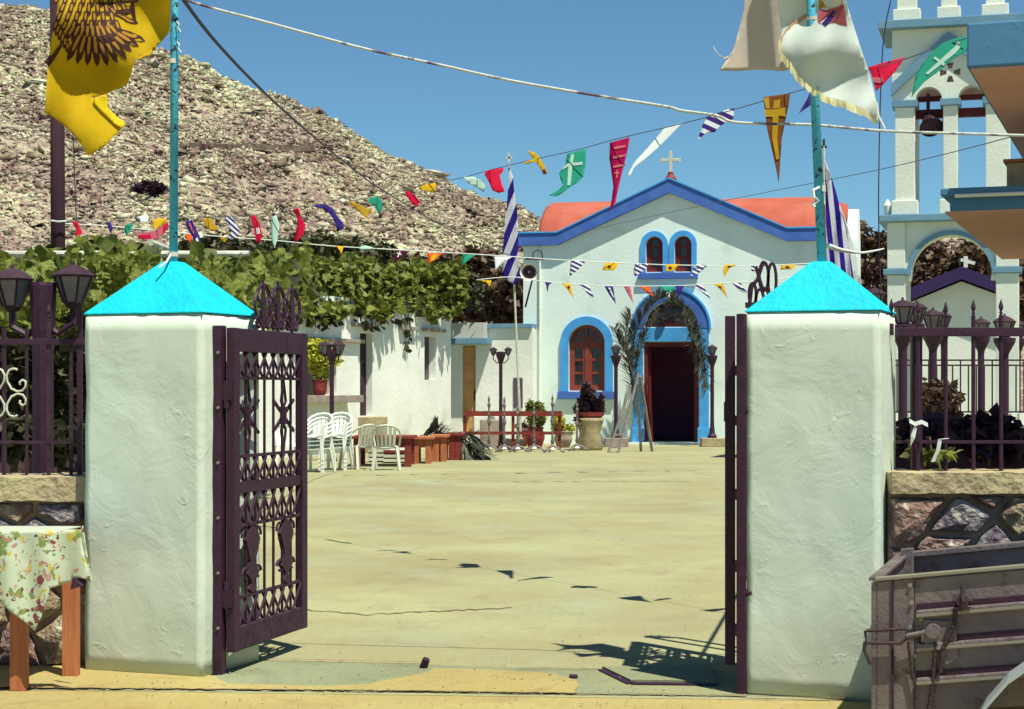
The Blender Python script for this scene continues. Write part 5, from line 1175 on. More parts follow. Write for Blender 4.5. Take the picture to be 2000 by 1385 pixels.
# right leaf, edge on
hr = G(1449, 1355); tq, wdq, ztq = hinge_post('dark iron gate post fixed to the right pillar', 1448, 1356, 0, 613, 17, ra)
part('wall_anchor', MB().cyl((wdq/2, .02, .5), (wdq/2+.03, .02, .5), .02).cyl((wdq/2, .02, 1.4), (wdq/2+.03, .02, 1.4), .02), M['iron'], tq)
h2 = G(1426, 1299, .12); h2.z = 0
zt_r = EYE-(617-HOR)*h2.y/F
dr_ = Vector((h2.x, h2.y, 0)).normalized(); dr_ = Matrix.Rotation(R(-.15), 3, 'Z') @ dr_
gR = gate('right iron gate leaf swung open and seen edge on', h2, dr_, gw, .12, zt_r, crest=False, thick=.052)
mb = MB()
for z in (.3, .62, .98, 1.35, 1.6): mb.bar((tq.location.x-.0, tq.location.y, z), (h2.x+.03, h2.y+.03, z), .03, .05)
part('hinge', mb, M['iron'], gR, world=True)
# iron scroll finials behind the right cap
sc = thing('scroll_panel', 'tall dark iron scroll ornament rising behind the right pillar cap', 'railing', Vector((P(1490, 600, 10.2).x, 10.2, 0)))
Ys = 10.2
mb = MB()
for (x0_, y0_, r1_, r2_) in ((1470, 575, 7, 22), (1492, 540, 9, 28), (1508, 548, 8, 34), (1484, 590, 8, 25)):
    mb.tube([P(x0_+r1_*math.cos(a), y0_+r2_*math.sin(a), Ys) for a in [i*math.pi/8 for i in range(17)]], .009, 6)
mb.tube([P(1462, 612, Ys), P(1468, 560, Ys), P(1480, 545, Ys), P(1490, 512, Ys)], .011, 6)
mb.tube([P(1505, 612, Ys), P(1500, 570, Ys), P(1488, 560, Ys), P(1476, 520, Ys)], .010, 6)
mb.bar(P(1456, 596, Ys), P(1520, 596, Ys), .03); mb.cyl(P(1490, 520, Ys), P(1490, 508, Ys), .012, .002)
part('scrolls', mb, M['iron'], sc, world=True)
mb = MB().bar(P(1520, 610, Ys), Vector((P(1520, 610, Ys).x, Ys, 0)), .03).bar(P(1466, 610, Ys), Vector((P(1466, 610, Ys).x, Ys, 0)), .03); mb.bar(P(1460, 608, Ys), P(1524, 608, Ys), .03); mb.v = [v for v in mb.v]
part('frame', mb, M['iron'], sc, world=True)

# ------------------------------------------------------------------ boundary walls with stones
def clip_poly(poly, a, b, c):           # keep a*x+b*z<=c
    out_ = []
    for i in range(len(poly)):
        p = poly[i]; q = poly[(i+1) % len(poly)]; dp = a*p[0]+b*p[1]-c; dq = a*q[0]+b*q[1]-c
        if dp <= 0: out_.append(p)
        if (dp < 0) != (dq < 0) and abs(dp-dq) > 1e-9:
            t_ = dp/(dp-dq); out_.append((p[0]+(q[0]-p[0])*t_, p[1]+(q[1]-p[1])*t_))
    return out_
def stone_wall(label, x0, x1, Yw_, ztop, cop_h, overhang, seed, zb_=0.0, over_l=.0, over_r=.0):
    rs = random.Random(seed); t = thing('boundary_wall', label, 'wall', ((x0+x1)/2, Yw_, 0)); cx = (x0+x1)/2
    part('core', MB().box(x0-cx, x1-cx, .03, .42, zb_, ztop-cop_h), M['mortar'], t)
    # rough coping
    bm = bmesh.new(); bmesh.ops.create_cube(bm, size=1)
    for v in bm.verts: v.co = Vector((v.co.x*(x1-x0+over_l+over_r)+(over_r-over_l)/2, .21+v.co.y*(.42+2*overhang), ztop-cop_h/2+v.co.z*cop_h+.001))
    bmesh.ops.subdivide_edges(bm, edges=[e2 for e2 in bm.edges if e2.calc_length() > 1], cuts=60, use_grid_fill=True)
    bmesh.ops.subdivide_edges(bm, edges=[e2 for e2 in bm.edges if e2.calc_length() > .3], cuts=5, use_grid_fill=True)
    for v in bm.verts:
        n_ = noise.noise_vector(v.co*9)*.012+noise.noise_vector(v.co*30)*.006; v.co += Vector((0, n_.y, n_.z*.8))
    me = bpy.data.meshes.new('coping'); bm.to_mesh(me); bm.free(); me.materials.append(M['coping']); o = bpy.data.objects.new('coping', me); C.objects.link(o); o.parent = t
    # voronoi stones
    H_ = ztop-cop_h; pts = []; gx = .25; gz = .2
    ni = int((x1-x0)/gx)+1; nj = int((H_-zb_)/gz)+1
    for j in range(nj):
        for i in range(ni): pts.append((x0+(i+.5+rs.uniform(-.32, .32)+.5*(j % 2))*gx, zb_+(j+.5+rs.uniform(-.3, .3))*gz))
    for i, c in enumerate(pts):
        poly = [(x0, zb_), (x1, zb_), (x1, H_-.015), (x0, H_-.015)]
        for j, d in enumerate(pts):
            if i == j or abs(c[0]-d[0]) > .8 or abs(c[1]-d[1]) > .6: continue
            a = d[0]-c[0]; b = d[1]-c[1]; m_ = math.hypot(a, b); a /= m_; b /= m_
            cc_ = a*(c[0]+d[0])/2+b*(c[1]+d[1])/2-.011
            poly = clip_poly(poly, a, b, cc_)
            if len(poly) < 3: break
        if len(poly) < 3: continue
        cxp = sum(p[0] for p in poly)/len(poly); czp = sum(p[1] for p in poly)/len(poly)
        if min(abs(p[0]-cxp)+abs(p[1]-czp) for p in poly) < .02: continue
        # bulged rough stone: outer ring at the joint, inner ring proud, subdivided
        rings = []; K = 10 
        outl = []
        for q in range(len(poly)):
            p = poly[q]; r_ = poly[(q+1) % len(poly)]; nseg = max(1, int(math.hypot(p[0]-r_[0], p[1]-r_[1])/.05))
            for w_ in range(nseg): outl.append((p[0]+(r_[0]-p[0])*w_/nseg, p[1]+(r_[1]-p[1])*w_/nseg))
        vv = []; dep = rs.uniform(.02, .055)
        for f_, y_ in ((1, .035), (.97, .006), (.84, -dep*.6), (.5, -dep), (.0, -dep*1.05)):
            if f_ == 0: vv.append((cxp-cx, y_, czp)); continue
            for p in outl:
                n_ = noise.noise(Vector((p[0]*11*f_, p[1]*11, i)))*.02*(1 if f_ < 1 else .2)
                cr_ = .5*noise.noise(Vector((p[0]*6, p[1]*6, 7)))*.03
                vv.append((cxp-cx+(p[0]-cxp)*f_*(1-.05*(f_ > .9))+cr_, y_+n_*(f_ < .96), czp+(p[1]-czp)*f_*(1-.05*(f_ > .9))+n_*.6))
        m_ = len(outl); ff = []
        for r2 in range(3):
            for q in range(m_): ff.append((r2*m_+q, r2*m_+(q+1) % m_, (r2+1)*m_+(q+1) % m_, (r2+1)*m_+q))
        for q in range(m_): ff.append((3*m_+q, 3*m_+(q+1) % m_, 4*m_))
        part('stone', MB().add(vv, ff), rs.choice(stones), t)
    return t
WLz = 1.03; YWL = 9.75
wl = stone_wall('rubble stone boundary wall left of the gate with sandy coping', -4.6, -2.22, YWL, WLz, .13, .05, 3)
YWR = 8.72; WRz = EYE-(924-HOR)*(YWR-.05)/F
wr_ = stone_wall('rubble stone boundary wall right of the gate with sandy coping', 1.84, 4.8, YWR, WRz, .10, .05, 5)

# railings on the walls
def spear(mb, x, y, z, s=1.0):
    mb.lathe([(.008*s, 0), (.02*s, .02*s), (.012*s, .04*s), (.026*s, .075*s), (.022*s, .1*s), (.002, .16*s)], (x, y, z), 8)
YR = YWR+.22
rt = thing('iron_railing', 'dark spear topped railing on the right boundary wall', 'railing', (P(1870, 900, YR).x, YR, WRz))
za_, zb_ = P(0, 657, YR).z, P(0, 640, YR).z
part('rail', MB().box(P(1752, 0, YR).x, 4.6, YR-.02, YR+.02, za_, zb_, b=.003), M['iron'], rt, world=True)
part('rail', MB().box(P(1752, 0, YR).x, 4.6, YR-.012, YR+.012, P(0, 866, YR).z, P(0, 860, YR).z), M['iron'], rt, world=True)
x0p = P(1793, 0, YR).x; dxp = 54*YR/F
for i in range(13):
    x = x0p+i*dxp
    tipy = (592, 592, 588, 587, 587)[min(i, 4)]
    mb = MB().cyl((x, YR, WRz-.02), (x, YR, P(0, tipy+28, YR).z), .0105, n=8); spear(mb, x, YR, P(0, tipy+28, YR).z, .85*28/24*YR/F/.0025/1.0*.86 if 0 else .48)
    part('picket', mb, M['iron'], rt, world=True)
xpst = P(1790, 0, YR+.05).x
part('post', MB().box(xpst-.026, xpst+.026, YR+.03, YR+.08, WRz-.02, P(0, 640, YR).z-.002, b=.004), M['iron'], rt, world=True)
mb = MB().cyl((P(1741, 0, YR).x, YR, P(0, 655, YR).z), (P(1741, 0, YR).x, YR, P(0, 632, YR).z), .012); spear(mb, P(1741, 0, YR).x, YR, P(0, 615, YR).z, .5)
part('end_finial', mb, M['iron'], rt, world=True)
# tied white cloth strips
for k_, (pts, lb) in enumerate((([(1776, 822), (1787, 828), (1800, 824), (1812, 830)], 'white rag knotted high on the railing post'), ([(1822, 902), (1832, 880), (1836, 858), (1850, 856)], 'white ribbon standing up from the coping'))):
    mb = MB(); v = []
    for x, y in pts: a = P(x, y, YR-.05); v += [a+Vector((0, 0, .010)), a-Vector((0, 0.006, .010))]
    if k_: v = []; 
    if k_:
        for x, y in pts: a = P(x, y, YR-.05); v += [a+Vector((-.010, 0, 0)), a+Vector((.010, .004, 0))]
    mb.add(v, [(2*i, 2*i+2, 2*i+3, 2*i+1) for i in range(len(pts)-1)])
    if not k_: mb.add([P(1787, 828, YR-.052), P(1791, 836, YR-.05), P(1787, 856, YR-.06), P(1778, 872, YR-.05), P(1779, 850, YR-.05)], [(0, 1, 2, 3, 4)])
    o = solo('cloth_strip', mb, M['whitec'], lb, 'rag'); sd = o.modifiers.new('t', 'SOLIDIFY'); sd.thickness = .003
# left railing
YL = YWL+.2
lt_ = thing('iron_railing', 'dark railing with pale scrolls on the left boundary wall', 'railing', (P(80, 900, YL).x, YL, WLz))
mb = MB().box(-4.6, P(164, 0, YL).x, YL-.018, YL+.018, P(0, 674, YL).z, P(0, 662, YL).z, b=.003); part('rail', mb, M['iron'], lt_, world=True)
mb = MB().box(-4.6, P(142, 0, YL).x, YL-.012, YL+.012, P(0, 867, YL).z, P(0, 861, YL).z); part('rail', mb, M['iron_dusty'], lt_, world=True)
for i, (x, w_, zt2) in enumerate(((-43, 7, 640), (8, 7, 640), (52, 5, 640), (95, 7, 622), (139, 6, 668), (156, 10, 600))):
    mb = MB().box(P(x, 0, YL).x-w_*.5*YL/F, P(x, 0, YL).x+w_*.5*YL/F, YL-.009, YL+.009, WLz-.02, P(0, zt2, YL).z); 
    if i in (3,): spear(mb, P(x, 0, YL).x, YL, P(0, zt2, YL).z, .5)
    part('picket', mb, M['iron_dusty'] if i in (3, 4) else M['iron'], lt_, world=True)
def spiral(cx, cy, r, a0, turns, sg, flip):
    pts_ = []
    for i in range(26):
        f_ = i/25; a = a0+sg*f_*turns*2*math.pi; rr_ = r*(1-.72*f_); pts_.append((cx+rr_*math.cos(a), cy+flip*rr_*math.sin(a)))
    return pts_
for (cx0, sgx) in ((30, 1), (-8, -1)):
    for sgy in (1, -1):
        cy0 = 767-sgy*26
        pts_ = [(cx0+sgx*x, 767-sgy*y) for x, y in ((3, 43), (2, 46), (-4, 47), (-12, 44), (-17, 34), (-16, 22), (-8, 8), (4, 2), (14, 4), (20, 12), (20, 22), (14, 25), (8, 20), (10, 15))]
        part('scroll', MB().tube([P(x, y, YL-.02) for x, y in pts_], .0065, 6), M['iron_pale'], lt_, world=True, smooth=True)

# ------------------------------------------------------------------ right drainpipe on pillar
dp = thing('drain_pipe', 'white pipe with clip strapped to the right gate pillar', 'pipe', tuple(P(1745, 905, 9.15)))
part('pipe', MB().tube([P(1744, 905, 9.12), P(1744, 800, 9.12), P(1743, 700, 9.12), P(1742, 600, 9.12)], .012, 8), M['plastic'], dp, world=True)
part('clip', MB().cyl(P(1738, 862, 9.05), P(1738, 852, 9.05), .02), M['plastic'], dp, world=True)

# ------------------------------------------------------------------ pergola with grape vine
pg = thing('pergola', 'pale pipe pergola carrying the vine beside the yard', 'pergola', (-2.5, 18, 0))
zp = P(0, 541, 18).z
for Yb, xa, xb in ((15.0, -5.6, -2.2), (18.0, -6.5, P(548, 0, 18).x), (22, -7.5, P(545, 0, 22).x)):
    part('pipe', MB().cyl((xa, Yb, zp), (xb, Yb, zp), .03), M['iron_pale'], pg, world=True)
for xp_, y0_, y1_ in ((-4.5, 14.6, 22.8), (-2.95, 14.6, 22.8)):
    part('pipe', MB().cyl((xp_, y0_, zp+.065), (xp_, y1_, zp+.065), .03), M['iron_pale'], pg, world=True)
zf2 = 4.35
for xa_q, xb_q, Yb in ((-6.6, -3.9, 44.2), (-6.2, -2.9, 46)): part('pipe', MB().cyl((xa_q, Yb, zf2), (xb_q, Yb, zf2), .045), M['iron_pale'], pg, world=True)
for xp_, yp_ in ((-6.4, 44.2), (-4.0, 44.2), (-3.1, 46)): part('post', MB().cyl((xp_, yp_, 3.6), (xp_, yp_, zf2-.046), .04), M['iron_pale'], pg, world=True)
for xp_, yp_ in ((-4.5, 15), (-4.5, 22), (-2.95, 15)): part('post', MB().cyl((xp_, yp_, 0), (xp_, yp_, zp-.032), .03), M['iron_pale'], pg, world=True)
part('bent_pipe', MB().tube([P(432, 514, 17), P(473, 514, 17), P(473, 545, 17)], .02, 6), M['iron_pale'], pg, world=True)
rs = np.random.RandomState(11)
def vine_px(n, poly_top, poly_bot, x0, x1, Ya, Yb):
    X = x0+(x1-x0)*rs.rand(n); tt = np.interp(X, *zip(*poly_top)); bb = np.interp(X, *zip(*poly_bot))
    lump = .5+.5*np.sin(X*.045)+.3*np.sin(X*.11+2)
    y = tt+(bb-tt)*rs.beta(1.25, 1.35, n); y += rs.normal(0, 6, n)+9*np.sin(X*.061)+7*np.sin(X*.143+1)
    Y = Ya+(Yb-Ya)*rs.rand(n); return np.stack([(X-1000)*Y/F, Y, EYE-(y-HOR)*Y/F], 1)
topl = [(-40, 480), (0, 492), (60, 500), (140, 478), (230, 470), (300, 500), (360, 510), (420, 500), (500, 505), (600, 500), (700, 512), (800, 520), (880, 515), (960, 545)]
botl = [(-40, 640), (60, 640), (170, 630), (300, 610), (420, 600), (500, 615), (560, 625), (620, 618), (680, 614), (760, 606), (830, 602), (880, 606), (960, 590)]
v_near = vine_px(5200, topl, [(x, y) for x, y in botl], -40, 560, 12.5, 17)
v_mid = vine_px(5000, topl, botl, 380, 600, 17, 24); v_far = vine_px(9500, topl, botl, 540, 905, 0.0001, 1)
def wall_Y(r):
    r = np.minimum(r, -.04); t_ = (43.5*r+3.64)/(.4-.916*r); return 43.5+.916*t_
def reproject(a, lo, hi, seed):
    rr2 = np.random.RandomState(seed); r_ = a[:, 0]/a[:, 1]; e_ = (a[:, 2]-EYE)/a[:, 1]
    Y_ = wall_Y(r_)+lo-(e_*45+EYE < 3.62)*.5+(hi-lo)*rr2.rand(len(a)); return np.stack([r_*Y_, Y_, EYE+e_*Y_], 1)
v_far = reproject(v_far, .1, 2.4, 1)
fringe_top = [(540, 575), (900, 572)]; fringe_bot = [(540, 626), (620, 614), (680, 606), (740, 608), (800, 600), (870, 606), (905, 602)]
v_fr = reproject(vine_px(1500, fringe_top, fringe_bot, 545, 900, 40, 41), -.06, .4, 7)
gv = thing('grape_vine', 'grape vine spreading over the pergola and hanging before the house', 'vine', (-2.6, 17, 0))
leaf_cloud('foliage', np.concatenate([v_near[::2], v_mid[::2]]), .105, M['vine'], gv, 3, aspect=1.1)['kind'] = 'stuff'
leaf_cloud('far_foliage', np.concatenate([v_far[:6800], v_fr]), .215, M['vine'], gv, 13, aspect=1.1)['kind'] = 'stuff'
# shaded inner leaves
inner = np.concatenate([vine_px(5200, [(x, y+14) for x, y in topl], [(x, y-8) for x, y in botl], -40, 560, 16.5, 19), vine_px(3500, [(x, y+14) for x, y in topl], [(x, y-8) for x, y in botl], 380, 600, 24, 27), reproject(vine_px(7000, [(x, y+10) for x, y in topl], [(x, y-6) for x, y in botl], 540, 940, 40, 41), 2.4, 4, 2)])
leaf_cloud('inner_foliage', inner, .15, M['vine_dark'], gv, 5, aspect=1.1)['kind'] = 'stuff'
# hanging shoots
mbv = MB(); shoots = [((612, 610), (616, 640), 36), ((640, 612), (640, 636), 36), ((700, 606), (704, 628), 36), ((770, 600), (768, 622), 36), ((820, 598), (824, 616), 36), ((150, 600), (156, 650), 13), ((205, 590), (196, 612), 13), ((735, 600), (740, 622), 36), ((745, 615), (748, 632), 36), ((723, 615), (728, 650), 36), ((795, 600), (796, 640), 36), ((800, 640), (795, 682), 36), ((665, 600), (662, 622), 36), ((690, 592), (686, 612), 36), ((880, 590), (876, 620), 36), ((855, 590), (850, 608), 36), ((30, 620), (40, 660), 13), ((120, 620), (130, 668), 13)]
sp_ = []
for a, b, Y in shoots:
    if Y > 30: Y = float(wall_Y(np.array([(a[0]-1000)/F]))[0])-.25
    part('shoot', MB().tube([P(a[0], a[1]-15, Y), P((a[0]+b[0])/2+2, (a[1]+b[1])/2, Y), P(b[0], b[1], Y)], .008 if Y < 30 else .014, 5), M['trunk'], gv, world=True)
    for q in range(9): f_ = rs.rand(); sp_.append(tuple(P(a[0]+(b[0]-a[0])*f_+rs.normal(0, 4), a[1]+(b[1]-a[1])*f_+rs.normal(0, 3), Y)))
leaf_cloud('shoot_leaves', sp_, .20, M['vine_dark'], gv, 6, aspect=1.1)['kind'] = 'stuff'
part('trunk', MB().tube([(-4.3, 15.2, 0), (-4.2, 15.3, 1), (-4.4, 15.2, 1.8), (-4.1, 15.4, zp)], .07, 8, .05), M['trunk'], gv, world=True)
part('trunk', MB().tube([(-6.6, 35.5, 0), (-6.6, 35.5, 1), (-6.5, 35.8, 2.2), (-5.6, 40.5, 3.9), (-4.8, 44, 4.2)], .07, 8, .045), M['trunk'], gv, world=True)
# single large leaves in front
lm = []
for q in range(3):
    mb = MB(); a = [(0, 0), (.30, -.12), (.42, .18), (.30, .42), (.36, .70), (.12, .72), (0, 1), (-.14, .70), (-.38, .66), (-.28, .40), (-.44, .15), (-.28, -.12)]
    vv = [(0, 0.05, .38)]+[(x, .12*abs(x)+.04*random.uniform(-1, 1), -z*.0+z) for x, z in a]
    mb.add(vv, [(0, i, i % 12+1) for i in range(1, 13)])
    mb.v = [(x*1, y, -z) for x, y, z in mb.v]
    o = part('leaf', mb, M['vine'], gv, flip=False); lm.append(o)
rr = random.Random(5); gm = root_mat(gv).inverted()
for i in range(270):
    if i < 120: x = rr.uniform(-10, 520); Y = rr.uniform(12.2, 12.8)
    else: x = rr.uniform(560, 900); Y = float(wall_Y(np.array([(x-1000)/F]))[0])+rr.uniform(-.12, .1)
    tt = np.interp(x, *zip(*topl)); bb = np.interp(x, *zip(*botl)); y = tt+(bb-tt)*rr.uniform(.02, .98)
    s_ = rr.uniform(.09, .15)*(1 if i < 120 else 1.9)
    Mx = gm @ Matrix.Translation(P(x, y, Y)) @ Matrix.Rotation(rr.uniform(-1.3, 1.3), 4, 'Z') @ Matrix.Rotation(rr.uniform(-1.2, .6), 4, 'X') @ Matrix.Rotation(rr.uniform(-.7, .7), 4, 'Y') @ Matrix.Scale(s_, 4)
    src = lm[i % 3]
    if i < 3: src.matrix_local = Mx
    else: inst(src, gv, Mx)
# dark hedge under the pergola at the far left
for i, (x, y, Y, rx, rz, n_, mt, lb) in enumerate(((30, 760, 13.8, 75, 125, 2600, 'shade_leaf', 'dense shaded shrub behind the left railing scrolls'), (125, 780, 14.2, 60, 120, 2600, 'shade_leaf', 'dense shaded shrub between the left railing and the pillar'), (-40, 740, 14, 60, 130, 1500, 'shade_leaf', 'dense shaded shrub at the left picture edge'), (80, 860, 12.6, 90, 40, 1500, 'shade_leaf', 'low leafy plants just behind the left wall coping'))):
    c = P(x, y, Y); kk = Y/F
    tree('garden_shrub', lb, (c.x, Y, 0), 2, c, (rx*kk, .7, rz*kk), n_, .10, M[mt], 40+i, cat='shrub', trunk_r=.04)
mb = MB().box(-9.5, -2.9, 16.5, 16.7, 0, 2.2); solo('shade_backdrop', mb, mat('shaded_render', (.07, .04, .05, 1)), 'dark backdrop wall added for the shade under the pergola', 'wall')  # added backdrop, its dark colour stands in for the deep shade
# dark wooden pole
up = thing('utility_pole', 'dark tarred wooden pole behind the yellow flag', 'pole', Vector((P(114, 460, 22).x, 22, 0)))
part('shaft', MB().cyl((P(116, 460, 22).x, 22, 0), P(110, -200, 22), .092, .085, 14), M['wood_pole'], up, world=True, smooth=True)
part('rope_tie', MB().tube([P(100, 431, 21.88), P(114, 433, 21.85), P(130, 432, 21.9)], .012, 6), M['string'], up, world=True)

# ------------------------------------------------------------------ bell tower
tf = Frame(1860, 36, 16); T_ = tf.L
bt = thing('bell_tower', 'white open bell tower with pale blue ledges and arches, two bells hanging', 'bell tower', tf.o, tf.rot)
def zt_(y, x=1860): return T_(x, y)[1]
xl, xr_ = T_(1728, 600)[0], T_(1990, 600)[0]; dep = 1.3
z1_, z2_, z3_ = zt_(420), zt_(196), zt_(40)
def pier(name, xa, xb, za, zb, y0=0, d_=.5, m_='tower'): return part(name, MB().box(xa, xb, y0, y0+d_, za, zb, b=.015), M[m_], bt)
# ground storey: piers and arch
pa_ = (T_(1733, 600)[0], T_(1768, 600)[0]); pb_ = (T_(1945, 600)[0], T_(1990, 600)[0])
za0 = zt_(535)
for (a, b) in (pa_, pb_):
    pier('pier', a, b, 0, za0); pier('pier', a, b, 0, za0, dep)
    part('capital', MB().box(a-.08, b+.06, -.06, .56, za0+.001, za0+.12, b=.01), M['tower_blue'], bt)
    pier('upper_pier', a, b, za0+.121, z1_-.12, -.03)
ac = (pa_[1]+pb_[0])/2+.02; ar = (pb_[0]-pa_[1])/2-.10
poly = [(pa_[1]+.001, za0-.12), (pa_[1]+.1, za0-.12)]+[(ac-ar*math.cos(math.pi*i/18), za0+.0+ar*.98*math.sin(math.pi*i/18)) for i in range(19)]+[(pb_[0]-.1, za0-.12), (pb_[0]-.001, za0-.12), (pb_[0]-.001, z1_-.12), (pa_[1]+.001, z1_-.12)]
part('arch_wall', MB().prism(poly, .04, .45), M['tower'], bt)
part('arch_trim', MB().prism(ring(ac, za0-.01, za0, ar+.005, ar+.09), -.03, .039), M['tower_blue'], bt)
part('ledge', MB().box(xl-.12, xr_+.15, -.18, dep+.68, z1_-.119, z1_+.02, b=.012), M['tower_blue'], bt)
# belfry storey
cols = [(1748, 1786), (1842, 1870), (1925, 1972)]
for i, (a, b) in enumerate(cols):
    a, b = T_(a, 300)[0], T_(b, 300)[0]
    pier('column', a, b, z1_+.021, z2_-.1); 
    part('column_base', MB().box(a-.07, b+.07, -.06, .56, z1_+.021, z1_+.32, b=.02), M['tower'], bt)
    part('capital', MB().box(a-.06, b+.06, -.06, .56, z2_-.10, z2_+.04, b=.01), M['tower_blue'], bt)
    if i != 1: pier('column', a, b, z1_+.021, z2_+.6, dep)
# wall above with twin arches
c1, c2 = (T_(1786, 190)[0]+T_(1842, 190)[0])/2, (T_(1870, 190)[0]+T_(1925, 190)[0])/2
r1 = (T_(1842, 190)[0]-T_(1786, 190)[0])/2-.02; r2 = r1
xa_, xb_ = T_(1742, 100)[0], T_(1976, 100)[0]
zb3 = z2_+.041
def half(c_, r_): return [(c_-r_, zb3)]+[(c_-r_*math.cos(math.pi*i/12), zb3+r_*math.sin(math.pi*i/12)*1.0) for i in range(1, 12)]+[(c_+r_, zb3)]
poly = [(xa_, zb3)]+half(c1, r1)+half(c2, r2)+[(xb_, zb3), (xb_, z3_-.13), (xa_, z3_-.13)]
cxc = (c1+c2)/2; czc = zt_(140, 1858)
def wedge(a0): 
    c_, s_ = math.cos(a0), math.sin(a0); pp = [(-.035, .07), (.035, .07), (.075, .2), (-.075, .2)]
    return [(cxc+x*c_-z*s_, czc+x*s_+z*c_) for x, z in pp]
part('belfry_wall', MB().prism(poly, .05, .45, [wedge(q*math.pi/2) for q in range(4)]), M['tower'], bt)
part('belfry_back', MB().box(xa_+.3, xb_-.3, dep+.0, dep+.1, zb3+.25, z3_-.14), M['soffit'], bt)
pk_ = T_(1852, 62); el = T_(1742, 165); 
gb = [(el[0]-.02, el[1]), (pk_[0], pk_[1]), (xb_+.05, el[1]+.03)]
part('blue_gable', MB().prism(gb+[(x, z-.24) for x, z in gb][::-1], -.06, .049), M['tower_blue'], bt)
part('bell_beam', MB().box(c1-r1-.1, c2+r2+.1, .55, .68, zb3-.3, zb3-.12), M['window_red'], bt)
part('bell_beam', MB().box(c1-r1-.1, c2+r2+.1, .55, .68, zb3+.05, zb3+.15), M['window_red'], bt)
part('ledge', MB().box(xl-.12, xr_+.18, -.18, dep+.68, z3_-.129, z3_+.04, b=.012), M['tower_blue'], bt)
# top storey columns
for a, b in ((1752, 1790), (1838, 1868), (1925, 1962)):
    a, b = T_(a, 20)[0], T_(b, 20)[0]
    pier('top_column', a, b, z3_+.041, z3_+2.4)
    part('column_base', MB().box(a-.08, b+.08, -.06, .56, z3_+.041, z3_+.28, b=.02), M['tower'], bt)
part('ledge', MB().box(xl-.1, xr_+.1, -.1, dep+.5, z3_+2.41, z3_+2.6), M['tower_blue'], bt)
part('small_urn', MB().lathe([(.06, 0), (.08, .12), (.09, .2), (.05, .28), (.001, .34)], (T_(1733, 400)[0], .1, z1_+.03), 8), M['tower'], bt)
for i, (x, y, s, tilt, lb) in enumerate(((1815, 235, .24, .5, 'dark bronze bell tilted towards the viewer in the left belfry arch'), (1852, 236, .2, 0, 'smaller dark bell half hidden by the middle belfry column'))):
    q = P(x, y, 36.4)
    pr = [(.28, -1.0), (1.0, -1.0), (.92, -.85), (.70, -.45), (.58, .1), (.5, .5), (.30, .75), (.08, .85), (.08, 1.05), (.02, 1.1)]
    tmp = MB().lathe([(r_*s, z_*s) for r_, z_ in pr], (0, 0, 0), 18); Mq = Matrix.Translation(q) @ Matrix.Rotation(tilt*-1.6, 4, 'X')
    t = thing('bell', lb, 'bell', q, 0, 'belfry bells')
    tmp.v = [tuple(Mq @ Vector(v)) for v in tmp.v]; part('body', tmp, M['bronze'], t, world=True, smooth=True)
    part('yoke', MB().bar(q+Vector((0, .1, s*.9)), q+Vector((0, .1, s*2.3)), .06), M['iron'], t, world=True)
# small chapel behind the arch
cf = Frame(1880, 44, 14); CL = cf.L
sc_ = thing('small_chapel', 'low white building with dark purple gabled roof behind the tower arch', 'building', cf.o, cf.rot)
gk = CL(1878, 522); gl2 = CL(1772, 566); gr2 = CL(1985, 562)
part('wall', MB().prism([(gl2[0]+.1, 0), (gr2[0]-.1, 0), (gr2[0]-.1, gr2[1]-.3), (gk[0], gk[1]-.35), (gl2[0]+.1, gl2[1]-.3)], 0, 5), M['tower'], sc_)
top_ = [gl2, gk, gr2]
part('roof', MB().prism(top_+[(x, z-.30) for x, z in top_][::-1], -.35, 5.2), mat('purple_roof', (.030, .016, .085, 1), .8), sc_)
part('roof_cross', MB().bar((gk[0]+.1, .2, gk[1]), (gk[0]+.1, .2, gk[1]+.28), .1).bar((gk[0]-.02, .2, gk[1]+.2), (gk[0]+.32, .2, gk[1]+.1), .08), M['tower'], sc_)
# white parapet & thin railing far right
far = thing('terrace_railing', 'thin dark railing along the terrace below the bell tower', 'railing', (P(1870, 810, 33).x, 33, 0))
Yq = 33; ztp_ = P(0, 702, Yq).z; zmp = P(0, 712, Yq).z; zbp = P(0, 803, Yq).z
part('rail', MB().box(P(1748, 0, Yq).x, P(2060, 0, Yq).x, Yq-.015, Yq+.015, ztp_-.03, ztp_), M['iron_dusty'], far, world=True)
part('rail', MB().box(P(1748, 0, Yq).x, P(2060, 0, Yq).x, Yq-.012, Yq+.012, zmp-.03, zmp), M['iron_dusty'], far, world=True)
part('rail', MB().box(P(1748, 0, Yq).x, P(2060, 0, Yq).x, Yq-.012, Yq+.012, zbp-.03, zbp), M['iron_dusty'], far, world=True)
for i in range(20):
    x = P(1752+i*15.5, 0, Yq).x; part('baluster', MB().box(x-.012, x+.012, Yq-.01, Yq+.01, zbp, (ztp_ if i % 4 == 0 else zmp)-.031), M['iron_dusty'], far, world=True)
mb = MB().box(P(1740, 0, 33.3).x, P(2100, 0, 33).x, 33.1, 33.5, 0, P(0, 808, 33).z); solo('terrace_wall', mb, M['white'], 'low pale terrace wall under the thin railing', 'wall')
mb = MB().box(P(1742, 0, 40).x, P(1763, 0, 40).x, 40, 42, 0, P(0, 610, 40).z); solo('side_wall', mb, M['white'], 'sunlit white wall strip between right pillar and the tower foot', 'wall')
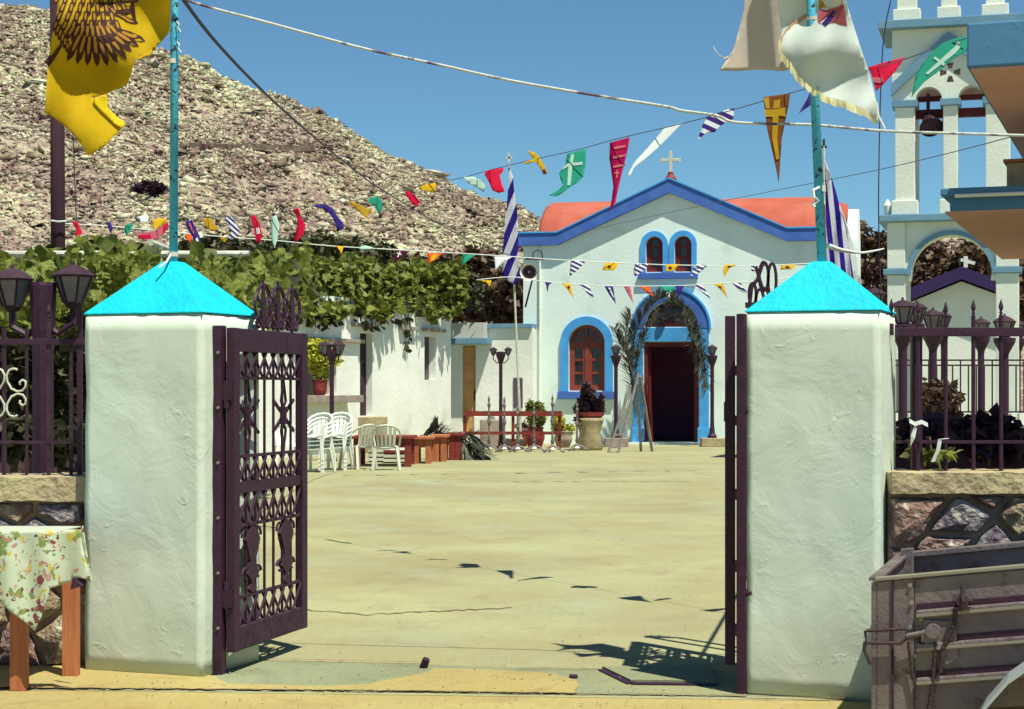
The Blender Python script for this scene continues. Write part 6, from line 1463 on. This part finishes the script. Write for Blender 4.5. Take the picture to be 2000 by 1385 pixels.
# plants on terrace & behind coping
for i, (x, y, Y, rx, rz, n_, sz, mt, lb) in enumerate(((1835, 790, 20, 35, 45, 900, .10, 'dry', 'dry grey twiggy bush behind the right railing'), (1860, 840, 14, 70, 30, 1300, .08, 'dry', 'brown low bush behind the right railing'), (1950, 860, 11, 70, 36, 1600, .09, 'cypress', 'dark shaded planting at the right behind the coping'), (1800, 860, 11, 45, 40, 900, .09, 'cypress', 'dark shaded planting close to the right pillar'), (1815, 885, 9.15, 28, 10, 130, .06, 'vine', 'small bright green weed growing on the right coping'))):
    c = P(x, y, Y); kk = Y/F
    tree('garden_shrub', lb, (c.x, Y, 0 if i < 4 else WRz), 1, c, (rx*kk, .3 if i > 1 else .6, rz*kk), n_, sz, M[mt], 60+i, cat='shrub', trunk_r=.02)
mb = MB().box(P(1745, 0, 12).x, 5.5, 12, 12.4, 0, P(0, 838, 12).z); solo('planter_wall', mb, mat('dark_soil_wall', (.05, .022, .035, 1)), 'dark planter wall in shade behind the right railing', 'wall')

# ------------------------------------------------------------------ near house slabs at right
a20 = R(20); nu = Vector((math.cos(a20), -math.sin(a20), 0)); nv = Vector((math.sin(a20), math.cos(a20), 0))
nb = thing('corner_house', 'corner of a tan house with blue edged roof slab and balcony at the right', 'house', (2.63, 11, 0), -a20)
# balcony slab: corner at local origin
zb0 = EYE-(415-HOR)*11/F; zb1 = EYE-(368-HOR)*11/F
part('balcony_slab', MB().box(.05, 4, .05, 4.2, zb0+.012, zb1-.02, b=.01), M['slab_blue'], nb)
part('balcony_edge', MB().box(-.0, 4, -.0, 4.2, zb0+.10, zb1-.0, b=.01), M['slab_blue'], nb)
part('balcony_pipe', MB().cyl((.09, -.03, zb0+.095), (4, -.03, zb0+.095), .012), M['plastic'], nb)
part('balcony_soffit', MB().box(.02, 4, .06, 4.2, zb0, zb0+.011), M['soffit'], nb)
part('wall', MB().box(1.7, 4, .75, 4.2, 0, zb0-.002), M['soffit'], nb)
# roof slab (corner nearer)
Mloc = root_mat(nb).inverted(); cr0 = Mloc @ P(1888, 137, 9.5); 
zr1 = P(1888, 45, 9.5).z
part('roof_slab', MB().box(cr0.x, cr0.x+4, cr0.y, cr0.y+4.4, cr0.z+.012, zr1, b=.012), M['slab_blue'], nb)
part('roof_soffit', MB().box(cr0.x+.02, cr0.x+4, cr0.y+.02, cr0.y+4.4, cr0.z, cr0.z+.011), M['soffit'], nb)
part('upper_wall', MB().box(1.7, 4, .9, 2.9, zb1+.002, cr0.z-.002), M['soffit'], nb)
wb = Mloc @ P(1966, 362, 11.5); part('window_box', MB().box(wb.x, wb.x+.5, wb.y, wb.y+.3, zb1, P(0, 318, 11.5).z, b=.008), M['coping'], nb)
part('window_box_lid', MB().box(wb.x-.02, wb.x+.52, wb.y-.02, wb.y+.32, P(0, 318, 11.5).z+.001, P(0, 315, 11.5).z+.012, b=.003), M['wood'], nb)

# ------------------------------------------------------------------ trailer
tr = thing('farm_trailer', 'weathered ribbed grey metal trailer parked against the right wall', 'trailer', (1.52, 7.5, 0), R(-18))
tz = .70; tilt = math.tan(R(7.0)); Wt, Dt = 1.75, 1.12; hb = .56
Mt = Matrix(((1, 0, 0, 0), (0, 1, 0, 0), (tilt, 0, 1, 0), (0, 0, 0, 1)))
def tb(name, x0, x1, y0, y1, z0, z1, m_='galv', b=.004, par=None): return part(name, MB().box(x0, x1, y0, y1, z0+tz, z1+tz, Mt, b=b), M[m_], par or tr)
tb('front_corner_plate', 0, .16, -.012, .012, -hb, 0)
tb('corner_flange', -.015, .015, -.012, .1, -hb, .002)
tb('rib_seam', .068, .078, -.02, -.0125, -hb, -.004, 'iron_dusty', .001)
panel = [(-.0, -.115), (-.145, -.26), (-.285, -.40), (-.43, -hb)]
tb('side_panel', .161, Wt, -.006, .006, -hb, -.003)
rz_ = [(.0, .0)]
for z_ in (-.125, -.265, -.405):
    tb('recess_shade', .17, Wt-.02, -.0115, -.0062, z_-.006, z_+.018, 'iron', .001)  # dark strips on the panel paint the shade above each rib
    tb('rib', .17, Wt-.02, -.034, -.0062, z_-.040, z_-.0065, 'galv', .008)
    tb('rib_edge', .172, Wt-.02, -.038, -.0345, z_-.034, z_-.022, 'galv_edge', .001)
tb('top_rim', 0, Wt, -.024, .03, .003, .018, 'galv_edge', .003)
tb('left_wall', -.012, .012, .101, Dt, -hb, -.0)
tb('left_rim', -.03, .03, .031, Dt, .003, .018, 'galv', .003)
tb('rear_wall', 0.013, Wt, Dt-.02, Dt, -hb, .0)
tb('rear_rim', 0.031, Wt, Dt-.06, Dt+.02, .003, .028, 'galv', .003)
tb('rear_post', .0, .06, Dt-.10, Dt-.062, -hb+.01, .05, 'galv', .004)
tb('end_wall', Wt-.012, Wt+.012, .013, Dt-.021, -hb, 0)
tb('floor', .013, Wt-.013, .013, Dt-.021, -hb, -hb+.02)
# latch, rod and hook
lt2 = part('latch_loop', MB().tube([(-.03, -.05, tz-.20), (.13, -.05, tz-.195+.01), (.135, -.05, tz-.225), (.11, -.05, tz-.245), (-.03, -.05, tz-.25), (-.035, -.05, tz-.2)], .008, 6), M['rust'], tr)
part('latch_rod', MB().cyl((.13, -.05, tz-.215), (.24, -.045, tz-.19), .010).cyl((.24, -.06, tz-.19), (.24, -.01, tz-.19), .03, n=12), M['galv'], tr)
part('latch_pin', MB().tube([(-.035, -.05, tz-.245), (-.04, -.05, tz-.28), (-.02, -.05, tz-.32), (-.015, -.05, tz-.34)], .008, 6), M['rust'], tr)
part('latch_bracket', MB().prism([(.20, tz-.15), (.33, tz-.15), (.34, tz-.30), (.29, tz-.33), (.26, tz-.26), (.19, tz-.24)], -.024, -.015), M['galv'], tr)
part('hanging_bolt', MB().tube([(.33, -.045, tz-.10), (.325, -.045, tz-.16), (.28, -.045, tz-.26), (.27, -.045, tz-.36)], .009, 6).cyl((.36, -.07, tz-.06), (.36, -.02, tz-.06), .026, n=10).cyl((.34, -.055, tz-.05), (.40, -.055, tz-.06), .016).tube([(.36, -.06, tz-.0), (.362, -.07, tz-.06), (.35, -.06, tz-.10)], .010, 6), M['rust'], tr)
part('bent_cable', MB().tube([(.14, -.05, tz-.24), (.15, -.03, tz-.34), (.17, -.03, tz-.44), (.165, -.03, tz-.55)], .006, 6).tube([(.25, -.03, tz-.24), (.24, -.03, tz-.4), (.22, -.03, tz-.55)], .010, 6), M['rust'], tr)
for (x, z) in ((.145, -.025), (.15, -.10), (.145, -.20), (.19, -.17), (.25, -.16), (.165, -.32), (.17, -.45)):
    part('bolt_head', MB().cyl((x, -.022, tz+z+x*tilt), (x, -.012, tz+z+x*tilt), .009, n=8), M['galv_edge'], tr)
# wheel and fender on the near side
wc_ = Vector((.95, -.18, .20))
def rotx(mb_): mb_.v = [(wc_.x+v[0], wc_.y+v[2], wc_.z+v[1]) for v in mb_.v]; return mb_
wh = part('wheel', rotx(MB().lathe([(.12, -.07), (.185, -.075), (.20, -.04), (.20, .04), (.185, .075), (.12, .07)], (0, 0, 0), 28)), M['rubber'], tr, smooth=True)
part('rim', rotx(MB().lathe([(.02, -.05), (.06, -.055), (.11, -.06), (.119, -.03), (.119, .03), (.02, .03)], (0, 0, 0), 24)), M['galv'], wh)
fp = [(.40, .12), (.46, .235), (.55, .345), (.66, .43), (.80, .50), (.95, .53), (1.15, .52), (1.32, .44), (1.44, .3)]
vv = []; n = len(fp)-1
for x_, z_ in fp:
    for y_ in (-.30, -.045):
        for r_ in (0, .012): vv.append((x_-r_*.5, y_, z_+r_))
ff = []
for i in range(n):
    o_ = i*4; p_ = o_+4; ff += [(o_, p_, p_+2, o_+2), (o_+1, o_+3, p_+3, p_+1), (o_, o_+1, p_+1, p_), (o_+2, p_+2, p_+3, o_+3)]
ff += [(0, 2, 3, 1), (n*4, n*4+1, n*4+3, n*4+2)]
part('fender', MB().add(vv, ff), mat('pale_fender', (.42, .47, .50, 1), .4, metal=.3), tr, smooth=False)
part('axle', MB().cyl((.95, -.18, .2), (.95, 1.3, .2), .03), M['rust'], tr)
part('wheel', MB().add([(v[0], v[1]+1.5, v[2]) for v in rotx(MB().lathe([(.05, -.07), (.185, -.075), (.20, -.04), (.20, .04), (.185, .075), (.05, .07)], (0, 0, 0), 20)).v], MB().lathe([(.05, -.07), (.185, -.075), (.20, -.04), (.20, .04), (.185, .075), (.05, .07)], (0, 0, 0), 20).f), M['rubber'], tr)
part('jockey_leg', MB().cyl((.1, .5, 0), (.1, .5, tz-hb+.01), .02), M['rust'], tr)

# ------------------------------------------------------------------ table with floral cloth
la_ = G(38, 1348); lb_ = G(139, 1322)
tt_ = thing('wooden_table', 'small pine table with flowered oilcloth against the left wall', 'table', (la_.x, la_.y, 0), 0)
ztab = .775
d_ = Vector((lb_.x-la_.x, lb_.y-la_.y, 0)); 
legs = [la_, lb_, la_+Vector((-.62, .28, 0)), lb_+Vector((-.62, .28, 0))]
for q in legs: part('leg', MB().box(q.x-.04, q.x+.04, q.y-.035, q.y+.035, 0, ztab-.035, b=.004), M['wood'], tt_, world=True)
Aq = Vector((-3.3, 8.9, 0)); 
top = [(-3.35, 8.88), (-2.36, 8.86), (-2.29, 9.46), (-3.35, 9.5)]
part('table_top', MB().add([(x, y, ztab-.03) for x, y in top]+[(x, y, ztab) for x, y in top], [(3, 2, 1, 0), (4, 5, 6, 7), (0, 1, 5, 4), (1, 2, 6, 5), (2, 3, 7, 6), (3, 0, 4, 7)]), M['wood'], tt_, world=True)
part('apron', MB().bar((la_.x, la_.y, ztab-.09), (lb_.x, lb_.y, ztab-.09), .03, .10), M['wood'], tt_, world=True)
# floral material
fm = mat('floral_oilcloth', (.52, .60, .44, 1), .45, (.44, .50, .36, 1), 4, 4, .2, 10, spec=.4)
n_ = fm.node_tree.nodes; Lk = fm.node_tree.links; bs = n_['Principled BSDF']; base_s = bs.inputs['Base Color'].links[0].from_socket
tc = n_.new('ShaderNodeTexCoord'); nz = n_.new('ShaderNodeTexNoise'); nz.inputs['Scale'].default_value = 14; nz.inputs['Detail'].default_value = 3
mpv = n_.new('ShaderNodeMapping'); Lk.new(tc.outputs['Object'], mpv.inputs[0])
addv = n_.new('ShaderNodeMix'); addv.data_type = 'RGBA'; addv.blend_type = 'LINEAR_LIGHT'; addv.inputs[0].default_value = .09; Lk.new(mpv.outputs[0], addv.inputs[6]); Lk.new(mpv.outputs[0], nz.inputs[0]); Lk.new(nz.outputs['Color'], addv.inputs[7])
def blotch(scale, th, colr, seedoff, prev):
    mp2 = n_.new('ShaderNodeMapping'); mp2.inputs['Location'].default_value = (seedoff, seedoff*.7, seedoff*.3); Lk.new(addv.outputs[2], mp2.inputs[0])
    vo = n_.new('ShaderNodeTexVoronoi'); vo.inputs['Scale'].default_value = scale; Lk.new(mp2.outputs[0], vo.inputs[0])
    lt3 = n_.new('ShaderNodeMath'); lt3.operation = 'LESS_THAN'; lt3.inputs[1].default_value = th; Lk.new(vo.outputs['Distance'], lt3.inputs[0])
    mx = n_.new('ShaderNodeMix'); mx.data_type = 'RGBA'; mx.inputs[7].default_value = colr; Lk.new(prev, mx.inputs[6]); Lk.new(lt3.outputs[0], mx.inputs[0]); return mx.outputs[2]
s_ = blotch(10, .30, (.20, .25, .07, 1), 0, base_s); s_ = blotch(22, .20, (.10, .04, .05, 1), 1.4, s_); s_ = blotch(12, .26, (.50, .42, .08, 1), 3.1, s_); s_ = blotch(8, .22, (.22, .05, .06, 1), 7.7, s_); s_ = blotch(18, .22, (.42, .22, .18, 1), 5.5, s_)
Lk.new(s_, bs.inputs['Base Color'])
tcl = thing('tablecloth', 'flowered oilcloth draped over the small pine table', 'tablecloth', (-2.8, 9.1, ztab))
mb = MB().add([(x*1.0+(.012 if x > -3 else -.01), y+(-.012 if y < 9.2 else .01), ztab+.004) for x, y in top]+[(x+(.012 if x > -3 else -.01), y+(-.012 if y < 9.2 else .01), ztab+.009) for x, y in top], [(3, 2, 1, 0), (4, 5, 6, 7), (0, 1, 5, 4), (1, 2, 6, 5), (2, 3, 7, 6), (3, 0, 4, 7)])
part('cloth_top', mb, mat('cloth_pale', (.62, .68, .56, 1), .3, (.55, .62, .50, 1), 6, 4, .2, 12, spec=.5), tcl, world=True)
Yt0 = 8.845
fold = lambda x, y: Yt0+.0-.02*math.sin(x*.085)*min(1, max(0, (y-1035)/60))-.0001*(y-1035)
cloth('front_drop', [(-60, 1040), (0, 1039), (60, 1037), (120, 1035), (158, 1034), (160, 1060), (165, 1085), (172, 1110), (178, 1136), (165, 1130), (150, 1128), (138, 1135), (125, 1140), (97, 1150), (92, 1170), (80, 1205), (68, 1232), (50, 1216), (20, 1195), (0, 1175), (-30, 1185), (-60, 1195)], fold, fm, tcl, 9, thick=.003)
rr_ = cloth('side_drop', [(158, 1034), (162, 1026), (164, 1032), (170, 1080), (180, 1135), (175, 1140), (160, 1085)], lambda x, y: 8.9+.05, fm, tcl, 9, thick=.003)
part('turned_corner', MB().add([P(137, 1152, 8.83), P(142, 1128, 8.83), P(160, 1122, 8.85), P(171, 1137, 8.83), P(160, 1145, 8.82)], [(0, 1, 2, 3, 4)]), M['iron_dusty'], tcl, world=True, flip=False)

# ------------------------------------------------------------------ yard furniture
def make_chair(label, mt, group):
    t = thing('plastic_chair', label, 'chair', (0, 0, 0), 0, group)
    bm = MB()
    # seat with gentle dip
    vv = []; n = 6
    for j in range(n+1):
        for i in range(n+1):
            u = i/n-.5; v = j/n-.5; vv.append((u*(.44-.05*v), v*.42, .43+.02*abs(u*2)**2-.03*(v+.5)*.3))
    m = (n+1)**2
    vv += [(x, y, z-.018) for x, y, z in vv]
    ff = [(j*(n+1)+i, j*(n+1)+i+1, (j+1)*(n+1)+i+1, (j+1)*(n+1)+i) for j in range(n) for i in range(n)]
    ff += [(a+m, d+m, c+m, b+m) for a, b, c, d in ff[:n*n]]
    rim = [i for i in range(n+1)]+[j*(n+1)+n for j in range(1, n+1)]+[n*(n+1)+i for i in range(n-1, -1, -1)]+[j*(n+1) for j in range(n-1, 0, -1)]
    ff += [(rim[i], rim[(i+1) % len(rim)], rim[(i+1) % len(rim)]+m, rim[i]+m) for i in range(len(rim))]
    part('seat', MB().add(vv, ff), mt, t)
    # backrest: curved shell with slots
    sl = []
    for k_ in range(5):
        x0_, x1_ = -.20+k_*.085, -.20+k_*.085+.06
        v2 = []
        for q in range(7):
            f_ = q/6; z = .46+f_*.36; wdn = 1-.15*(1-f_); 
            y = .20+f_*.09
            for xx in (x0_, x1_): v2.append((xx*wdn, y+.06-.9*xx*xx, z)); 
        v2b = [(x, y+.012, z) for x, y, z in v2]; b_ = len(v2)
        f2 = [(2*q, 2*q+1, 2*q+3, 2*q+2) for q in range(6)]+[(2*q+b_, 2*q+2+b_, 2*q+3+b_, 2*q+1+b_) for q in range(6)]+[(2*q, 2*q+2, 2*q+2+b_, 2*q+b_) for q in range(6)]+[(2*q+1, 2*q+1+b_, 2*q+3+b_, 2*q+3) for q in range(6)]
        part('back_slat', MB().add(v2+v2b, f2), mt, t)
    mb = MB(); mb.tube([(-.22, .24, .78), (-.12, .315, .835), (0, .35, .85), (.12, .315, .835), (.22, .24, .78)], .022, 8); part('back_frame', mb, mt, t); part('lower_rail', MB().tube([(-.2, .20, .45), (0, .25, .455), (.2, .20, .45)], .02, 6), mt, t)
    for sx in (-1, 1):
        part('leg', MB().bar((sx*.205, -.19, .43), (sx*.25, -.235, 0), .05, .04), mt, t)
        part('leg', MB().bar((sx*.195, .19, .45), (sx*.25, .28, 0), .05, .04), mt, t)
        part('armrest', MB().tube([(sx*.22, .24, .78), (sx*.26, .1, .68), (sx*.27, -.08, .655), (sx*.26, -.2, .64), (sx*.225, -.2, .44)], .021, 7), mt, t)
    return t
cp = make_chair('grey backed plastic chair seen from behind at the red brown table', M['plastic_grey'], 'plastic chairs in the yard')
cw_ = make_chair('white plastic chair', M['plastic'], 'plastic chairs in the yard')
def put(o, x, y, rz, lb, dz=0, first=False):
    c_ = o if first else copy_tree(o); p_ = G(x, y); c_.location = (p_.x, p_.y, dz); c_.rotation_euler = (0, 0, rz); c_['label'] = lb; return c_
put(cp, 755, 918, R(182), 'pale grey plastic chair seen squarely from behind at the table', first=True)
put(cp, 698, 916, R(228), 'pale grey plastic chair turned sideways left of the one seen from behind')
put(cw_, 657, 918, R(-12), 'lowest white chair of the right hand stack', first=True)
names = ['second white chair of the right hand stack', 'third white chair of the right hand stack', 'top white chair of the right hand stack']
for q in range(3): put(cw_, 657, 918+0, R(-12), names[q], dz=.075*(q+1))
names = ['lowest white chair of the left hand stack', 'second white chair of the left hand stack', 'third white chair of the left hand stack', 'top white chair of the left hand stack']
for q in range(4): put(cw_, 617, 922, R(-20), names[q], dz=.075*q)
put(cw_, 560, 915, R(15), 'single white chair glimpsed through the gate lattice')
put(cw_, 796, 862, R(90), 'white chair standing far back by the house wall')
def table(label, xa, xb, yb, ztop_, dep_, mt, name='wooden_table', legw=.09, cat='table'):
    a = G(xa, yb); b = G(xb, yb); t = thing(name, label, cat, ((a.x+b.x)/2, a.y, 0)); 
    part('table_top', MB().box(a.x-.05, b.x+.05, a.y-.05, a.y+dep_+.05, ztop_-.05, ztop_, b=.006), mt, t, world=True)
    part('apron', MB().box(a.x+.02, b.x-.02, a.y+.03, a.y+.06, ztop_-.22, ztop_-.051), mt, t, world=True)
    for X in (a.x+legw/2, b.x-legw/2):
        for Yy_ in (a.y+legw/2, a.y+dep_-legw/2): part('leg', MB().box(X-legw/2, X+legw/2, Yy_-legw/2, Yy_+legw/2, 0, ztop_-.052), mt, t, world=True)
        part('stretcher', MB().box(X-.02, X+.02, a.y+legw, a.y+dep_-legw, .16, .22), mt, t, world=True)
    return t
table('long red brown table behind the plastic chairs', 690, 803, 912, .60, 1.3, M['red_wood'], legw=.13)
table('orange brown bench right of the chairs, nearest of three', 806, 842, 906, .55, 1.0, M['wood'], 'wooden_bench', .12, 'bench')
table('orange brown bench right of the chairs, middle of three', 846, 872, 902, .56, 1.0, M['wood'], 'wooden_bench', .12, 'bench')
table('red brown bench beside the cut palm branches', 876, 902, 899, .58, 1.0, M['red_wood'], 'wooden_bench', .14, 'bench')
table('tan cabinet table standing against the white house', 702, 757, 868, .62, .6, M['coping'], 'side_table', .08)
# crates under the table
for i, (x, y, lb) in enumerate(((770, 905, 'small red and white crate under the table'), (740, 903, 'grey box under the table behind the chair legs'))):
    a = G(x, y); t = thing('crate', lb, 'crate', a)
    for q in range(3): part('slat', MB().box(a.x-.22, a.x+.22, a.y-.01, a.y+.01, .03+q*.09, .09+q*.09), M['red_wood'] if (q == 2 and i == 0) else M['plastic_grey'], t, world=True)
    part('base', MB().box(a.x-.21, a.x+.21, a.y+.012, a.y+.3, 0.0, .26), M['iron_dusty'], t, world=True)
# cut palm branches heaped at the bench ends
for i, (pts, lb) in enumerate((([(905, 860), (912, 872), (922, 888), (930, 896)], 'pale cut palm branch drooping off the last bench'), ([(888, 858), (920, 866), (940, 884), (958, 895)], 'dark cut palm branch trailing onto the yard'), ([(840, 852), (860, 846), (880, 850), (905, 856)], 'palm branch lying along the bench tops'), ([(900, 848), (920, 850), (936, 858), (945, 872)], 'brown palm branch at the end of the benches'), ([(820, 852), (838, 848), (852, 838), (856, 830)], 'palm branch with leaflets sticking up behind the benches'))):
    frond(lb, [P(x, y, 38.6+i*.12) for x, y in pts], .38, M['palm_dry'] if i == 0 else M['palm'], 30+i, n=60, group='cut palm branches')
# red brown rail frame
Yf_ = 45.2; fr_ = thing('timber_railing', 'long red brown timber railing behind the candle stands', 'railing', (P(1000, 880, Yf_).x, Yf_, 0))
for (ya_, yb_) in ((803, 813), (843, 849)): part('rail', MB().box(P(905, 0, Yf_).x, P(1098, 0, Yf_).x, Yf_, Yf_+.06, P(0, yb_, Yf_).z, P(0, ya_, Yf_).z), M['red_wood'], fr_, world=True)
for x in (908, 1002, 1093): part('post', MB().box(P(x-3, 0, Yf_).x, P(x+3, 0, Yf_).x, Yf_+.061, Yf_+.13, 0, P(0, 803, Yf_).z), M['red_wood'], fr_, world=True)
# candle stands
def stand(label, x, yb, ytop):
    a = G(x, yb); t = thing('candle_stand', label, 'candle stand', a, 0, 'iron stands in front of the church'); H = EYE-(ytop-HOR)*a.y/F; 
    mb = MB().lathe([(.04, .10), (.05, .16), (.025, .2), (.05, .26), (.03, .32), (.022, .6), (.03, .66*1), (.055, H*.53), (.028, H*.60), (.02, H*.75), (.045, H*.82), (.02, H*.86), (.03, H*.92), (.008, H*.96), (.002, H)], a, 10)
    part('stem', mb, M['silver'], t, world=True)
    for q in range(3):
        g = R(90+120*q+15); u = Vector((math.cos(g), math.sin(g), 0))
        part('foot', MB().tube([a+Vector((0, 0, .15)), a+u*.14+Vector((0, 0, .12)), a+u*.24+Vector((0, 0, .03)), a+u*.30+Vector((0, 0, .025))], .024, 6), M['silver'], t, world=True)
    part('base_ornament', MB().lathe([(.02, .03), (.09, .08), (.03, .14)], a, 8), M['plastic'], t, world=True)
for x, yb, yt, lb in ((955, 883, 770, 'silver and black candle stand, first from the left'), (985, 883, 772, 'candle stand standing in front of the annex lamp post'), (1011, 883, 790, 'short candle stand right of the yard lamp plinth'), (1043, 882, 790, 'candle stand in front of the red pot'), (1079, 884, 768, 'tall thin candle stand right of the red pot'), (1127, 881, 783, 'candle stand left of the big stone flower pot')):
    stand(lb, x, yb, yt)
# pots and bushes
def potted(label, x, yb, pot_w, pot_h, cy, rx, rz, mt_pot, mt_leaf, seed, n_=1600, size=.07, lumps=12):
    a = G(x, yb); kk = a.y/F; t = thing('potted_bush', label, 'plant', a); r_ = pot_w/2*kk; h_ = pot_h*kk
    part('pot', MB().lathe([(r_*.55, 0), (r_*.7, .02), (r_*.98, h_*.45), (r_, h_*.6), (r_*.8, h_*.88), (r_*.92, h_*.94), (r_*.9, h_), (r_*.7, h_*.98)], a, 18), M[mt_pot], t, world=True, smooth=True)
    c_ = P(x, cy, a.y); part('stem', MB().cyl(a+Vector((0, 0, h_*.9)), c_, .03, .02), M['trunk'], t, world=True)
    leaf_cloud('crown', blob_pts(c_, (rx*kk, rx*kk, rz*kk), n_, np.random.RandomState(seed), lumps=lumps), size, M[mt_leaf], t, seed); return t
potted('olive green bush in a bulging dark red pot', 1045, 876, 38, 42, 812, 22, 32, 'terracotta', 'bush', 71, 2600)
potted('yellowish round bush in a pale brown pot', 1100, 874, 36, 32, 833, 24, 26, 'stone_block', 'lime', 72, 2200)
potted('low green plant in a trough right of the church door', 1408, 868, 20, 14, 847, 12, 9, 'terracotta', 'bush', 73, 500)
a = G(1152, 879); t = thing('potted_cypress', 'dark purple bush in a red rimmed stone pot below the arched window', 'plant', a); kk = a.y/F
part('pot', MB().lathe([(.30, 0), (.34, .06), (.26, .42), (.34, .72), (.37, .80), (.30, .82)], a, 18), M['coping'], t, world=True, smooth=True)
part('rim', MB().lathe([(.28, .825), (.35, .86), (.36, .96), (.22, .95)], a, 18), M['terracotta'], t, world=True)
rs = np.random.RandomState(9)
pts = np.concatenate([blob_pts(P(1147, 785, a.y), (17*kk, .3, 32*kk), 2800, rs), blob_pts(P(1150, 808, a.y), (29*kk, .38, 24*kk), 3200, rs), blob_pts(P(1170, 795, a.y), (11*kk, .2, 27*kk), 1500, rs), blob_pts(P(1144, 764, a.y), (9*kk, .2, 14*kk), 700, rs)])
leaf_cloud('crown', pts, .07, M['cypress'], t, 9, droop=-.4)
# brown clay patch pot behind the frame
potted('dry brown bush in a clay pot behind the rail frame', 1020, 872, 26, 28, 838, 14, 14, 'terracotta', 'dry', 75, 500)
